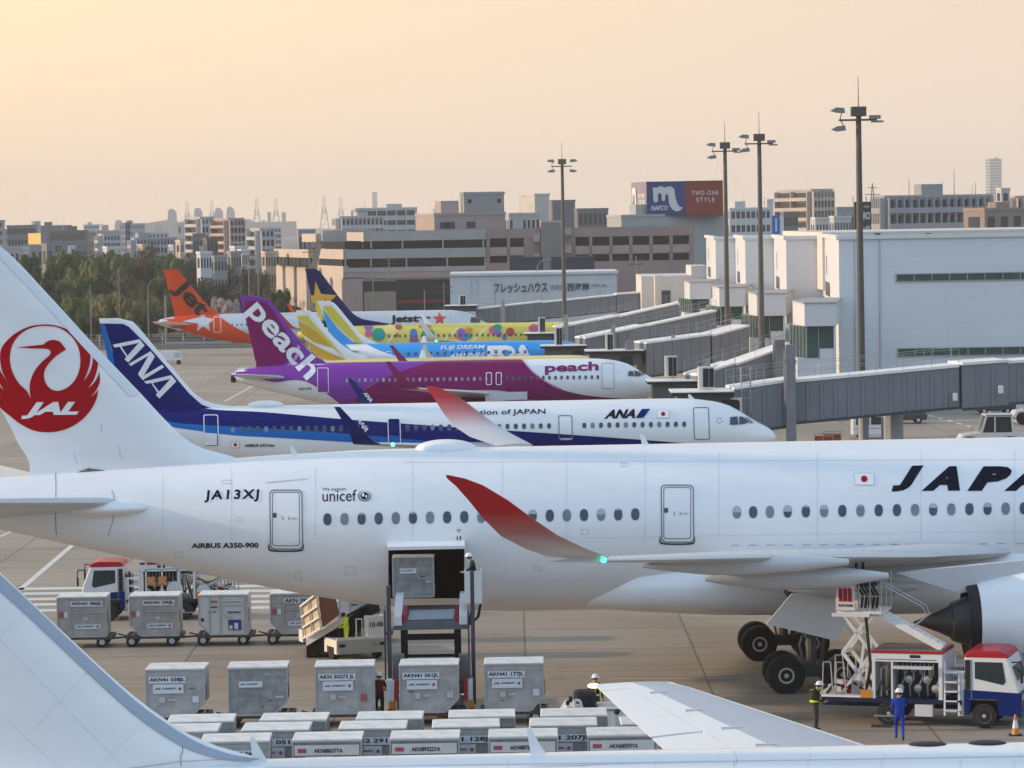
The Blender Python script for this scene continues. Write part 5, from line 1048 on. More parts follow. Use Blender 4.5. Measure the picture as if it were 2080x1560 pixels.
# gate houses: overhanging white box, glass bay, lower wall
for i, (x0, xm, x1, D, yt, yb, yg) in enumerate(((1610, 1634, 1698, 285, 617, 663, 727), (1520, 1537, 1595, 323, 598, 642, 686), (1447, 1461, 1512, 356, 585, 623, 660), (1390, 1401, 1443, 394, 574, 608, 635))):
    r_ = thing('gate_house', 'white gate house with green glass under an overhanging box, %s of four from the right' % ('first', 'second', 'third', 'fourth')[i], 'gate house', (0, 0, 0), 0, 'gate houses along the terminal')
    a = P(xm, yt, D); c = P(x1, yt, D); e_ = P(x0, yt, D + 9); zt, zb_, zg = a.z, P(xm, yb, D).z, P(xm, yg, D).z
    poly = [(a.x, D), (c.x, D), (c.x + 2, D + 16), (e_.x + 2, D + 16), (e_.x, D + 9)]
    b = MB(); b.prism(poly, zb_, zt, 'z'); b.build('upper_box', M_tw, r_)
    b = MB(); b.prism([(a.x - .1, D - .1), (c.x + .1, D - .1), (c.x + 2.1, D + 16.2), (e_.x + 2, D + 16.2), (e_.x - .1, D + 9)], zt - .001, zt + .1, 'z'); b.build('roof_edge', M_mull, r_)
    w = c.x - a.x; b = MB(); b.prism([(a.x + .15, D + .5), (a.x + w * .92, D + .5), (a.x + w * .92, D + 9), (a.x - .9, D + 9), (a.x - .9, D + 5)], zg, zb_, 'z'); b.build('glass_bay', M_green_gl, r_)
    b = MB(); b.box(a.x + w * .92 + .02, c.x, D + .3, D + 16, 0, zb_ - .01); b.box(a.x + w * .48, a.x + w * .92, D + .35, D + 5, 0, zg + (zb_ - zg) * .28); b.box(a.x - .6, a.x + w * .5, D + .6, D + 9, 0, zg - .02); b.build('lower_wall', M_tw, r_)
    b = MB()
    for k_ in range(5): b.box(a.x - .9 + k_ * .2 - .04, a.x - .86 + k_ * .2, D + 4.2 - k_ * .85, D + 4.4 - k_ * .85, zg, zb_)
    b.box(a.x + w * .44, a.x + w * .46, D + .42, D + .5, zg, zb_); b.box(a.x + .1, a.x + .22, D + .42, D + .5, zg, zb_); b.build('mullion', M_mull, r_)
# low beige wing left of the last bay
f = Face(455, 1370); lw = thing('terminal_annexe', 'low sunlit beige annexe at the far end of the terminal', 'building', (0, 0, 0)); M_an = mat('annexe_beige', (.58, .54, .5), .6, 0, .05)
b = MB(); f.b(b, 1304, 1445, 560, 720, 0, 20, 1375); f.b(b, 1405, 1438, 541, 560, 1, 15, 1375); b.build('wall', M_an, lw); b = MB(); f.b(b, 1338, 1362, 590, 618, -.1, .1); b.build('window', M_win, lw)
turned(1303.5, 1330, 560, 700, 454, 466, M_an, 'sunlit_wall', lw)
# ================================================================ floodlight masts
M_mast = mat('mast_grey', (.085, .08, .075), .6, .1, .15, .6); M_lamp = mat('lamp_housing', (.2, .2, .19), .5, .2, .1)
def mast(px, ytop, D, w, label, both=False):
    q = P(px, ytop, D); r_ = thing('floodlight_mast', label, 'mast', (gx(px + 8, D, 0), D, 0), 0, 'floodlight masts along the stands'); H = q.z
    b = MB(); b.cyl((0, 0, 0), (0, 0, H), w / 2, w * .3, 12); b.build('pole', M_mast, r_, smooth=True)
    b = MB(); b.cyl((0, 0, H), (0, 0, H + 2.6), .04, .02, 6); b.build('lightning_rod', M_mast, r_)
    b = MB(); b.box(-.5, .5, -.5, .5, H - .1, H + .55); b.build('control_box', M_mast, r_)
    b = MB(); b.box(-1.35, 1.25, -.3, .3, H - .42, H - .3); b.bar((-1.3, -.3, H - .3), (-1.0, -.3, H - .9), .06); b.bar((-1.3, -.3, H - .3), (-1.1, -.3, H + .5), .06); b.build('crossarm', M_mast, r_)
    def lamp(x, z, s, up=0):
        b = MB(); b.prism([(x - s * .75, z + .0 + up), (x - s * .35, z + .22 + up), (x + s * .2, z + .22), (x + s * .25, z - .12), (x - s * .3, z - .14 + up)], -.35, .25); b.build('floodlight', M_lamp, r_)
    lamp(-1.2, H + .25, 1, .05); lamp(-1.15, H - .95, 1, -.05)
    if both: lamp(1.2, H + .25, -1, .05); lamp(1.15, H - .95, -1, -.05)
    else: b = MB(); b.box(.75, 1.5, -.35, .2, H - .3, H - .05); b.build('floodlight', M_lamp, r_); b = MB(); b.box(.9, 1.7, -.3, .3, H - .55, H - .42); b.build('floodlight', M_lamp, r_)
    b = MB(); b.box(-.5, .5, -.5, .5, 0, .5); b.build('base_block', bmat((.3, .3, .29)), r_)
mast(1744, 233, 236, .62, 'tallest floodlight mast, nearest of the four and rightmost'); mast(1541, 284, 318, .62, 'floodlight mast second from the right'); mast(1471, 300, 350, .62, 'floodlight mast third from the right, beside the billboard'); mast(1140, 332, 425, .62, 'floodlight mast at the left with lamps on both sides', True)
# ================================================================ passenger bridges
M_tun = mat('bridge_grey', (.175, .185, .205), .55, .1, .07, .5); M_tund = mat('bridge_dark_grey', (.075, .08, .09), .6, 0, .1); M_roofw = mat('bridge_roof_pale', (.72, .71, .68), .6, 0, .1, .8); M_rail = mat('rail_galvanised', (.36, .37, .38), .45, .5, .05)
def tunnel(r_, a, c, w, h, rib=.85, rail=True):
    """box tunnel from a to c (roof centre points)"""
    a = Vector(a); c = Vector(c); d = (c - a); L_ = math.hypot(d.x, d.y); u = Vector((d.x / L_, d.y / L_, 0)); n = Vector((u.y, -u.x, 0)) * (w / 2)
    if n.y > 0: n = -n
    vs = [p + s_ * n + Vector((0, 0, z)) for p in (a, c) for s_, z in ((1, 0), (1, -h), (-1, -h), (-1, 0))]
    b = MB(); b.add(vs, [(0, 1, 2, 3), (7, 6, 5, 4), (0, 4, 5, 1), (1, 5, 6, 2), (2, 6, 7, 3), (3, 7, 4, 0)])
    k_ = int(L_ / rib)
    for i in range(1, k_):
        t = i / k_; p = a.lerp(c, t) + n; o_ = n.normalized() * .09; q = u * .16
        z0, z1 = Vector((0, 0, -.28)), Vector((0, 0, -h + .08)); b.add([p - q + z0, p + q + z0, p + q + z1, p - q + z1, p - q * .6 + o_ + z0, p + q * .6 + o_ + z0, p + q * .6 + o_ + z1, p - q * .6 + o_ + z1], [(4, 5, 6, 7), (0, 4, 7, 3), (1, 5, 6, 2), (0, 1, 5, 4), (3, 2, 6, 7)])
    b.build('tunnel', M_tun, r_)
    b = MB(); e_ = n.normalized() * .12; b.add([p + s_ * (n + e_) + Vector((0, 0, z)) for p in (a, c) for s_, z in ((1, .16), (1, -.02), (-1, -.02), (-1, .16))], [(0, 1, 2, 3), (7, 6, 5, 4), (0, 4, 5, 1), (1, 5, 6, 2), (2, 6, 7, 3), (3, 7, 4, 0)]); b.build('roof', M_roofw, r_)
    b = MB(); b.bar(a + n + Vector((0, 0, -h)), c + n + Vector((0, 0, -h)), .18); b.build('floor_beam', M_dark, r_)
    if rail:
        b = MB(); k_ = max(2, int(L_ / 1.8)); o_ = Vector((0, 0, .12)); up = Vector((0, 0, 1.05))
        for s_ in (.95, -.95):
            for i in range(k_ + 1): p = a.lerp(c, i / k_) + n * s_ + o_; b.cyl(p, p + up, .022, n=4)
            for hh in (.55, 1.05): b.cyl(a + n * s_ + o_ + Vector((0, 0, hh)), c + n * s_ + o_ + Vector((0, 0, hh)), .02, n=4)
        b.build('railing', M_rail, r_)
def bridge(label, pts, cab, cols=(), h=2.95, w=3.2, boxpx=None):
    """pts: (px, y_roof, D); cab: (px0, px1, y_roof, y_bottom, D)"""
    r_ = thing('passenger_bridge', label, 'jet bridge', (0, 0, 0), 0, 'passenger bridges')
    q = [P(*p_) for p_ in pts]
    for i, (a, c) in enumerate(zip(q, q[1:])): tunnel(r_, a + Vector((0, 0, .0 if i % 2 == 0 else -.12)), c + Vector((0, 0, -.0 if i % 2 == 0 else -.12)), w - (.35 if i % 2 else 0), h - (.25 if i % 2 else 0), rail=i < 2)
    x0, x1, y0, y1, D = cab; a, c = P(x0, y0, D), P(x1, y1, D)
    b = MB(); b.box(a.x + .3, c.x, D - 1.5, D + 2, c.z, a.z - .25); b.build('cab', M_tund, r_); b = MB(); b.box(a.x - .1, c.x + .2, D - 2, D + 2.3, a.z - .28, a.z - .08); b.build('cab_roof', M_black, r_); b = MB(); b.box(a.x - .1, c.x + .2, D - 2, D + 2.3, a.z - .07, a.z); b.build('cab_roof_sheet', M_roofw, r_)
    if c.z < 4.5: b = MB(); b.box(a.x + 3.2, a.x + 4.3, D - 1.56, D - 1.48, c.z + .1, a.z - .6); b.build('cab_window', M_black, r_)
    if boxpx:
        bx0, bx1, by0, by1 = boxpx; s0, s1 = P(bx0, by0, D), P(bx1, by1, D); w_ = s1.x - s0.x; b = MB(); b.box(s0.x, s1.x, D + .2, D + 1.2, s1.z, s0.z); b.build('air_conditioner', mat('unit_pale', (.6, .58, .53), .6), r_)
        b = MB(); b.box(s0.x + w_ * .28, s0.x + w_ * .62, D + .1, D + .2, s1.z + .1, s0.z - .1); b.box(s0.x + w_ * .68, s1.x - .05, D + .1, D + .2, s1.z + .1, s0.z - .1); b.build('grille', M_black, r_)
    for (px, yt, D2, wd) in cols:
        t = P(px, yt, D2); b = MB(); b.box(t.x - wd / 2, t.x + wd / 2, D2 - .3, D2 + .3, .5, t.z); b.box(t.x - wd * .6, t.x + wd * .6, D2 - .35, D2 + .35, t.z - 1.2, t.z - 1.0); b.tube([(t.x - wd * .5 - .08, D2 - .3, t.z - .3), (t.x - wd * .5 - .12, D2 - .3, t.z - 2), (t.x - wd * .5 - .06, D2 - .3, t.z - 4)], .06); b.build('lift_column', M_steel if wd < .6 else mat('column_grey', (.2, .205, .215), .6, .1, .1), r_)
        b = MB(); b.cyl((t.x - .6, D2 - .9, .55), (t.x - .6, D2 + .9, .55), .1); b.lathe([(-1.1, .5), (-.7, .5)], (t.x - .6, D2, .55), 'y', 16); b.lathe([(.7, .5), (1.1, .5)], (t.x - .6, D2, .55), 'y', 16); b.build('wheel_bogie', M_tyre, r_)
    return r_
b1 = bridge('long grey jet bridge crossing at the right in front of the terminal, nearest of all', [(1482, 789, 226), (1606, 771, 226.4), (1940, 739.5, 227), (2033, 733, 227.5), (2300, 712, 228)], (1364, 1482, 793, 850, 225), [(1605, 700, 224.2, .62)], boxpx=(1419, 1452, 746, 789))
b = MB(); D = 224.4
for x in (1505, 1524): t = P(x, 748, D); b.cyl((t.x, D, t.z), (t.x, D, t.z - 2.9), .05); b.ell((t.x, D, t.z), (.12, .12, .06), 6, 4)
for k_ in range(4): t = P(1505, 748, D); t2 = P(1524, 748, D); b.box(t.x, t2.x, D - .03, D + .03, t.z - .5 - k_ * .5, t.z - .45 - k_ * .5)
b.build('access_ladder', M_rail, b1)
a = P(1484, 808, 224.2); b = MB(); b.box(a.x, a.x + .75, 224.25, 224.36, a.z - 1.15, a.z); b.build('control_window_frame', M_roofw, b1); b = MB(); b.box(a.x + .15, a.x + .6, 224.2, 224.25, a.z - 1, a.z - .2); b.build('control_window', M_black, b1)
for x, y in ((1940, 806), (2033, 791)): a = P(x, y, 225); b = MB(); b.box(a.x - .15, a.x + .15, 224.9, 225.2, a.z - .25, a.z + .25); b.build('junction_box', M_roofw, b1)
b = MB()
for x, y0, y1 in ((1812, 845, 900), (1754, 838, 900)): t = P(x, 840, 229); b.cyl((t.x, 229, 0), (t.x, 229, t.z), .35 if x < 1800 else .75, None, 12)
b.build('support_pillar', bmat((.33, .34, .36)), b1)
bridge('grey jet bridge serving the magenta jet, sloping up to the nearest gate house', [(1402, 762, 291), (1480, 738, 292), (1600, 696, 294)], (1316, 1414, 772, 812, 291), [(1438, 730, 289.5, .35), (1583, 690, 291.5, .9)], boxpx=(1351, 1376, 724, 766))
bridge('grey jet bridge with a wide corrugated tunnel, second behind the nearest one', [(1300, 697, 319), (1430, 680, 321), (1505, 660, 323)], (1190, 1302, 711, 740, 318), [(1280, 690, 317, .7), (1367, 680, 319, .35)], boxpx=(1230, 1246, 678, 712), h=3.1)
bridge('grey jet bridge reaching the sky blue jet, third behind the nearest one', [(1178, 687, 355), (1300, 662, 357), (1450, 630, 358)], (1100, 1188, 701, 724, 354), [(1246, 660, 354, .35)], boxpx=(1126, 1143, 665, 702), h=2.9)
bridge('grey jet bridge reaching the yellow balloon jet, fourth behind the nearest one', [(1130, 665, 409), (1250, 642, 411), (1395, 610, 413)], (1066, 1130, 676, 692, 408), [(1150, 640, 407.5, .4)], boxpx=(1093, 1108, 645, 675), h=2.8)
bridge('long pale grey jet bridge reaching the silver jet, farthest of all', [(967, 628, 460), (1100, 613, 460.5), (1250, 598, 461), (1336, 592, 461.5)], (905, 968, 620, 632, 459), [(1022, 608, 457, .4)], boxpx=(931, 946, 600, 620), h=2.4)
# lamp posts, poles
def pole(label, px, yt, D, r=.09, arm=None, name='utility_pole'):
    t = P(px, yt, D); root = thing(name, label, 'pole', (t.x, D, 0)); b = MB(); b.cyl((0, 0, 0), (0, 0, t.z), r, r * .7, 8); b.build('pole', mat('pole_grey', (.2, .19, .18), .7, .1, .1), root)
    b = MB()
    if arm == 'x':
        for dz_ in (.6, 1.3): b.bar((-1.3, 0, t.z - dz_), (1.3, 0, t.z - dz_), .12)
        b.build('crossarm', M_mast, root)
    elif arm == 'c': b.tube([(0, 0, t.z), (.5, 0, t.z + .7), (1.2, 0, t.z + 1), (2.0, 0, t.z + 1)], .06); b.box(1.6, 2.4, -.15, .15, t.z + .9, t.z + 1.02); b.build('street_lamp_head', M_lamp, root)
for i, a in enumerate((('wooden pole with crossarms at the left end of the parking building', 628, 497, 600, .16, 'x'), ('pole with crossarms in front of the open decks', 790, 520, 590, .14, 'x'), ('thin pole beside the black warehouse', 862, 590, 500, .1, None), ('second thin pole right of the black warehouse', 901, 575, 500, .1, 'x'), ('curved street lamp in front of the white shop hall', 1092, 540, 540, .1, 'c'),
    ('curved street lamp rising through the wooded belt', 300, 580, 500, .1, 'c'), ('thin pole in the woods left of the orange tail', 183, 578, 505, .09, None), ('slender pole among the left trees', 241, 545, 520, .08, None), ('pole with crossarms right of the white shop hall', 1292, 520, 540, .14, 'x'), ('tall grey pole below the orange tail', 336, 600, 495, .22, None), ('thin pole in front of the bare trees', 505, 530, 560, .12, None), ('thin pole left of the parking building', 524, 540, 565, .1, None), ('thin pole right of the navy tail', 757, 545, 520, .08, None), ('thin pole over the white shop hall roof', 1005, 560, 515, .07, None))): pole(*a)
t = P(1772, 372, 1500); root = thing('transmission_tower', 'lattice pylon on the skyline behind the tallest mast', 'pylon', (t.x, 1500, 0)); b = MB(); H = t.z
for sx_ in (-1, 1):
    for sy_ in (-1, 1): b.bar((sx_ * 3, sy_ * 3, 0), (0, 0, H), .3)
b.build('lattice', M_mast, root); b = MB()
for z, w in ((H - 2, 2), (H - 5, 3.5), (H - 9, 4.5)): b.bar((-w, 0, z), (w, 0, z), .3)
b.build('crossarm', M_mast, root)
for i, (x, y, D) in enumerate(((1851, 360, 705), (1943, 345, 705), (1919, 368, 705), (1555, 400, 900), (1986, 370, 770))):
    a = P(x, y, D); b = MB(); b.cyl((a.x, D + 4, 20), (a.x, D + 4, a.z), .09, .05, 5); tag(b.build('aerial_mast', M_mast), 'thin aerial %s' % ('rising left over the wide grey apartments', 'tallest over the wide grey apartments', 'short, in the middle over the wide grey apartments', 'beside the pale block between the masts', 'beside the far blue tower'), 'aerial') if 0 else tag(b.build('aerial_mast', M_mast), ('thin aerial at the left over the wide grey apartments', 'tallest thin aerial over the wide grey apartments', 'shorter thin aerial in the middle over the wide grey apartments', 'thin aerial beside the pale block between the masts', 'thin aerial left of the far blue tower')[i], 'aerial')
# perimeter fence and barrier at the edge of the apron
fe = thing('perimeter_fence', 'low mesh fence along the far edge of the apron', 'fence', (-100, 489, 0)); b = MB()
for i in range(70): b.cyl((i * 3 - 40, 0, 0), (i * 3 - 40, 0, 1.9), .05, n=5)
b.build('post', M_rail, fe); b = MB()
for z in (.3, 1.0, 1.8): b.bar((-40, 0, z), (170, 0, z), .05)
for z in (.6, 1.4): b.bar((-40, .1, z), (170, .1, z), .03)
b.build('rail', M_rail, fe)
ba = thing('crash_barrier', 'grey crash barrier in front of the perimeter fence under the orange jet', 'barrier', (-49, 483, 0)); b = MB(); b.box(0, 60, 0, .1, .5, .9); b.build('rail', M_rail, ba); b = MB()
for i in range(16): b.box(i * 4, i * 4 + .15, .1, .2, 0, .8)
b.build('post', M_rail, ba)
# ================================================================ trees
def leaf_mat(n, c, v=.45):
    m = mat(n, c, .75, 0, v, .55, 0); return m
TM = [leaf_mat('leaves_dark', (.040, .056, .020)), leaf_mat('leaves_green', (.085, .105, .030)), leaf_mat('leaves_olive', (.14, .125, .045)), leaf_mat('leaves_brown', (.10, .082, .055)), leaf_mat('blossom', (.36, .27, .26), .2)]
M_trunk = mat('bark', (.07, .055, .045), .9, 0, .3, 3)
def crown(seed, n=3400, sp=1.0, ls=.10):
    rnd = random.Random(seed); b = MB(); lumps = []
    for i in range(17):
        a = rnd.uniform(0, 6.28); rr = rnd.uniform(0, .72); z = rnd.uniform(.28, .9); k_ = math.sqrt(max(.05, 1 - ((z - .5) / .55) ** 2)); lumps.append((math.cos(a) * rr * k_ * .8, math.sin(a) * rr * k_ * .8, z, rnd.uniform(.16, .3)))
    for L_ in lumps:
        c0 = Vector(L_[:3]); rings = []; ph = rnd.uniform(0, 6)
        for j in range(1, 8):
            pj = math.pi * j / 8; rings.append([c0 + Vector((math.cos(2 * math.pi * q / 11) * math.sin(pj), math.sin(2 * math.pi * q / 11) * math.sin(pj), -math.cos(pj) * .8)) * L_[3] * sp * (.80 + .14 * math.sin(3 * q + ph + j * 2)) for q in range(11)])
        if sp < 1.1: b.loft(rings)
    for i in range(n):
        L_ = rnd.choice(lumps); u = Vector((rnd.gauss(0, 1), rnd.gauss(0, 1), rnd.gauss(0, 1))).normalized(); rad = L_[3] * (.78 + .3 * rnd.random()) * sp; c = Vector(L_[:3]) + Vector((u.x, u.y, u.z * .8)) * rad
        s_ = ls * rnd.uniform(.25, .6); t1 = Vector((rnd.gauss(0, 1), rnd.gauss(0, 1), rnd.gauss(0, 1))).cross(u + Vector((.01, 0, 0))); t1 = (t1 + Vector((rnd.gauss(0, .18), rnd.gauss(0, .18), rnd.gauss(0, .18)))).normalized() * s_; t2 = u.cross(t1).normalized() * s_ * rnd.uniform(.5, 1)
        b.face([c - t1, c + t2 * .8, c + t1, c - t2])
    return b
def trunk():
    b = MB(); b.cyl((0, 0, 0), (.01, 0, .38), .035, .024, 8); rnd = random.Random(3)
    for i in range(6): a = rnd.uniform(0, 6.28); b.cyl((.01, 0, rnd.uniform(.25, .38)), (math.cos(a) * .35, math.sin(a) * .35, rnd.uniform(.5, .8)), .016, .006, 5)
    return b
def bare():
    b = MB(); rnd = random.Random(8)
    def br(p, d, l, r, k_):
        e_ = p + d * l; b.cyl(p, e_, r, r * .6, 4, False)
        if k_ > 0:
            for _ in range(3 if k_ > 1 else 4): n_ = (d + Vector((rnd.gauss(0, .45), rnd.gauss(0, .45), rnd.gauss(.1, .3)))).normalized(); br(e_, n_, l * rnd.uniform(.62, .85), r * .62, k_ - 1)
    br(Vector((0, 0, 0)), Vector((0, 0, 1)), .25, .02, 4); return b
protos = {}
def tree(kind, X, Y, h, w, label, group, name='tree'):
    if kind not in protos:
        r_ = thing(name, '', 'tree'); mi, sd = kind
        if mi == 9: bare().build('branches', M_trunk, r_, fix=False)
        else:
            o = crown(sd, sp=1.0 if mi != 3 else 1.35, ls=.10 if mi != 3 else .075).build('crown', TM[mi], r_, fix=False); trunk().build('trunk', M_trunk, r_)
        protos[kind] = r_
    else: r_ = copy_tree(protos[kind]); r_.name = name
    r_.location = (X, Y, 0); r_.scale = (w, w, h); r_.rotation_euler = (0, 0, random.uniform(0, 6.28)); tag(r_, label, 'tree', group)
LB = {0: ('dark evergreen tree in the wooded belt behind the apron', 'dark evergreens of the wooded belt'), 1: ('mid green rounded tree in the wooded belt behind the apron', 'green trees of the wooded belt'), 2: ('olive-brown tree in the wooded belt behind the apron', 'olive trees of the wooded belt'), 3: ('thin brownish tree in the wooded belt behind the apron', 'thin brown trees of the wooded belt'), 4: ('pale pink blossoming tree at the foot of the woods', 'blossoming trees'), 9: ('bare branched tree near the parking building', 'bare trees')}
rnd = random.Random(21)
def put(x, ytop, D, wpx, kind):
    q = P(x, ytop, D); lb, gp = LB[kind]; tree((kind, 1 + int(x) % 2 if kind != 9 else 1), q.x, D, q.z / 1.0, wpx * D / F / 1.5, lb, gp)
for x, y, w, k_ in ((60, 520, 60, 0), (112, 526, 56, 1), (140, 512, 74, 1), (185, 518, 66, 1), (225, 508, 80, 1), (262, 520, 60, 1), (300, 506, 60, 3), (345, 514, 74, 1), (385, 522, 66, 3), (420, 530, 60, 1), (455, 540, 60, 3), (496, 545, 50, 3), (530, 556, 46, 3), (245, 535, 60, 0), (170, 540, 60, 0)): put(x, y, 640 + (x * 7) % 40, w * 1.25, k_)
for x, y, w, k_ in ((90, 570, 60, 0), (128, 572, 66, 1), (170, 566, 64, 1), (205, 560, 60, 0), (250, 560, 70, 3), (285, 570, 62, 2), (330, 560, 60, 1), (372, 566, 66, 0), (412, 572, 60, 3), (440, 580, 60, 0), (478, 590, 50, 3)): put(x, y, 575 + (x * 5) % 25, w * 1.35, k_)
for x, y, w, k_ in ((150, 606, 46, 1), (205, 596, 56, 2), (235, 590, 60, 2), (270, 612, 50, 2), (305, 600, 56, 2), (180, 640, 60, 0), (225, 632, 60, 0), (262, 640, 60, 0), (300, 640, 60, 0), (335, 630, 60, 0), (375, 640, 50, 0), (420, 650, 50, 0), (460, 640, 50, 0), (500, 650, 46, 0), (540, 640, 44, 3), (585, 620, 60, 0), (570, 590, 44, 0), (120, 640, 60, 0), (448, 606, 44, 4), (472, 612, 40, 4), (600, 650, 40, 0), (640, 655, 40, 3)): put(x, y, 510 + (x * 3) % 30, w * 1.35, k_)
for x, y, w in ((500, 560, 50), (540, 566, 50), (590, 560, 60), (615, 575, 50), (555, 580, 50), (470, 560, 40), (655, 580, 40)): put(x, y, 545 + x % 9, w * 1.1, 9)
o = sheet('woodland_floor', [(-110, 492), (-20, 492), (-30, 700), (-130, 700)], mat('leaf_litter', (.05, .045, .03), .95, 0, .3, .2), .04)
# ================================================================ cargo containers and dollies
M_alu = mat('container_aluminium', (.36, .36, .36), .5, .15, .25, 1.6, .35); M_alu2 = mat('container_aluminium_worn', (.25, .255, .26), .5, .2, .35, 2.4, .5); M_edge = mat('container_edge', (.42, .42, .42), .4, .4, .12, 3)
M_top = mat('container_roof_lit_pale', (.70, .69, .66), .5, .05, .2, 1.8, .3); M_plate = mat('label_plate_white', (.58, .62, .68), .5, 0, .05, 3); M_ink = mat('ink_black', (.012, .014, .02), .6, 0, 0); M_wbox = mat('container_white', (.56, .56, .57), .45, 0, .08)  # M_top: pale roof sheet, lightened further for sky and sun on the tops
M_deck = mat('dolly_steel', (.075, .07, .065), .6, .3, .3, 3); M_sred = mat('sticker_red', (.4, .08, .1), .6, 0, .2, 9); M_sblue = mat('sticker_blue', (.02, .05, .2), .5, 0, 0); M_sgrey = mat('sticker_grey', (.45, .46, .47), .6, 0, .2, 20)
CW, CH, CDP = 2.01, 1.60, 1.50
def container(label, x, y, z, cut, num, sty=0, group=None, w=CW, numpos=None, rz=0.0, cargo=True):
    rc_ = random.Random(label); x += rc_.uniform(-.05, .05); rz += R(rc_.uniform(-1.3, 1.3)); r_ = thing('cargo_container', label, 'container', (x, y, z), rz, group); h = CH; c = .46
    poly = {'R': [(0, 0), (w - c, 0), (w, c), (w, h), (0, h)], 'L': [(c, 0), (w, 0), (w, h), (0, h), (0, c)], 'N': [(0, 0), (w, 0), (w, h), (0, h)]}[cut]
    bm_ = (M_alu, M_alu2, M_wbox)[sty if sty < 3 else 0]
    b = MB(); b.prism(poly, .02, CDP); b.build('shell', bm_, r_, bevel=.02)
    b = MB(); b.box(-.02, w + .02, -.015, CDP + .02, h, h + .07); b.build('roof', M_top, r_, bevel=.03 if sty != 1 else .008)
    b = MB(); n = len(poly); e_ = [Vector((p[0], 0, p[1])) for p in poly]
    for i in range(n): b.bar(e_[i], e_[(i + 1) % n], .05)
    if sty == 3: b.bar((w * .27, -.005, .05), (w * .27, -.005, h), .04); b.bar((w * .27, -.005, h * .62), (w, -.005, h * .62), .035); b.bar((w * .27, -.005, h * .55), (w, -.005, h * .55), .02)
    if sty == 2: b.bar((w * .22, -.005, .05), (w * .22, -.005, h), .04); b.bar((w * .44, -.005, .05), (w * .44, -.005, h), .05); b.bar((w * .94, -.005, .05), (w * .94, -.005, h), .04)
    if cut == 'N' and sty == 0: b.bar((w * .76, -.005, .05), (w * .76, -.005, h), .03)
    b.build('edge_frame', M_edge, r_)
    def plate(x0, x1, z0, z1, m=M_plate, name='label_plate'):
        b = MB(); b.box(x0, x1, -.045, -.028, z0, z1); return b.build(name, m, r_)
    if sty == 1:
        text_on(num, M_sgrey, r_, (w * .6, -.03, h * .83), (1, 0, 0), (0, 0, 1), w * .34, .12, .02)
        p = plate(w * .18, w * .58, h * .60, h * .73); text_on('JAL CARGO', M_ink, p, (w * .2, -.05, h * .645), (1, 0, 0), (0, 0, 1), w * .3, .075, .04, .3)
        plate(w * .8, w * .94, h * .36, h * .41, M_sgrey, 'sticker')
    elif sty == 2:
        plate(w * .47, w * .9, h * .77, h * .88); text_on(num, M_ink, r_, (w * .48, -.05, h * .79), (1, 0, 0), (0, 0, 1), w * .4, .11, .02)
        plate(w * .25, w * .38, h * .83, h * .88, M_sred, 'sticker'); plate(w * .58, w * .86, h * .56, h * .59, M_sblue, 'sticker'); p = plate(w * .6, w * .86, h * .12, h * .38, M_sblue, 'sticker'); plate(w * .52, w * .68, h * .45, h * .52, M_sgrey, 'sticker'); plate(w * .25, w * .38, h * .7, h * .73, M_ink, 'sticker'); plate(w * .04, w * .1, h * .35, h * .43, M_ink, 'latch')
        b = MB(); b.box(w * .62, w * .68, -.06, -.046, h * .14, h * .24); b.box(w * .72, w * .80, -.06, -.046, h * .14, h * .3); b.build('sticker_mark', M_plate, p)
    else:
        np_ = numpos or ((w * .28, w * .93) if sty == 3 else (w * .05, w * .68)); z0 = h * (.78 if sty == 3 else .72)
        p = plate(np_[0], np_[1], z0, z0 + h * .14); text_on(num, M_ink, p, (np_[0] + .03, -.05, z0 + .03), (1, 0, 0), (0, 0, 1), np_[1] - np_[0] - .06, h * .14 - .06, .035, 0)
        if cargo:
            a = w * .36 if sty == 3 else w * .12; zz_ = h * .2 if sty == 3 else h * .50; p = plate(a, a + w * .52, zz_, zz_ + (h * .12 if sty == 3 else h * .20))
            text_on('JAL CARGO', M_ink, p, (a + .06, -.05, zz_ + (.06 if sty == 3 else .12)), (1, 0, 0), (0, 0, 1), w * .36, .085, .04, .3)
            b = MB(); b.cyl((a + w * .46, -.05, zz_ + (.1 if sty == 3 else .16)), (a + w * .46, -.046, zz_ + (.1 if sty == 3 else .16)), .055, n=12); b.build('round_mark', M_sred, p)
        if sty == 3:
            plate(w * .04, w * .12, h * .50, h * .64, M_sred, 'sticker'); plate(w * .14, w * .22, h * .50, h * .64, M_plate, 'sticker'); text_on('AKN41', M_sgrey, r_, (w * .04, -.03, h * .8), (1, 0, 0), (0, 0, 1), w * .18, .1, .02); plate(w * .53, w * .62, h * .42, h * .52, M_sgrey, 'sticker')
        else: a = rc_.uniform(-.06, .06); plate(w * (.22 + a), w * (.32 + a), h * .30, h * .42, M_sgrey, 'sticker'); plate(w * (.37 + a), w * (.5 + a), h * .34, h * .38, M_sgrey, 'sticker'); a = rc_.uniform(-.04, .04); plate(w * (.79 + a), w * (.9 + a), h * (.3 + a), h * (.44 + a), rc_.choice((M_plate, M_sgrey, M_sred)), 'sticker')
    for k_ in range(rc_.randint(1, 4)): a, d = rc_.uniform(.1, .85) * w, rc_.uniform(.08, .6) * h; b = MB(); b.box(a, a + rc_.uniform(.03, .22), -.028, -.024, d, d + rc_.uniform(.01, .04)); b.build('scratch', rc_.choice((M_dark, M_edge)), r_)
    b = MB(); b.tube([(w + .03, -.02, h * .35), (w + .05, -.03, h * .5), (w + .03, -.02, h * .68)], .015, 4); b.build('door_strap', M_black, r_)
    return r_
dolly0 = []
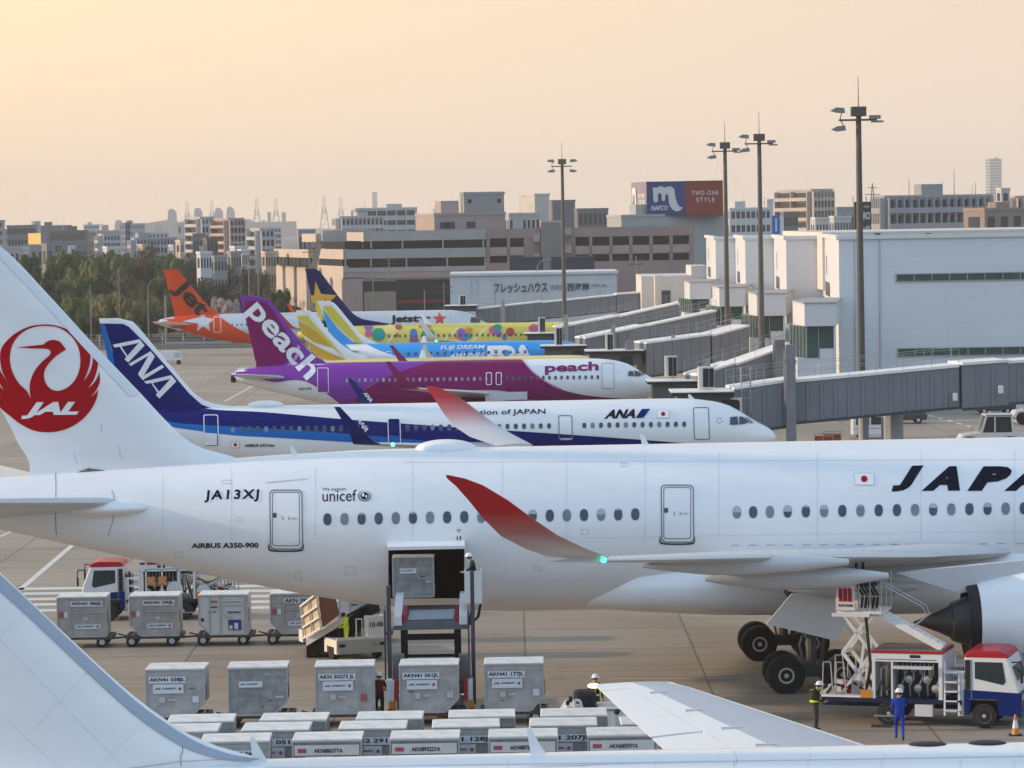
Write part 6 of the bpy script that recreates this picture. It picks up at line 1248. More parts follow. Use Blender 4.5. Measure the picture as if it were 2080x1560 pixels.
def dolly(x, y, label, group, bar=-1):
    if not dolly0:
        r_ = thing('container_dolly', '', 'dolly'); dolly0.append(r_)
        b = MB(); b.box(-.12, 2.15, .1, 1.55, .36, .42); b.box(-.15, 2.18, .02, .1, .34, .47); b.box(-.15, 2.18, 1.55, 1.63, .34, .47); b.box(-.15, -.05, .1, 1.55, .34, .47); b.box(2.08, 2.18, .1, 1.55, .34, .47); b.build('deck', M_deck, r_)
        b = MB()
        for i in range(8): b.cyl((.1 + i * .26, .12, .44), (.1 + i * .26, 1.5, .44), .035, n=6)
        b.build('rollers', M_steel, r_); b = MB(); b.bar((-.15, .8, .34), (-.75, .8, .3), .07); b.box(-.95, -.7, .72, .88, .26, .34); b.bar((-.1, .4, .42), (-.5, .6, .5), .05); b.build('tow_bar', M_deck, r_)
        b = MB(); b.box(.05, .35, .3, 1.35, .2, .34); b.build('axle', M_deck, r_); b = MB(); b.box(1.55, 1.85, .3, 1.35, .2, .34); b.build('axle', M_deck, r_)
        for wx_ in (.1, 1.75):
            for wy in (.15, 1.42): b = MB(); b.lathe([(wy - .07, .16), (wy - .05, .23), (wy + .05, .23), (wy + .07, .16)], (wx_, 0, .23), 'y', 18); t = b.build('wheel', M_tyre, r_, smooth=True); b = MB(); b.lathe([(wy - .085, .02), (wy - .08, .12)], (wx_, 0, .23), 'y', 14); b.build('rim', M_rim, t)
        o = r_
    else: o = copy_tree(dolly0[0])
    o.location = (x, y, 0.03); tag(o, label, 'dolly', group); return o
M_w2 = .5
def row(px, D): return P(px, 1300, D).x
ordn = ('first', 'second', 'third', 'fourth', 'fifth', 'sixth')
for i, (x, nm, sty) in enumerate(((120, 'AKN41 086JL', 3), (262, 'AKN41 290JL', 3), (407, 'AKN 93755 JL', 2), (549, 'AKN 39214', 3), (690, 'AKN 93702 JL', 2))):
    X = row(x, 139.5); container('%s container %s in the far train' % ('white-doored' if sty == 2 else 'grey', ('at the left end marked 086JL', 'second from the left marked 290JL', 'with a blue sticker, third from the left', 'partly behind the white lift vehicle', 'seen past the raised conveyor, rightmost')[i]), X, 139.5, .5, 'L', nm, sty, 'containers in the far train')
    dolly(X, 139.5, 'steel dolly under the container %s of the far train' % ('at the left end', 'second from the left', 'third from the left', 'fourth from the left', 'at the right end')[i], 'dollies of the far train')
for i, (x, nm, sty, cut, lb) in enumerate(((292, 'AKN41 038JL', 0, 'R', 'grey container marked 038JL, leftmost of the middle row'), (464, 'AKN 1167 JL', 1, 'R', 'dull scuffed container second from the left of the middle row'), (638, 'AKN 30272 JL', 0, 'N', 'square grey container marked 30272 JL in the middle row'), (813, 'AKN41 501JL', 0, 'R', 'grey container marked 501JL in front of the cargo loader'), (982, 'AKN41 177JL', 0, 'R', 'grey container marked 177JL, rightmost of the middle row'))):
    X = row(x, 116.3); container(lb, X, 116.3, .5, cut, nm, sty, 'containers in the middle row'); dolly(X, 116.3, 'steel dolly under the %s container of the middle row' % ('leftmost', 'second', 'third', 'fourth', 'rightmost')[i], 'dollies of the middle row')
for r_i, (D, lst) in enumerate(((103.7, ((335, 0, ''), (523, 1, 'AKN 02 JA'), (718, 0, ''), (908, 1, ''), (1097, 0, ''), (1268, 0, ''))), (101.75, ((300, 0, ''), (489, 0, '33 051 JL'), (684, 0, '32 291 JL'), (878, 0, '41 128JL'), (1072, 0, '41 207JL'), (1263, 0, '42 232 JL'))), (99.6, ((400, 0, 'AKN42 260 JL'), (587, 2, 'AKN88637YA'), (792, 2, 'AKN89322YA'), (990, 2, 'AKN88780YA'), (1188, 2, 'AKN68593YA'))))):
    for i, (x, sty, nm) in enumerate(lst):
        X = row(x, D); rn = ('back', 'middle', 'front')[r_i]
        if sty == 2:
            c_ = container('white-framed container marked %s in the front near row' % nm[3:], X, D, .5, 'N', nm, 1, 'containers in the near rows'); 
            b = MB(); b.box(.05, 1.95, -.05, -.03, 1.2, 1.5); p = b.build('label_plate', M_wbox, c_); text_on(nm, M_ink, p, (.62, -.06, 1.27), (1, 0, 0), (0, 0, 1), .85, .13, .03); b = MB(); b.box(.14, .4, -.065, -.051, 1.28, 1.4); b.build('sticker', M_sred, p)
        else:
            lb = 'pale-roofed container, %s from the left in the %s near row%s' % (ordn[i], rn, (', marked ' + nm) if nm and r_i else '')
            container(lb, X, D, .5, 'R' if r_i < 2 else 'N', nm or 'AKN41', sty, 'containers in the near rows', numpos=(CW * .3, CW * .93) if r_i == 1 else (CW * .3, CW * .9) if r_i == 2 else None)
        dolly(X, D, 'steel dolly under the %s container of the %s near row' % (ordn[i], rn), 'dollies of the near rows')
# ================================================================ fuel trucks
M_tw_ = paint('truck_white', (.66, .66, .66)); M_tred = paint('truck_red', (.38, .02, .03)); M_tblue = paint('truck_blue', (.006, .02, .12)); M_wg = mat('cab_glass', (.03, .04, .045), .1, 0, .3, 2); M_orange = mat('orange_panel', (.55, .22, .04), .5, 0, 0)
def truck(label, x, y, rz, raised, lift):
    r_ = thing('refuelling_truck', label, 'truck', (x, y, .03), rz, 'refuelling trucks'); w = 1.05
    b = MB(); b.box(0, 6.4, -.4, .4, .55, .75); b.box(.1, 4.9, -w, w, .78, .92); b.build('chassis', mat('chassis_dark_blue', (.01, .018, .05), .5), r_)
    # cab
    b = MB(); b.prism([(5.0, .95), (6.75, .95), (6.85, 1.25), (6.78, 1.55), (6.45, 2.42), (5.0, 2.42)], -w, w); c_ = b.build('cab', M_tw_, r_, bevel=.06)
    b = MB(); b.prism([(4.98, .45), (5.15, .45), (5.2, .95), (4.98, 1.0)], -w - .01, w + .01); b.prism([(6.15, .45), (6.9, .42), (6.9, 1.22), (4.98, 1.3), (4.98, .98), (6.1, .98)], -w - .012, w + .012); b.build('cab_lower', M_tblue, r_, bevel=.02)
    b = MB(); b.prism([(4.98, 2.38), (6.5, 2.38), (6.38, 2.55), (6.1, 2.62), (5.1, 2.6)], -w - .01, w + .01); b.build('cab_roof', M_tred, r_, bevel=.05)
    b = MB(); b.add([(6.765, -w + .12, 1.62), (6.765, w - .12, 1.62), (6.49, w - .14, 2.3), (6.49, -w + .14, 2.3)], [(0, 1, 2, 3)]); b.build('windscreen', M_wg, c_)
    for s in (-1, 1):
        b = MB(); b.prism([(5.35, 1.68), (6.3, 1.48), (6.38, 1.6), (6.28, 2.24), (5.35, 2.24)], s * w - .02 * s, s * (w + .012)); b.build('side_window', M_wg, c_)
        b = MB(); b.box(5.22, 5.25, s * w, s * (w + .016), 1.0, 2.3); b.build('door_seam', M_line, c_)
        b = MB(); b.tube([(6.6, s * w, 2.25), (6.95, s * (w + .2), 2.3), (7.0, s * (w + .22), 1.9)], .025); b.box(6.93, 7.0, s * (w + .22) - .09, s * (w + .22) + .09, 1.6, 1.95); b.build('mirror', M_black, r_)
        b = MB(); b.box(6.82, 6.92, s * .75 - .15, s * .75 + .15, .95, 1.15); b.build('headlight', mat('headlight', (.5, .5, .48), .2, .4, 0), r_)
    b = MB(); b.box(6.8, 6.96, -w, w, .38, .62); b.build('bumper', M_dark, r_)
    for wx_, wd in ((2.4, .42), (5.65, .26)):
        for s in (-1, 1):
            cy = s * (w - wd / 2); b = MB(); b.lathe([(cy - wd / 2, .3), (cy - wd * .42, .42), (cy + wd * .42, .42), (cy + wd / 2, .3)], (wx_, 0, .42), 'y', 22); t = b.build('wheel', M_tyre, r_, smooth=True); b = MB(); yy = s * (w + .005); b.lathe([(yy, .25), (yy - s * .06, .2), (yy - s * .06, .08), (yy, .06), (yy, .01)], (wx_, 0, .42), 'y', 16, False); b.build('rim', M_rim, t, smooth=True)
    # cabinet: roof slab, posts, dark interior with pumps and gauges
    b = MB(); b.box(1.85, 4.25, -w, w, 2.18, 2.52); b.box(1.85, 1.95, -w, w, .92, 2.18); b.box(4.12, 4.25, -w, w, .92, 2.18); b.box(2.5, 2.56, -w, w, .92, 2.18); b.build('pump_cabinet', M_tw_, r_); b = MB(); b.box(1.83, 4.27, -w - .02, w + .02, 2.46, 2.54); b.build('cabinet_trim', M_tred, r_); b = MB(); b.box(1.9, 4.2, -w + .06, w - .06, 2.541, 2.56); b.build('cabinet_top', mat('dusty_red_grey', (.17, .125, .115), .7), r_)
    b = MB(); b.box(2.57, 4.1, -.15, .15, .93, 2.17); b.build('cabinet_interior', M_dark, r_)
    rn = random.Random(4)
    for s in (-1, 1):
        b = MB()
        for i in range(9): b.cyl((2.7 + i * .15, s * .8, 2.1), (2.7 + i * .15, s * .8, 1.85 - rn.random() * .2), .02, n=5)
        for i in range(5): xx = 2.75 + i * .3; b.lathe([(s * .55, .02), (s * .6, .13), (s * .75, .13), (s * .78, .02)], (xx, 0, 1.25 + .3 * (i % 2)), 'y', 12); b.tube([(xx, s * .5, .95), (xx, s * .6, 1.3), (xx + .15, s * .6, 1.6), (xx + .1, s * .5, 1.9)], .035)
        b.tube([(2.1, s * .8, .95), (2.1, s * .8, 1.9), (2.3, s * .8, 2.0), (2.3, s * .8, 1.0)], .04); b.build('pipework', mat('pipe_grey', (.42, .42, .42), .35, .6, .1), r_)
        b = MB(); b.box(3.3, 3.9, s * (w - .3), s * w, .35, .75); b.build('side_box', M_wbox, r_); b = MB(); b.box(1.45, 1.83, s * w, s * (w + .02), .93, 1.2); b.build('warning_sign', M_orange, r_)
        b = MB(); b.lathe([(s * (w - .3), .02), (s * (w - .3), .3), (s * (w + .0), .3), (s * (w + .0), .02)], (1.5, 0, 1.25), 'y', 18) if not raised else b.box(2.6, 3.95, s * w, s * (w + .35), 1.98, 2.05); b.build('hose_reel' if not raised else 'open_flap', M_wbox, r_)
        b = MB()
        for i in range(5): b.box(4.3, 4.75, s * (w - .55 + .02 * i), s * (w + .05), .55 + i * .32, .6 + i * .32)
        b.bar((4.32, s * (w - .0), .4), (4.32, s * (w - .1), 2.2), .06); b.bar((4.8, s * w, .4), (4.8, s * (w - .1), 1.9), .06); b.build('access_steps', M_tw_, r_)
    # rear deck with handrails
    b = MB(); b.box(-.1, 1.8, -w, w, .93, .99); b.build('rear_deck', M_roofw, r_)
    for s in (-1, 1):
        for xx in (.1, .55): b = MB(); b.tube([(xx, s * w * .9, .95), (xx + .05, s * w * .9, 2.1), (xx + .3, s * w * .9, 2.1), (xx + .38, s * w * .9, .95)], .025); b.build('handrail', M_rail, r_)
    b = MB(); b.cyl((.85, -.5, 1.15), (.85, .3, 1.15), .2, n=14); b.build('hose_reel', M_tred, r_)
    # lifting platform
    zp = lift; b = MB(); 
    for s in (-.6, .6):
        if raised:
            zm = (zp + 1.05) / 2
            for a_, c_ in (((.75, s, 1.05), (1.75, s, zm)), ((1.75, s, 1.05), (.75, s, zm)), ((.75, s, zm), (1.75, s, zp)), ((1.75, s, zm), (.75, s, zp))): b.bar(a_, c_, .11)
            b.bar((1.25, s, 1.0), (1.5, s, zm + .4), .09)
        else: b.bar((.6, s, 1.1), (2.2, s, zp - .1), .1); b.bar((2.2, s, 1.1), (.6, s, zp - .1), .1)
    b.bar((.75, -.6, (zp + 1) / 2), (.75, .6, (zp + 1) / 2), .1); b.bar((1.75, -.6, (zp + 1) / 2), (1.75, .6, (zp + 1) / 2), .1); b.build('scissor_lift', M_tw_, r_)
    p0, p1 = (.6, 2.15); b = MB(); b.box(p0, p1, -.85, .85, zp, zp + .1); b.box(p0 - .15, p1 - .4, -.9, -.85, zp - .1, zp + .02); b.build('lift_platform', M_tw_, r_); b = MB()
    for s in (-.82, .82):
        for i in range(5): xx = p0 + (p1 - p0) * i / 4; b.cyl((xx, s, zp + .1), (xx, s, zp + 1.15), .025, n=5)
        for hh in (.6, 1.15): b.cyl((p0, s, zp + hh), (p1, s, zp + hh), .025, n=5)
    for s in (-.82, 0, .82): b.cyl((p1, s, zp + .1), (p1, s, zp + 1.3), .03, n=5)
    b.build('platform_railing', M_rail, r_)
    for s in (-1, 1):
        b = MB(); b.box(.62, 1.25, s * .9 - .03, s * .9 + .03, zp + .12, zp + 1.02); k_ = b.build('company_board', M_tw_, r_); b = MB()
        for i in range(3): b.prism([(.71 + i * .16, zp + .42), (.84 + i * .16, zp + .42), (.84 + i * .16, zp + .86), (.71 + i * .16, zp + .9)], s * .935, s * .95)
        b.build('emblem', M_tred, k_)
        text_on('MARUNAMI', M_ink, k_, (.70 if s < 0 else 1.19, s * .945, zp + .24), (1 if s < 0 else -1, 0, 0), (0, 0, 1), .48, .1, .03)
    b = MB(); rn = random.Random(9)
    for i in range(5): xx = 1.35 + .13 * i; b.tube([(xx, -.3, zp + .15), (xx + .1, -.5, zp + .6), (xx - .1, -.4, zp + .9), (xx + .05, .2, zp + 1.0)], .05)
    if raised: b.tube([(1.25, -.3, zp + .9), (1.2, -.4, zp + 1.6), (1.28, -.2, zp + 2.05)], .05); b.tube([(1.45, -.2, zp + .9), (1.42, -.3, zp + 1.6), (1.4, -.1, zp + 2.1)], .05); b.tube([(1.55, -.6, 1.1), (1.75, -.8, 2.0), (1.6, -.8, zp)], .06)
    b.build('fuel_hose', M_black, r_)
    for s in (-1, 1):
        b = MB(); b.tube([(.2, s * .7, 1.0), (.5, s * .85, 1.35), (.9, s * .6, 1.2), (1.2, s * .85, 1.4), (1.6, s * .7, 1.05)], .045); b.build('coupling_hose', M_black, r_); b = MB(); b.tube([(2.0, s * .95, 1.0), (2.15, s * 1.0, 1.5), (2.35, s * .98, 1.2), (2.45, s * .95, 1.8)], .03); b.build('coupling_hose', M_black, r_); b = MB(); b.tube([(4.35, s * .8, 1.0), (4.6, s * .95, .8), (4.9, s * .8, 1.1), (4.92, s * .6, 2.0)], .05); b.build('coupling_hose', M_black, r_)
        b = MB(); b.box(.25, .5, s * .6 - .12, s * .6 + .12, .99, 1.3); b.build('tool_box', M_wbox, r_); b = MB(); b.box(1.1, 1.35, s * .75 - .1, s * .75 + .1, .99, 1.45); b.build('valve_box', M_steel, r_)
        b = MB(); b.box(2.0, 4.05, s * (w + .004), s * (w + .012), 2.24, 2.27); b.build('cabinet_pinstripe', M_line, r_); b = MB(); b.box(3.15, 3.5, s * (w + .004), s * (w + .014), 2.32, 2.42); b.build('number_board', M_ink, r_)
        b = MB(); b.box(5.02, 5.2, s * (w - .02), s * (w + .014), 1.3, 2.3); b.build('cab_vent', M_black, r_)
        b = MB(); b.cyl((4.9, s * .9, .4), (4.9, s * .9, 1.9), .09, n=10); b.build('air_intake', M_wbox, r_); b = MB(); b.box(1.9, 3.0, s * (w - .02), s * (w + .01), .3, .36); b.box(4.5, 5.1, s * (w - .02), s * (w + .01), .5, .56); b.build('side_guard', M_steel, r_)
    if raised:      # folding stair from platform down to the cabinet roof
        a_, c_ = Vector((1.9, -.55, zp + .05)), Vector((4.15, -.55, 2.6)); b = MB()
        for s in (0, .55): b.bar(a_ + Vector((0, s, 0)), c_ + Vector((0, s, 0)), .06, .22)
        for i in range(10): p = a_.lerp(c_, (i + .5) / 10); b.box(p.x - .1, p.x + .1, p.y, p.y + .55, p.z, p.z + .03)
        b.build('stair', M_roofw, r_); b = MB()
        for s in (0, .55): o_ = Vector((0, s, 1.05)); b.cyl(a_ + o_, a_.lerp(c_, .72) + o_, .022, n=5); p = a_.lerp(c_, .72); b.tube([p + o_, p + Vector((.12, s, .75)), a_.lerp(c_, .5) + Vector((0, s, .0))], .02)
        b.build('stair_rail', M_rail, r_)
        b = MB(); b.bar((2.6, -1.4, .03), (1.9, -1.5, .03), .12); b.build('wheel_chock', M_dark, r_)
    else:
        b = MB()
        for xx in (1.9, 2.6, 3.3, 4.0, 4.3): b.bar((xx, -w, .95), (xx, -w, 2.6), .07); b.bar((xx, w, .95), (xx, w, 2.6), .07)
        for s in (-w, w): b.bar((1.9, s, 2.6), (4.3, s, 2.6), .07); b.bar((0, s, 2.2), (4.3, s, 2.2), .07)
        b.build('gantry_frame', M_tw_, r_); b = MB()
        for i in range(12): b.box(1.2 + i * .22, 1.3 + i * .22, -.3, .3, 2.72, 2.76)
        b.box(1.1, 3.9, -.35, -.28, 2.66, 2.76); b.box(1.1, 3.9, .28, .35, 2.66, 2.76); b.build('folded_ladder', M_roofw, r_)
        for i, xx in enumerate((3.1, 3.6)):
            b = MB(); b.box(xx, xx + .38, w + .04, w + .07, 1.55, 1.93); k_ = b.build('warning_board', M_orange, r_); b = MB(); b.bar((xx + .04, w + .08, 1.59), (xx + .34, w + .08, 1.89), .05, .01); b.bar((xx + .34, w + .085, 1.59), (xx + .04, w + .085, 1.89), .05, .01); b.build('cross_mark', M_plate, k_)
        b = MB(); b.lathe([(w - .2, .02), (w - .2, .36), (w + .05, .36), (w + .06, .02)], (2.75, 0, 1.35), 'y', 24); b.build('round_tank_end', M_wbox, r_, smooth=True)
        b = MB(); b.lathe([(1.9, .14), (3.9, .14)], (0, .5, 2.38), 'x', 12); b.lathe([(1.9, .12), (3.9, .12)], (0, -.5, 2.0), 'x', 12); b.build('pipe', M_wbox, r_)
    return r_
truck('red-roofed refuelling truck under the wing with its platform raised', gx(1805, 114.6) - 1.958, 116.34, R(-18), True, 3.75)
truck('red-roofed refuelling truck behind the far container train, facing left', gx(486, 149.5), 150, R(180), False, 1.9)
# ================================================================ cargo loader
f = Face(122.6, 870); ld = thing('cargo_loader', 'scissor cargo loader raised to the open cargo hatch', 'loader', (0, 0, 0)); M_lw = paint('loader_white', (.6, .6, .6)); M_lg = mat('loader_platform', (.12, .125, .135), .5, .2, .2, 2); M_lb = mat('loader_frame_dark', (.012, .012, .013), .8, 0, .2, spec=.05)
pz = P(870, 1262, 120.6).z; xa, xb = P(800, 1240, 121).x, P(950, 1240, 121).x
b = MB(); b.add([(xa, 120.4, pz), (xb, 120.4, pz), (xb, 125.2, pz + .06), (xa, 125.2, pz + .06), (xa, 120.4, pz - .28), (xb, 120.4, pz - .28), (xb, 125.2, pz - .2), (xa, 125.2, pz - .2)], [(0, 1, 2, 3), (4, 5, 6, 7), (0, 1, 5, 4), (1, 2, 6, 5), (2, 3, 7, 6), (3, 0, 4, 7)]); b.build('bridge_platform', M_lg, ld)
b = MB()
for i in range(9): b.cyl((xa + .5, 120.7 + i * .33, pz + .05), (xb - .5, 120.7 + i * .33, pz + .07), .04, n=6)
b.build('platform_rollers', M_steel, ld)
for s in (xa + .02, xb - .3): b = MB(); b.prism([(120.3, pz - .1), (123.4, pz - .05), (123.4, pz + .75), (122.6, pz + .75), (120.3, pz + .22)], s, s + .28, 'x'); b.build('platform_side_guide', M_lw, ld)
b = MB(); b.box(xa + .33, xa + .43, 120.35, 123, pz + .02, pz + .3); b.build('red_guide', M_tred, ld); b = MB(); b.box(xb - .43, xb - .33, 120.35, 123, pz + .02, pz + .3); b.build('red_guide', M_tred, ld)
b = MB(); x1, x2 = P(822, 1300, 121).x, P(930, 1300, 121).x
for x in (x1, x2): b.bar((x, 120.6, pz - .3), (x, 120.8, .4), .24); b.bar((x, 122.6, pz - .3), (x, 118.8, .9), .16)
b.bar((x1, 120.6, pz - .55), (x2, 120.6, pz - .55), .2); b.bar((x1, 120.6, 1.5), (x2, 120.6, 1.5), .28); b.bar((x1, 120.6, 1.9), (x2, 120.6, 1.9), .1); b.bar((x1, 118.9, 1.0), (x2, 118.9, 1.0), .2); b.build('scissor_frame', M_lb, ld)
b = MB(); b.box(xa + .15, xb - .15, 118.2, 122.8, .35, .8); b.build('chassis', M_lw, ld)
b = MB()
for px in (791, 961): x = P(px, 1300, 118.2).x; b.box(x - .07, x + .07, 118.1, 118.3, .5, P(px, 1190 if px < 900 else 1160, 118.2).z); b.box(x - .18, x - .12, 118.1, 118.2, 1.4, P(px, 1240, 118.2).z); b.build('guide_post', M_dark, ld); b = MB()
b = MB()
for px in (808, 943): x = P(px, 1300, 118).x; b.box(x - .2, x + .2, 117.9, 118.4, .9, P(px, 1330, 118).z); b.build('lift_cylinder_cover', M_lg, ld); b = MB()
b = MB()
for px in (797, 955): x = P(px, 1420, 117.8).x; b = MB(); b.prism([(117.2, .6), (118.4, .6), (118.4, 1.5), (117.8, 1.4)], x - .2, x + .1, 'x'); b.build('front_guide', M_lw, ld)
b = MB()
for px in (806, 947): x = P(px, 1420, 117.8).x; b.prism([(117.1, .8), (118.3, 1.0), (118.3, 1.5), (117.5, 1.4)], x - .07, x + .07, 'x'); b.build('red_guide', M_tred, ld); b = MB(); b = MB()
for px in (800, 958): x = P(px, 1440, 117.3).x; b.box(x - .15, x + .1, 117.0, 117.1, .45, .8)
b.build('yellow_foot', M_orange, ld)
b = MB(); x0, x1 = P(944, 1190, 121).x, P(979, 1190, 121).x; zt, zb_ = P(960, 1158, 121).z, P(960, 1223, 121).z; b.box(x0, x1, 120.6, 120.66, zb_, zt); b.box(x0, x0 + .05, 120.66, 121.6, zb_, zt); b.box(x1 - .05, x1, 120.66, 121.6, zb_, zt); b.box(x0, x1, 120.66, 121.6, zb_ - .05, zb_ + .03); b.build('operator_cage', M_lw, ld)
b = MB(); b.tube([(x1 - .05, 120.7, zb_), (x1 - .15, 120.7, zb_ - .5), (x1 - .45, 120.7, zb_ - .75)], .05); b.tube([(x1 - .3, 120.9, zb_), (x1 - .5, 120.9, zb_ - .8), (x0 + .1, 120.9, zb_ - .9)], .05); b.build('cage_bracket', M_lb, ld)
b = MB(); x = P(1112, 1, 121).x; b.box(P(895, 1, 118.5).x, P(912, 1, 118.5).x, 118.1, 118.19, .9, 1.3); b.build('emblem_plate', M_sred, ld)
q = P(797, 1213, 124.2); kc = container('grey container standing in the open cargo hatch above the loader', q.x, 124.2, q.z, 'N', 'AKN 3026 JL', 1, None, 1.48); kc.scale = (1, 1, .9)
# ================================================================ white lift vehicle with raised hood
vx, vy = gx(685, 133.6), 133.6; ax = math.atan2(4.1, -1.7); bl = thing('conveyor_vehicle', 'white airport conveyor vehicle with a raised black belt and sunlit side', 'vehicle', (vx, vy, .03), 0)
U = Vector((math.cos(ax), math.sin(ax), 0)); V = Vector((-U.y, U.x, 0)) * -1; 
def BM(): return Matrix(((U.x, V.x, 0, 0), (U.y, V.y, 0, 0), (0, 0, 1, 0), (0, 0, 0, 1)))
Mx = BM(); b = MB(); cream = paint('vehicle_cream', (.70, .68, .63))
b.box(0, 4.6, 0, 2.1, .55, .85, Mx); b.box(0, .35, 0, 2.1, .3, .55, Mx); b.box(1.2, 2.9, 0, .12, .28, .55, Mx); b.box(4.1, 4.6, 0, 2.1, .35, .55, Mx); b.box(0, .08, 0, 2.1, .3, .95, Mx); b.build('chassis', cream, bl)
b = MB(); b.box(.08, 1.3, 1.3, 2.1, .86, 1.75, Mx); b.build('control_cab', cream, bl, bevel=.05); text_on('10-08', M_ink, bl, Mx @ Vector((.06, 1.42, 1.3)), V, (0, 0, 1), .55, .2, .02)
b = MB(); b.box(-.02, 0, .1, .35, .58, .7, Mx); b.box(-.02, 0, 1.8, 2.05, .58, .7, Mx); b.build('tail_lamp', M_black, bl); b = MB(); b.box(-.02, 0, 1.45, 1.65, .58, .68, Mx); b.build('number_plate', M_orange, bl)
b = MB(); b.tube([Mx @ Vector(p) for p in ((.5, 1.0, .9), (.5, 1.0, 1.6), (.5, 1.25, 1.6), (.5, 1.25, .9))], .03); b.build('grab_rail', cream, bl)
for u in (.78, 3.5):
    for v in (.15, 1.95): c = Mx @ Vector((u, v, .33)); b = MB(); b.cyl(c - V * .12, c + V * .12, .33, n=18); b.build('wheel', M_tyre, bl)
lowp, hip = P(622, 1304, 135.2), P(755, 1224, 134.4); o_ = Vector((vx, vy, .03)); a_, c_ = lowp - o_, hip - o_; wv = Vector((.25, 1.3, 0))
def slab(a, c, wv, t, name, m): n = Vector((0, 0, -t)); b = MB(); b.add([a, c, c + wv, a + wv, a + n, c + n, c + wv + n, a + wv + n], [(0, 1, 2, 3), (4, 5, 6, 7), (0, 1, 5, 4), (1, 2, 6, 5), (2, 3, 7, 6), (3, 0, 4, 7)]); return b.build(name, m, bl)
slab(a_, c_ - Vector((0, 0, .05)), wv, .75, 'conveyor_belt', M_lb); slab(a_ + Vector((0, -.05, .12)), a_.lerp(c_, .62) + Vector((0, -.05, .12)), Vector((0, .08, 0)), .28, 'belt_side_rail', cream); slab(a_.lerp(c_, .6) + Vector((0, 0, .12)), c_ + Vector((0, 0, .08)), wv, .12, 'belt_head', M_black)
h0, h1, h2, h3 = [P(x, y, D) - o_ for x, y, D in ((617, 1296, 135.3), (652, 1276, 134.2), (643, 1206, 134.2), (610, 1232, 135.3))]
b = MB(); t = Vector((.05, .05, 0)); 
for p_, q_ in ((h0, h1), (h1, h2), (h2, h3), (h3, h0), ((h0 + h1) / 2, (h2 + h3) / 2), (h0.lerp(h3, .33), h1.lerp(h2, .33)), (h0.lerp(h3, .66), h1.lerp(h2, .66))): b.bar(p_, q_, .07)
b.build('hood_frame', cream, bl); b = MB(); b.add([h0 + t, h1 + t, h2 + t, h3 + t], [(0, 1, 2, 3)]); b.build('hood_screen', mat('frosted_panel', (.5, .42, .3), .4), bl)
e0, e1 = P(690, 1248, 134.4) - o_, P(682, 1212, 134.4) - o_; b = MB(); b.add([h1 + t, e0, e1, h2 + t], [(0, 1, 2, 3)]); b.build('hood_side', mat('brown_panel', (.22, .09, .06), .5), bl)
# ================================================================ baggage tug beside the near containers
f = Face(113.5, 1230); tg = thing('tow_tractor', 'white open tow tractor with a black seat beside the pale wing tip', 'tractor', (0, 0, 0))
b = MB(); pr = [P(x, y, 113.5) for x, y in ((1138, 1452), (1150, 1434), (1180, 1432), (1184, 1446), (1210, 1444), (1216, 1438), (1262, 1438), (1300, 1452), (1330, 1460), (1330, 1488), (1300, 1488), (1296, 1474), (1262, 1474), (1256, 1492), (1140, 1492))]
b.prism([(p.x, p.z) for p in pr], 113.5, 115.0); b.build('body', M_tw_, tg, bevel=.04)
b = MB(); f.b(b, 1166, 1212, 1408, 1446, .3, 1.2); b.build('seat_back', M_black, tg, bevel=.15); b = MB(); a = [P(x, y, 113.4) for x, y in ((1166, 1440), (1168, 1422), (1178, 1423), (1184, 1446))]; b.tube(a, .05); b.build('grab_frame', M_tw_, tg)
b = MB(); f.b(b, 1218, 1262, 1441, 1444, -.02, 0); b.build('trim_line', M_line, tg); b = MB(); f.b(b, 1240, 1249, 1448, 1490, -.3, -.1); f.b(b, 1249, 1260, 1480, 1492, -.3, -.1); b.build('front_post', M_tw_, tg); b = MB(); q = P(1253, 1446, 113.2); b.ell(tuple(q), (.1, .1, .1), 8, 6); q = P(1159, 1420, 113.3); b.ell(tuple(q), (.07, .07, .12), 8, 6); q = P(1153, 1428, 113.3); b.ell(tuple(q), (.07, .07, .1), 8, 6); b.build('beacon_lamp', M_black, tg)
for px in (1165, 1300): q = gx(px, 113.4); b = MB(); b.lathe([(113.3, .2), (113.34, .33), (113.6, .33), (113.62, .2)], (q, 0, .36), 'y', 18); b.build('wheel', M_tyre, tg)
text_on('TV 38-004', M_line, tg, P(1151, 1445, 113.48), (1, 0, 0), (0, 0, 1), .42, .1, .02)
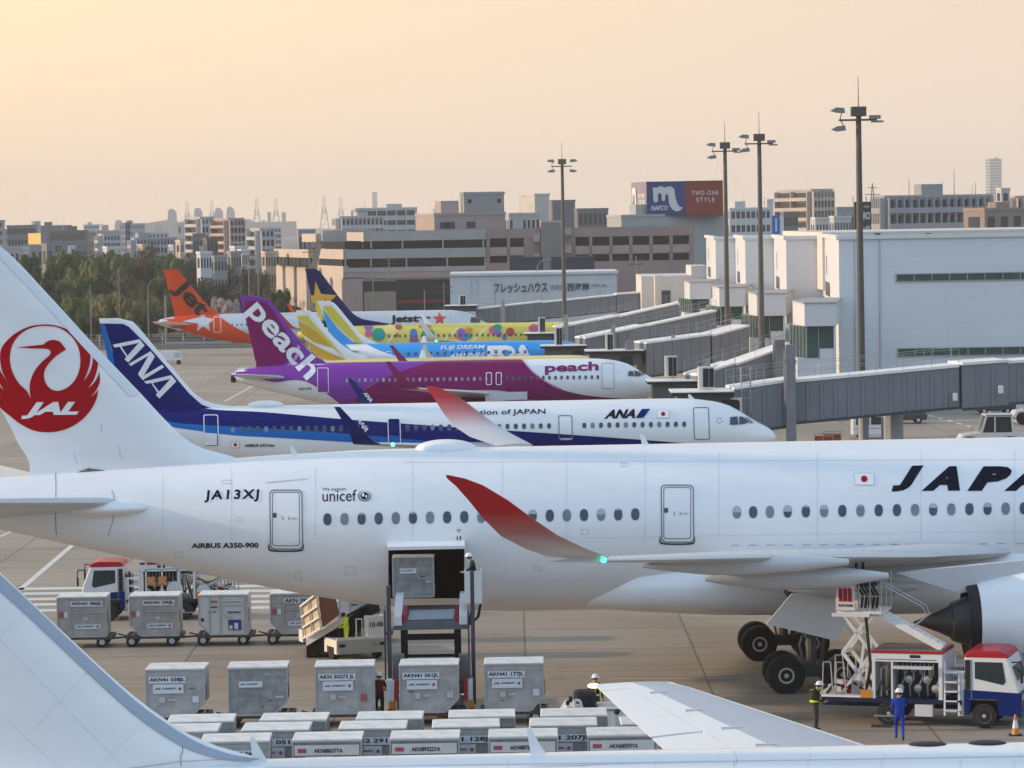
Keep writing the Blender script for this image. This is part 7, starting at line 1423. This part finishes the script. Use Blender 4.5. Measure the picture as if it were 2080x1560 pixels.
# ================================================================ small vehicles near the terminal
def van(label, x, y, s, body, dark=False, rz=0, L_=3.4):
    r_ = thing('parked_van', label, 'van', (x, y, .03), rz); b = MB(); b.prism([(0, .3), (L_ - .05, .3), (L_, .75), (L_ - .35, 1.05), (L_ - 1.0, 1.8), (.15, 1.85), (0, 1.5)], 0, 1.5); b.build('body', body, r_, bevel=.06)
    b = MB(); b.prism([(L_ * .42, 1.1), (L_ - .62, 1.1), (L_ - 1.08, 1.68), (L_ * .42, 1.7)], -.02, .0); b.build('side_window', M_wg, r_); b = MB(); b.prism([(.25, 1.1), (L_ * .38, 1.1), (L_ * .38, 1.7), (.3, 1.7)], -.02, .0); b.build('side_window', M_wg, r_)
    b = MB(); b.add([(L_ - .33, .12, 1.08), (L_ - .33, 1.38, 1.08), (L_ - .97, 1.35, 1.76), (L_ - .97, .15, 1.76)], [(0, 1, 2, 3)]); b.build('windscreen', M_wg, r_)
    for wx_ in (.65, L_ - .75):
        for wy in (.08, 1.42): b = MB(); b.lathe([(wy - .1, .2), (wy - .08, .3), (wy + .08, .3), (wy + .1, .2)], (wx_, 0, .3), 'y', 16); t = b.build('wheel', M_tyre, r_); b = MB(); b.cyl((wx_, wy - .12, .3), (wx_, wy - .1, .3), .15, n=12); b.build('rim', M_rim, t)
    b = MB(); b.box(.0, L_ - .1, -.012, 0, .78, .82); b.build('trim_line', M_line, r_); return r_
van('small white van parked under the nearest jet bridge', gx(1732, 262), 262, 1, M_tw_); van('black car in shadow by the terminal wall at the right', gx(1984, 291), 291, 1, M_dark)
van('dark car behind the white van under the jet bridge', gx(1800, 280), 280, 1, M_dark)
def tug(label, x, y):
    r_ = thing('pushback_tractor', label, 'tractor', (x, y, .03)); cr = paint('tug_cream', (.62, .6, .55)); b = MB()
    b.prism([(0, .75), (.25, 1.15), (1.5, 1.3), (3.0, 1.3), (6.2, 1.3), (6.2, .6), (4.4, .6), (4.1, 1.0), (3.3, 1.0), (3.0, .6), (1.4, .6), (1.1, 1.05), (.5, 1.05), (.2, .6)], 0, 2.2); b.build('body', cr, r_, bevel=.04)
    b = MB()
    for s in (.05, 2.1): b.bar((1.6, s, 1.3), (2.0, s, 2.5), .12); b.bar((3.9, s, 1.3), (3.8, s, 2.5), .12); b.bar((2.6, s, 1.3), (2.6, s, 2.5), .1); b.bar((2.0, s, 2.5), (3.8, s, 2.5), .1)
    b.box(1.9, 3.9, 0, 2.2, 2.5, 2.6); b.build('cab_frame', cr, r_); b = MB(); b.prism([(1.75, 1.32), (3.85, 1.32), (3.75, 2.48), (2.05, 2.48)], .12, 2.05); b.build('cab_glass', M_wg, r_)
    for wx_ in (.8, 3.7): b = MB(); b.lathe([(-.02, .3), (0, .5), (.35, .5), (.4, .3)], (wx_, 0, .5), 'y', 20); b.build('wheel', M_tyre, r_)
    b = MB(); b.cyl((.9, .4, 1.2), (.9, .4, 1.6), .04); b.ell((.9, .4, 1.65), (.09, .09, .12), 8, 6); b.build('beacon_lamp', M_orange, r_)
    b = MB(); b.box(4.1, 4.5, -.03, 0, 1.32, 1.55); b.box(4.6, 5.0, -.03, 0, 1.32, 1.6); b.box(5.1, 5.8, 0, 1.8, 1.3, 1.6); b.build('side_equipment', M_wbox, r_); return r_
tug('cream pushback tractor at the right edge behind the fuselage', gx(1949, 247), 247); tug('second cream tractor cut by the right edge beyond the first', gx(2058, 276), 276)
tr = thing('service_trailer', 'small white tank trailer standing alone on the far apron at the left', 'trailer', (gx(327, 424), 424, .03)); b = MB(); b.prism([(0, .5), (2.5, .5), (2.7, .9), (2.5, 1.6), (1.6, 1.7), (0, 1.65)], 0, 1.6); b.build('body', M_tw_, tr, bevel=.05); b = MB(); b.cyl((2.2, 0, .3), (2.2, .2, .3), .3); b.cyl((.6, 0, .3), (.6, .2, .3), .3); b.build('wheel', M_tyre, tr); b = MB(); b.box(1.65, 2.5, -.02, 0, .9, 1.5); b.build('grey_panel', M_sgrey, tr)
for i, (x, D, lb) in enumerate(((1655, 243, 'rust-coloured equipment cage under the nearest jet bridge, left one'), (1672, 245, 'rust-coloured equipment cage under the nearest jet bridge, right one'))):
    cg = thing('equipment_cage', lb, 'cage', (gx(x, D), D, .03)); b = MB(); b.box(0, 1.3, 0, 1, .15, 1.5); b.build('load', mat('rusty_net', (.28, .09, .04), .8, 0, .6, 5, .6), cg); b = MB()
    for u in (0, .65, 1.3): b.bar((u, -.05, 0), (u, -.05, 1.7), .05)
    b.bar((0, -.05, 1.7), (1.3, -.05, 1.7), .05); b.bar((0, -.05, .9), (1.3, -.05, .9), .05); b.build('frame', M_rail, cg)
q = G(2067, 1500); cn = thing('traffic_cone', 'orange and white traffic cone by the truck at the right edge', 'cone', (q.x, 112, .03)); b = MB(); b.lathe([(.03, .13), (.7, .03)], (0, 0, 0), 'z', 14); b.build('cone', M_orange, cn); b = MB(); b.lathe([(.25, .105), (.5, .065)], (0, 0, 0), 'z', 14, False); b.build('reflective_band', M_plate, cn); b = MB(); b.box(-.2, .2, -.2, .2, 0, .04); b.build('foot', M_black, cn)
for i, x in enumerate((1562, 152)):
    pass
# ================================================================ people
M_skin = mat('skin', (.42, .26, .19), .6, 0, .03); M_hat = mat('helmet_white', (.7, .7, .7), .35, 0, 0); M_hi = mat('hi_vis', (.62, .75, .05), .6, 0, .05, emit=None); M_hair = mat('hair_black', (.015, .012, .01), .7, 0, 0); M_boot = mat('boots', (.02, .02, .02), .7)
def person(label, x, y, z, rz, top, legs, pose='stand', vest=True, hat=True, mask=False, h=1.7):
    r_ = thing('person', label, 'person', (x, y, z), rz); k_ = h / 1.7
    # joints, facing +x; (name: pos, radius)
    J = {'pel': ((0, 0, .92), .135), 'ab': ((.0, 0, 1.08), .125), 'ch': ((.0, 0, 1.28), .15), 'nk': ((.0, 0, 1.43), .06), 'hd': ((.02, 0, 1.53), .088), 'hd2': ((.025, 0, 1.62), .085)}
    for s, n in ((-1, 'r'), (1, 'l')):
        J['hip' + n] = ((0, s * .1, .86), .09); J['kn' + n] = ((.03, s * .11, .48), .062); J['an' + n] = ((0, s * .11, .1), .045); J['toe' + n] = ((.15, s * .12, .05), .04)
        J['sh' + n] = ((0, s * .18, 1.38), .062); J['el' + n] = ((.0, s * .25, 1.1), .045); J['wr' + n] = ((.12, s * .24, .88), .03); J['ha' + n] = ((.16, s * .24, .82), .034)
    def mv(n, p): J[n] = (p, J[n][1])
    if pose == 'reach':
        for s, n in ((-1, 'r'), (1, 'l')): mv('el' + n, (.2, s * .24, 1.2)); mv('wr' + n, (.42, s * .18, 1.25)); mv('ha' + n, (.49, s * .17, 1.26))
        mv('hd', (.06, 0, 1.52)); mv('hd2', (.07, 0, 1.61))
    if pose == 'walk': mv('knl', (.2, .1, .5)); mv('anl', (.12, .1, .12)); mv('toel', (.27, .11, .08)); mv('knr', (-.02, -.1, .48)); mv('anr', (-.22, -.1, .14)); mv('toer', (-.1, -.1, .05)); mv('elr', (.15, -.24, 1.12)); mv('wrr', (.35, -.2, 1.15)); mv('har', (.41, -.19, 1.16))
    if pose == 'work':
        for s, n in ((-1, 'r'), (1, 'l')): mv('el' + n, (.12, s * .25, 1.12)); mv('wr' + n, (.32, s * .16, 1.02)); mv('ha' + n, (.39, s * .14, 1.02))
        mv('nk', (.06, 0, 1.42)); mv('hd', (.11, 0, 1.5)); mv('hd2', (.14, 0, 1.585)); mv('ch', (.03, 0, 1.28))
    E = [('pel', 'ab'), ('ab', 'ch'), ('ch', 'nk'), ('nk', 'hd'), ('hd', 'hd2')]
    for n in 'rl': E += [('pel', 'hip' + n), ('hip' + n, 'kn' + n), ('kn' + n, 'an' + n), ('an' + n, 'toe' + n), ('ch', 'sh' + n), ('sh' + n, 'el' + n), ('el' + n, 'wr' + n), ('wr' + n, 'ha' + n)]
    names = list(J); me = bpy.data.meshes.new('sk'); me.from_pydata([Vector(J[n][0]) * k_ for n in names], [(names.index(a), names.index(c)) for a, c in E], [])
    o = bpy.data.objects.new('sk', me); COL.objects.link(o); m = o.modifiers.new('skin', 'SKIN'); m.use_smooth_shade = True
    for i, n in enumerate(names): sv = me.skin_vertices[0].data[i]; rr = J[n][1] * k_; sv.radius = (rr, rr * (1.25 if n in ('ch', 'ab', 'pel') else 1)); sv.use_root = n == 'pel'
    ss = o.modifiers.new('sub', 'SUBSURF'); ss.levels = 1; ss.render_levels = 1
    bpy.context.view_layer.update(); body = bpy.data.meshes.new_from_object(o.evaluated_get(bpy.context.evaluated_depsgraph_get())); bpy.data.objects.remove(o)
    bm = bmesh.new(); bm.from_mesh(body)
    for s, n in ((-1, 'r'), (1, 'l')):     # fingers rooted in the palm, thumb from its side
        hp = Vector(J['ha' + n][0]) * k_; d = (hp - Vector(J['wr' + n][0]) * k_).normalized(); sd = Vector((0, 1, 0)); sd = (sd - d * sd.dot(d)).normalized(); up = d.cross(sd)
        for i in range(5):
            if i < 4: a = hp + sd * (.024 * (i - 1.5)) + d * .015; c = a + d * (.05 + .008 * (1.5 - abs(i - 1.5))) + up * .008; e_ = c + (d * .6 + up * .8) * .03
            else: a = hp - sd * .03 * s; c = a - sd * s * .03 + d * .025; e_ = c + d * .025
            for p, q, ra, rb in ((a, c, .0095, .0085), (c, e_, .0085, .0065)):
                M_ = MB(); M_.cyl(p, q, ra, rb, 5); vs = [bm.verts.new(v) for v in M_.v]
                for f_ in M_.f: bm.faces.new([vs[t] for t in f_])
    bm.to_mesh(body); bm.free(); body.materials.append(top); body.materials.append(legs); body.materials.append(M_skin); body.materials.append(M_boot)
    hands = [Vector(J['ha' + n][0]) * k_ for n in 'rl']
    for p in body.polygons:
        c = p.center; p.use_smooth = True; p.material_index = 2 if (c.z > 1.44 * k_ or min((c - q).length for q in hands) < .085) else 3 if c.z < .13 * k_ else 1 if c.z < .93 * k_ and abs(c.y) < .22 else 0
    bo = bpy.data.objects.new('body', body); COL.objects.link(bo); bo.parent = r_
    hd, h2 = Vector(J['hd'][0]) * k_, Vector(J['hd2'][0]) * k_
    b = MB(); b.ell(tuple(hd + Vector((.088, 0, .0))), (.02, .014, .022), 8, 6); b.ell(tuple(h2 + Vector((-.01, 0, -.03))), (.01, .095, .03), 8, 6); b.build('nose_and_ears', M_skin, bo)
    b = MB(); 
    for s in (-1, 1): b.ell(tuple(hd + Vector((.078, s * .032, .045))), (.01, .013, .008), 6, 4)
    b.ell(tuple(hd + Vector((.075, 0, -.045))), (.012, .025, .006), 6, 4); b.build('eyes_and_mouth', M_hair, bo)
    if mask: b = MB(); b.ell(tuple(hd + Vector((.05, 0, -.025))), (.05, .06, .05), 10, 6); b.build('face_mask', M_hat, bo, smooth='all')
    b = MB(); b.ell(tuple(h2 + Vector((-.015, 0, -.03))), (.096, .092, .09), 12, 8); b.build('hair', M_hair, bo, smooth='all')
    if hat: b = MB(); b.lathe([(.0, .155), (.012, .15), (.02, .125), (.07, .115), (.11, .08), (.13, .02)], tuple(h2 + Vector((.01, 0, .0))), 'z', 16); b.build('helmet', M_hat, bo, smooth=True)
    if vest:
        b = MB(); cz = J['ch'][0]
        for s in (-1, 1):
            b.add([Vector(v) * k_ for v in ((.165, s * .07, 1.42), (.175, s * .12, 1.40), (.18, s * .13, 1.0), (.175, s * .08, 1.0))], [(0, 1, 2, 3)]); b.add([Vector(v) * k_ for v in ((-.165, s * .07, 1.42), (-.165, s * .12, 1.40), (-.17, s * .13, 1.0), (-.165, s * .08, 1.0))], [(0, 1, 2, 3)])
            b.add([Vector(v) * k_ for v in ((.165, s * .07, 1.42), (.16, s * .12, 1.41), (-.16, s * .12, 1.41), (-.165, s * .07, 1.42))], [(0, 1, 2, 3)])
        b.lathe([(1.0 * k_, .20), (1.07 * k_, .205)], (0, 0, 0), 'z', 18, False); b.build('hi_vis_vest', M_hi, bo)
    return r_
M_nvy = mat('navy_cloth', (.012, .014, .022), .85, 0, .1, 9); M_gry = mat('grey_trousers', (.06, .055, .055), .85, 0, .1, 9); M_cov = mat('blue_overalls', (.008, .04, .30), .75, 0, .1, 9); M_rcl = mat('dark_red_cloth', (.12, .02, .02), .85)
q = P(962, 1200, 121.1); person('person in dark clothes and white helmet operating the loader cage by the hatch', q.x, 121.1, P(960, 1222, 121).z + .03, R(180), M_nvy, M_nvy, 'work', True, True)
q = G(771, 1486); person('person with a white helmet and dark red vest among the containers, back turned', gx(771, 117.6), 117.6, .03, R(90), M_rcl, M_nvy, 'work', False, True)
person('person in a yellow high-visibility jacket leaning over the white conveyor vehicle', gx(704, 134.3), 134.6, .35, R(200), M_hi, M_hi, 'work', False, False, h=1.6)
person('person in a white helmet standing behind the open tow tractor', gx(1212, 114.6), 116.0, .03, R(-60), M_nvy, M_gry, 'stand', True, True)
person('person in a white helmet, face mask and yellow-striped vest left of the refuelling truck', gx(1657, 113.6), 113.6, .03, R(-20), M_nvy, M_gry, 'work', True, True, True)
person('person in bright blue overalls and white cap facing the pump cabinet', gx(1829, 111.0), 111.2, .03, R(88), M_cov, M_cov, 'walk', False, True)
# ================================================================ air
hz = MB(); hz.box(-2500, 2500, -58, 7200, -1, 120); ho = hz.build('haze', None or bpy.data.materials.new('haze_air')); ho['kind'] = 'stuff'
m = ho.data.materials[0]; m.use_nodes = True; t = m.node_tree; t.nodes.clear(); o_ = t.nodes.new('ShaderNodeOutputMaterial'); v = t.nodes.new('ShaderNodeVolumePrincipled'); v.inputs['Color'].default_value = (1.0, .95, .88, 1); v.inputs['Density'].default_value = 0.00013; t.links.new(v.outputs[0], o_.inputs['Volume'])
# put every root that was laid out from the world origin at its own base
for r_ in [o for o in COL.objects if o.type == 'EMPTY' and not o.parent and o.children and o.location.length < .001]:
    lo = Vector((1e9,) * 3); hi = Vector((-1e9,) * 3)
    for c in r_.children:
        for vv in c.bound_box:
            for i in range(3): lo[i] = min(lo[i], vv[i] + c.location[i]); hi[i] = max(hi[i], vv[i] + c.location[i])
    off = Vector(((lo.x + hi.x) / 2, (lo.y + hi.y) / 2, lo.z)); r_.location = off
    for c in r_.children: c.location -= off
if 'ground' not in bpy.data.objects:
    b = MB(); b.face([(-3000, -50, 0), (3000, -50, 0), (3000, 9000, 0), (-3000, 9000, 0)]); b.build('ground', mat('g', (.3, .27, .24)))
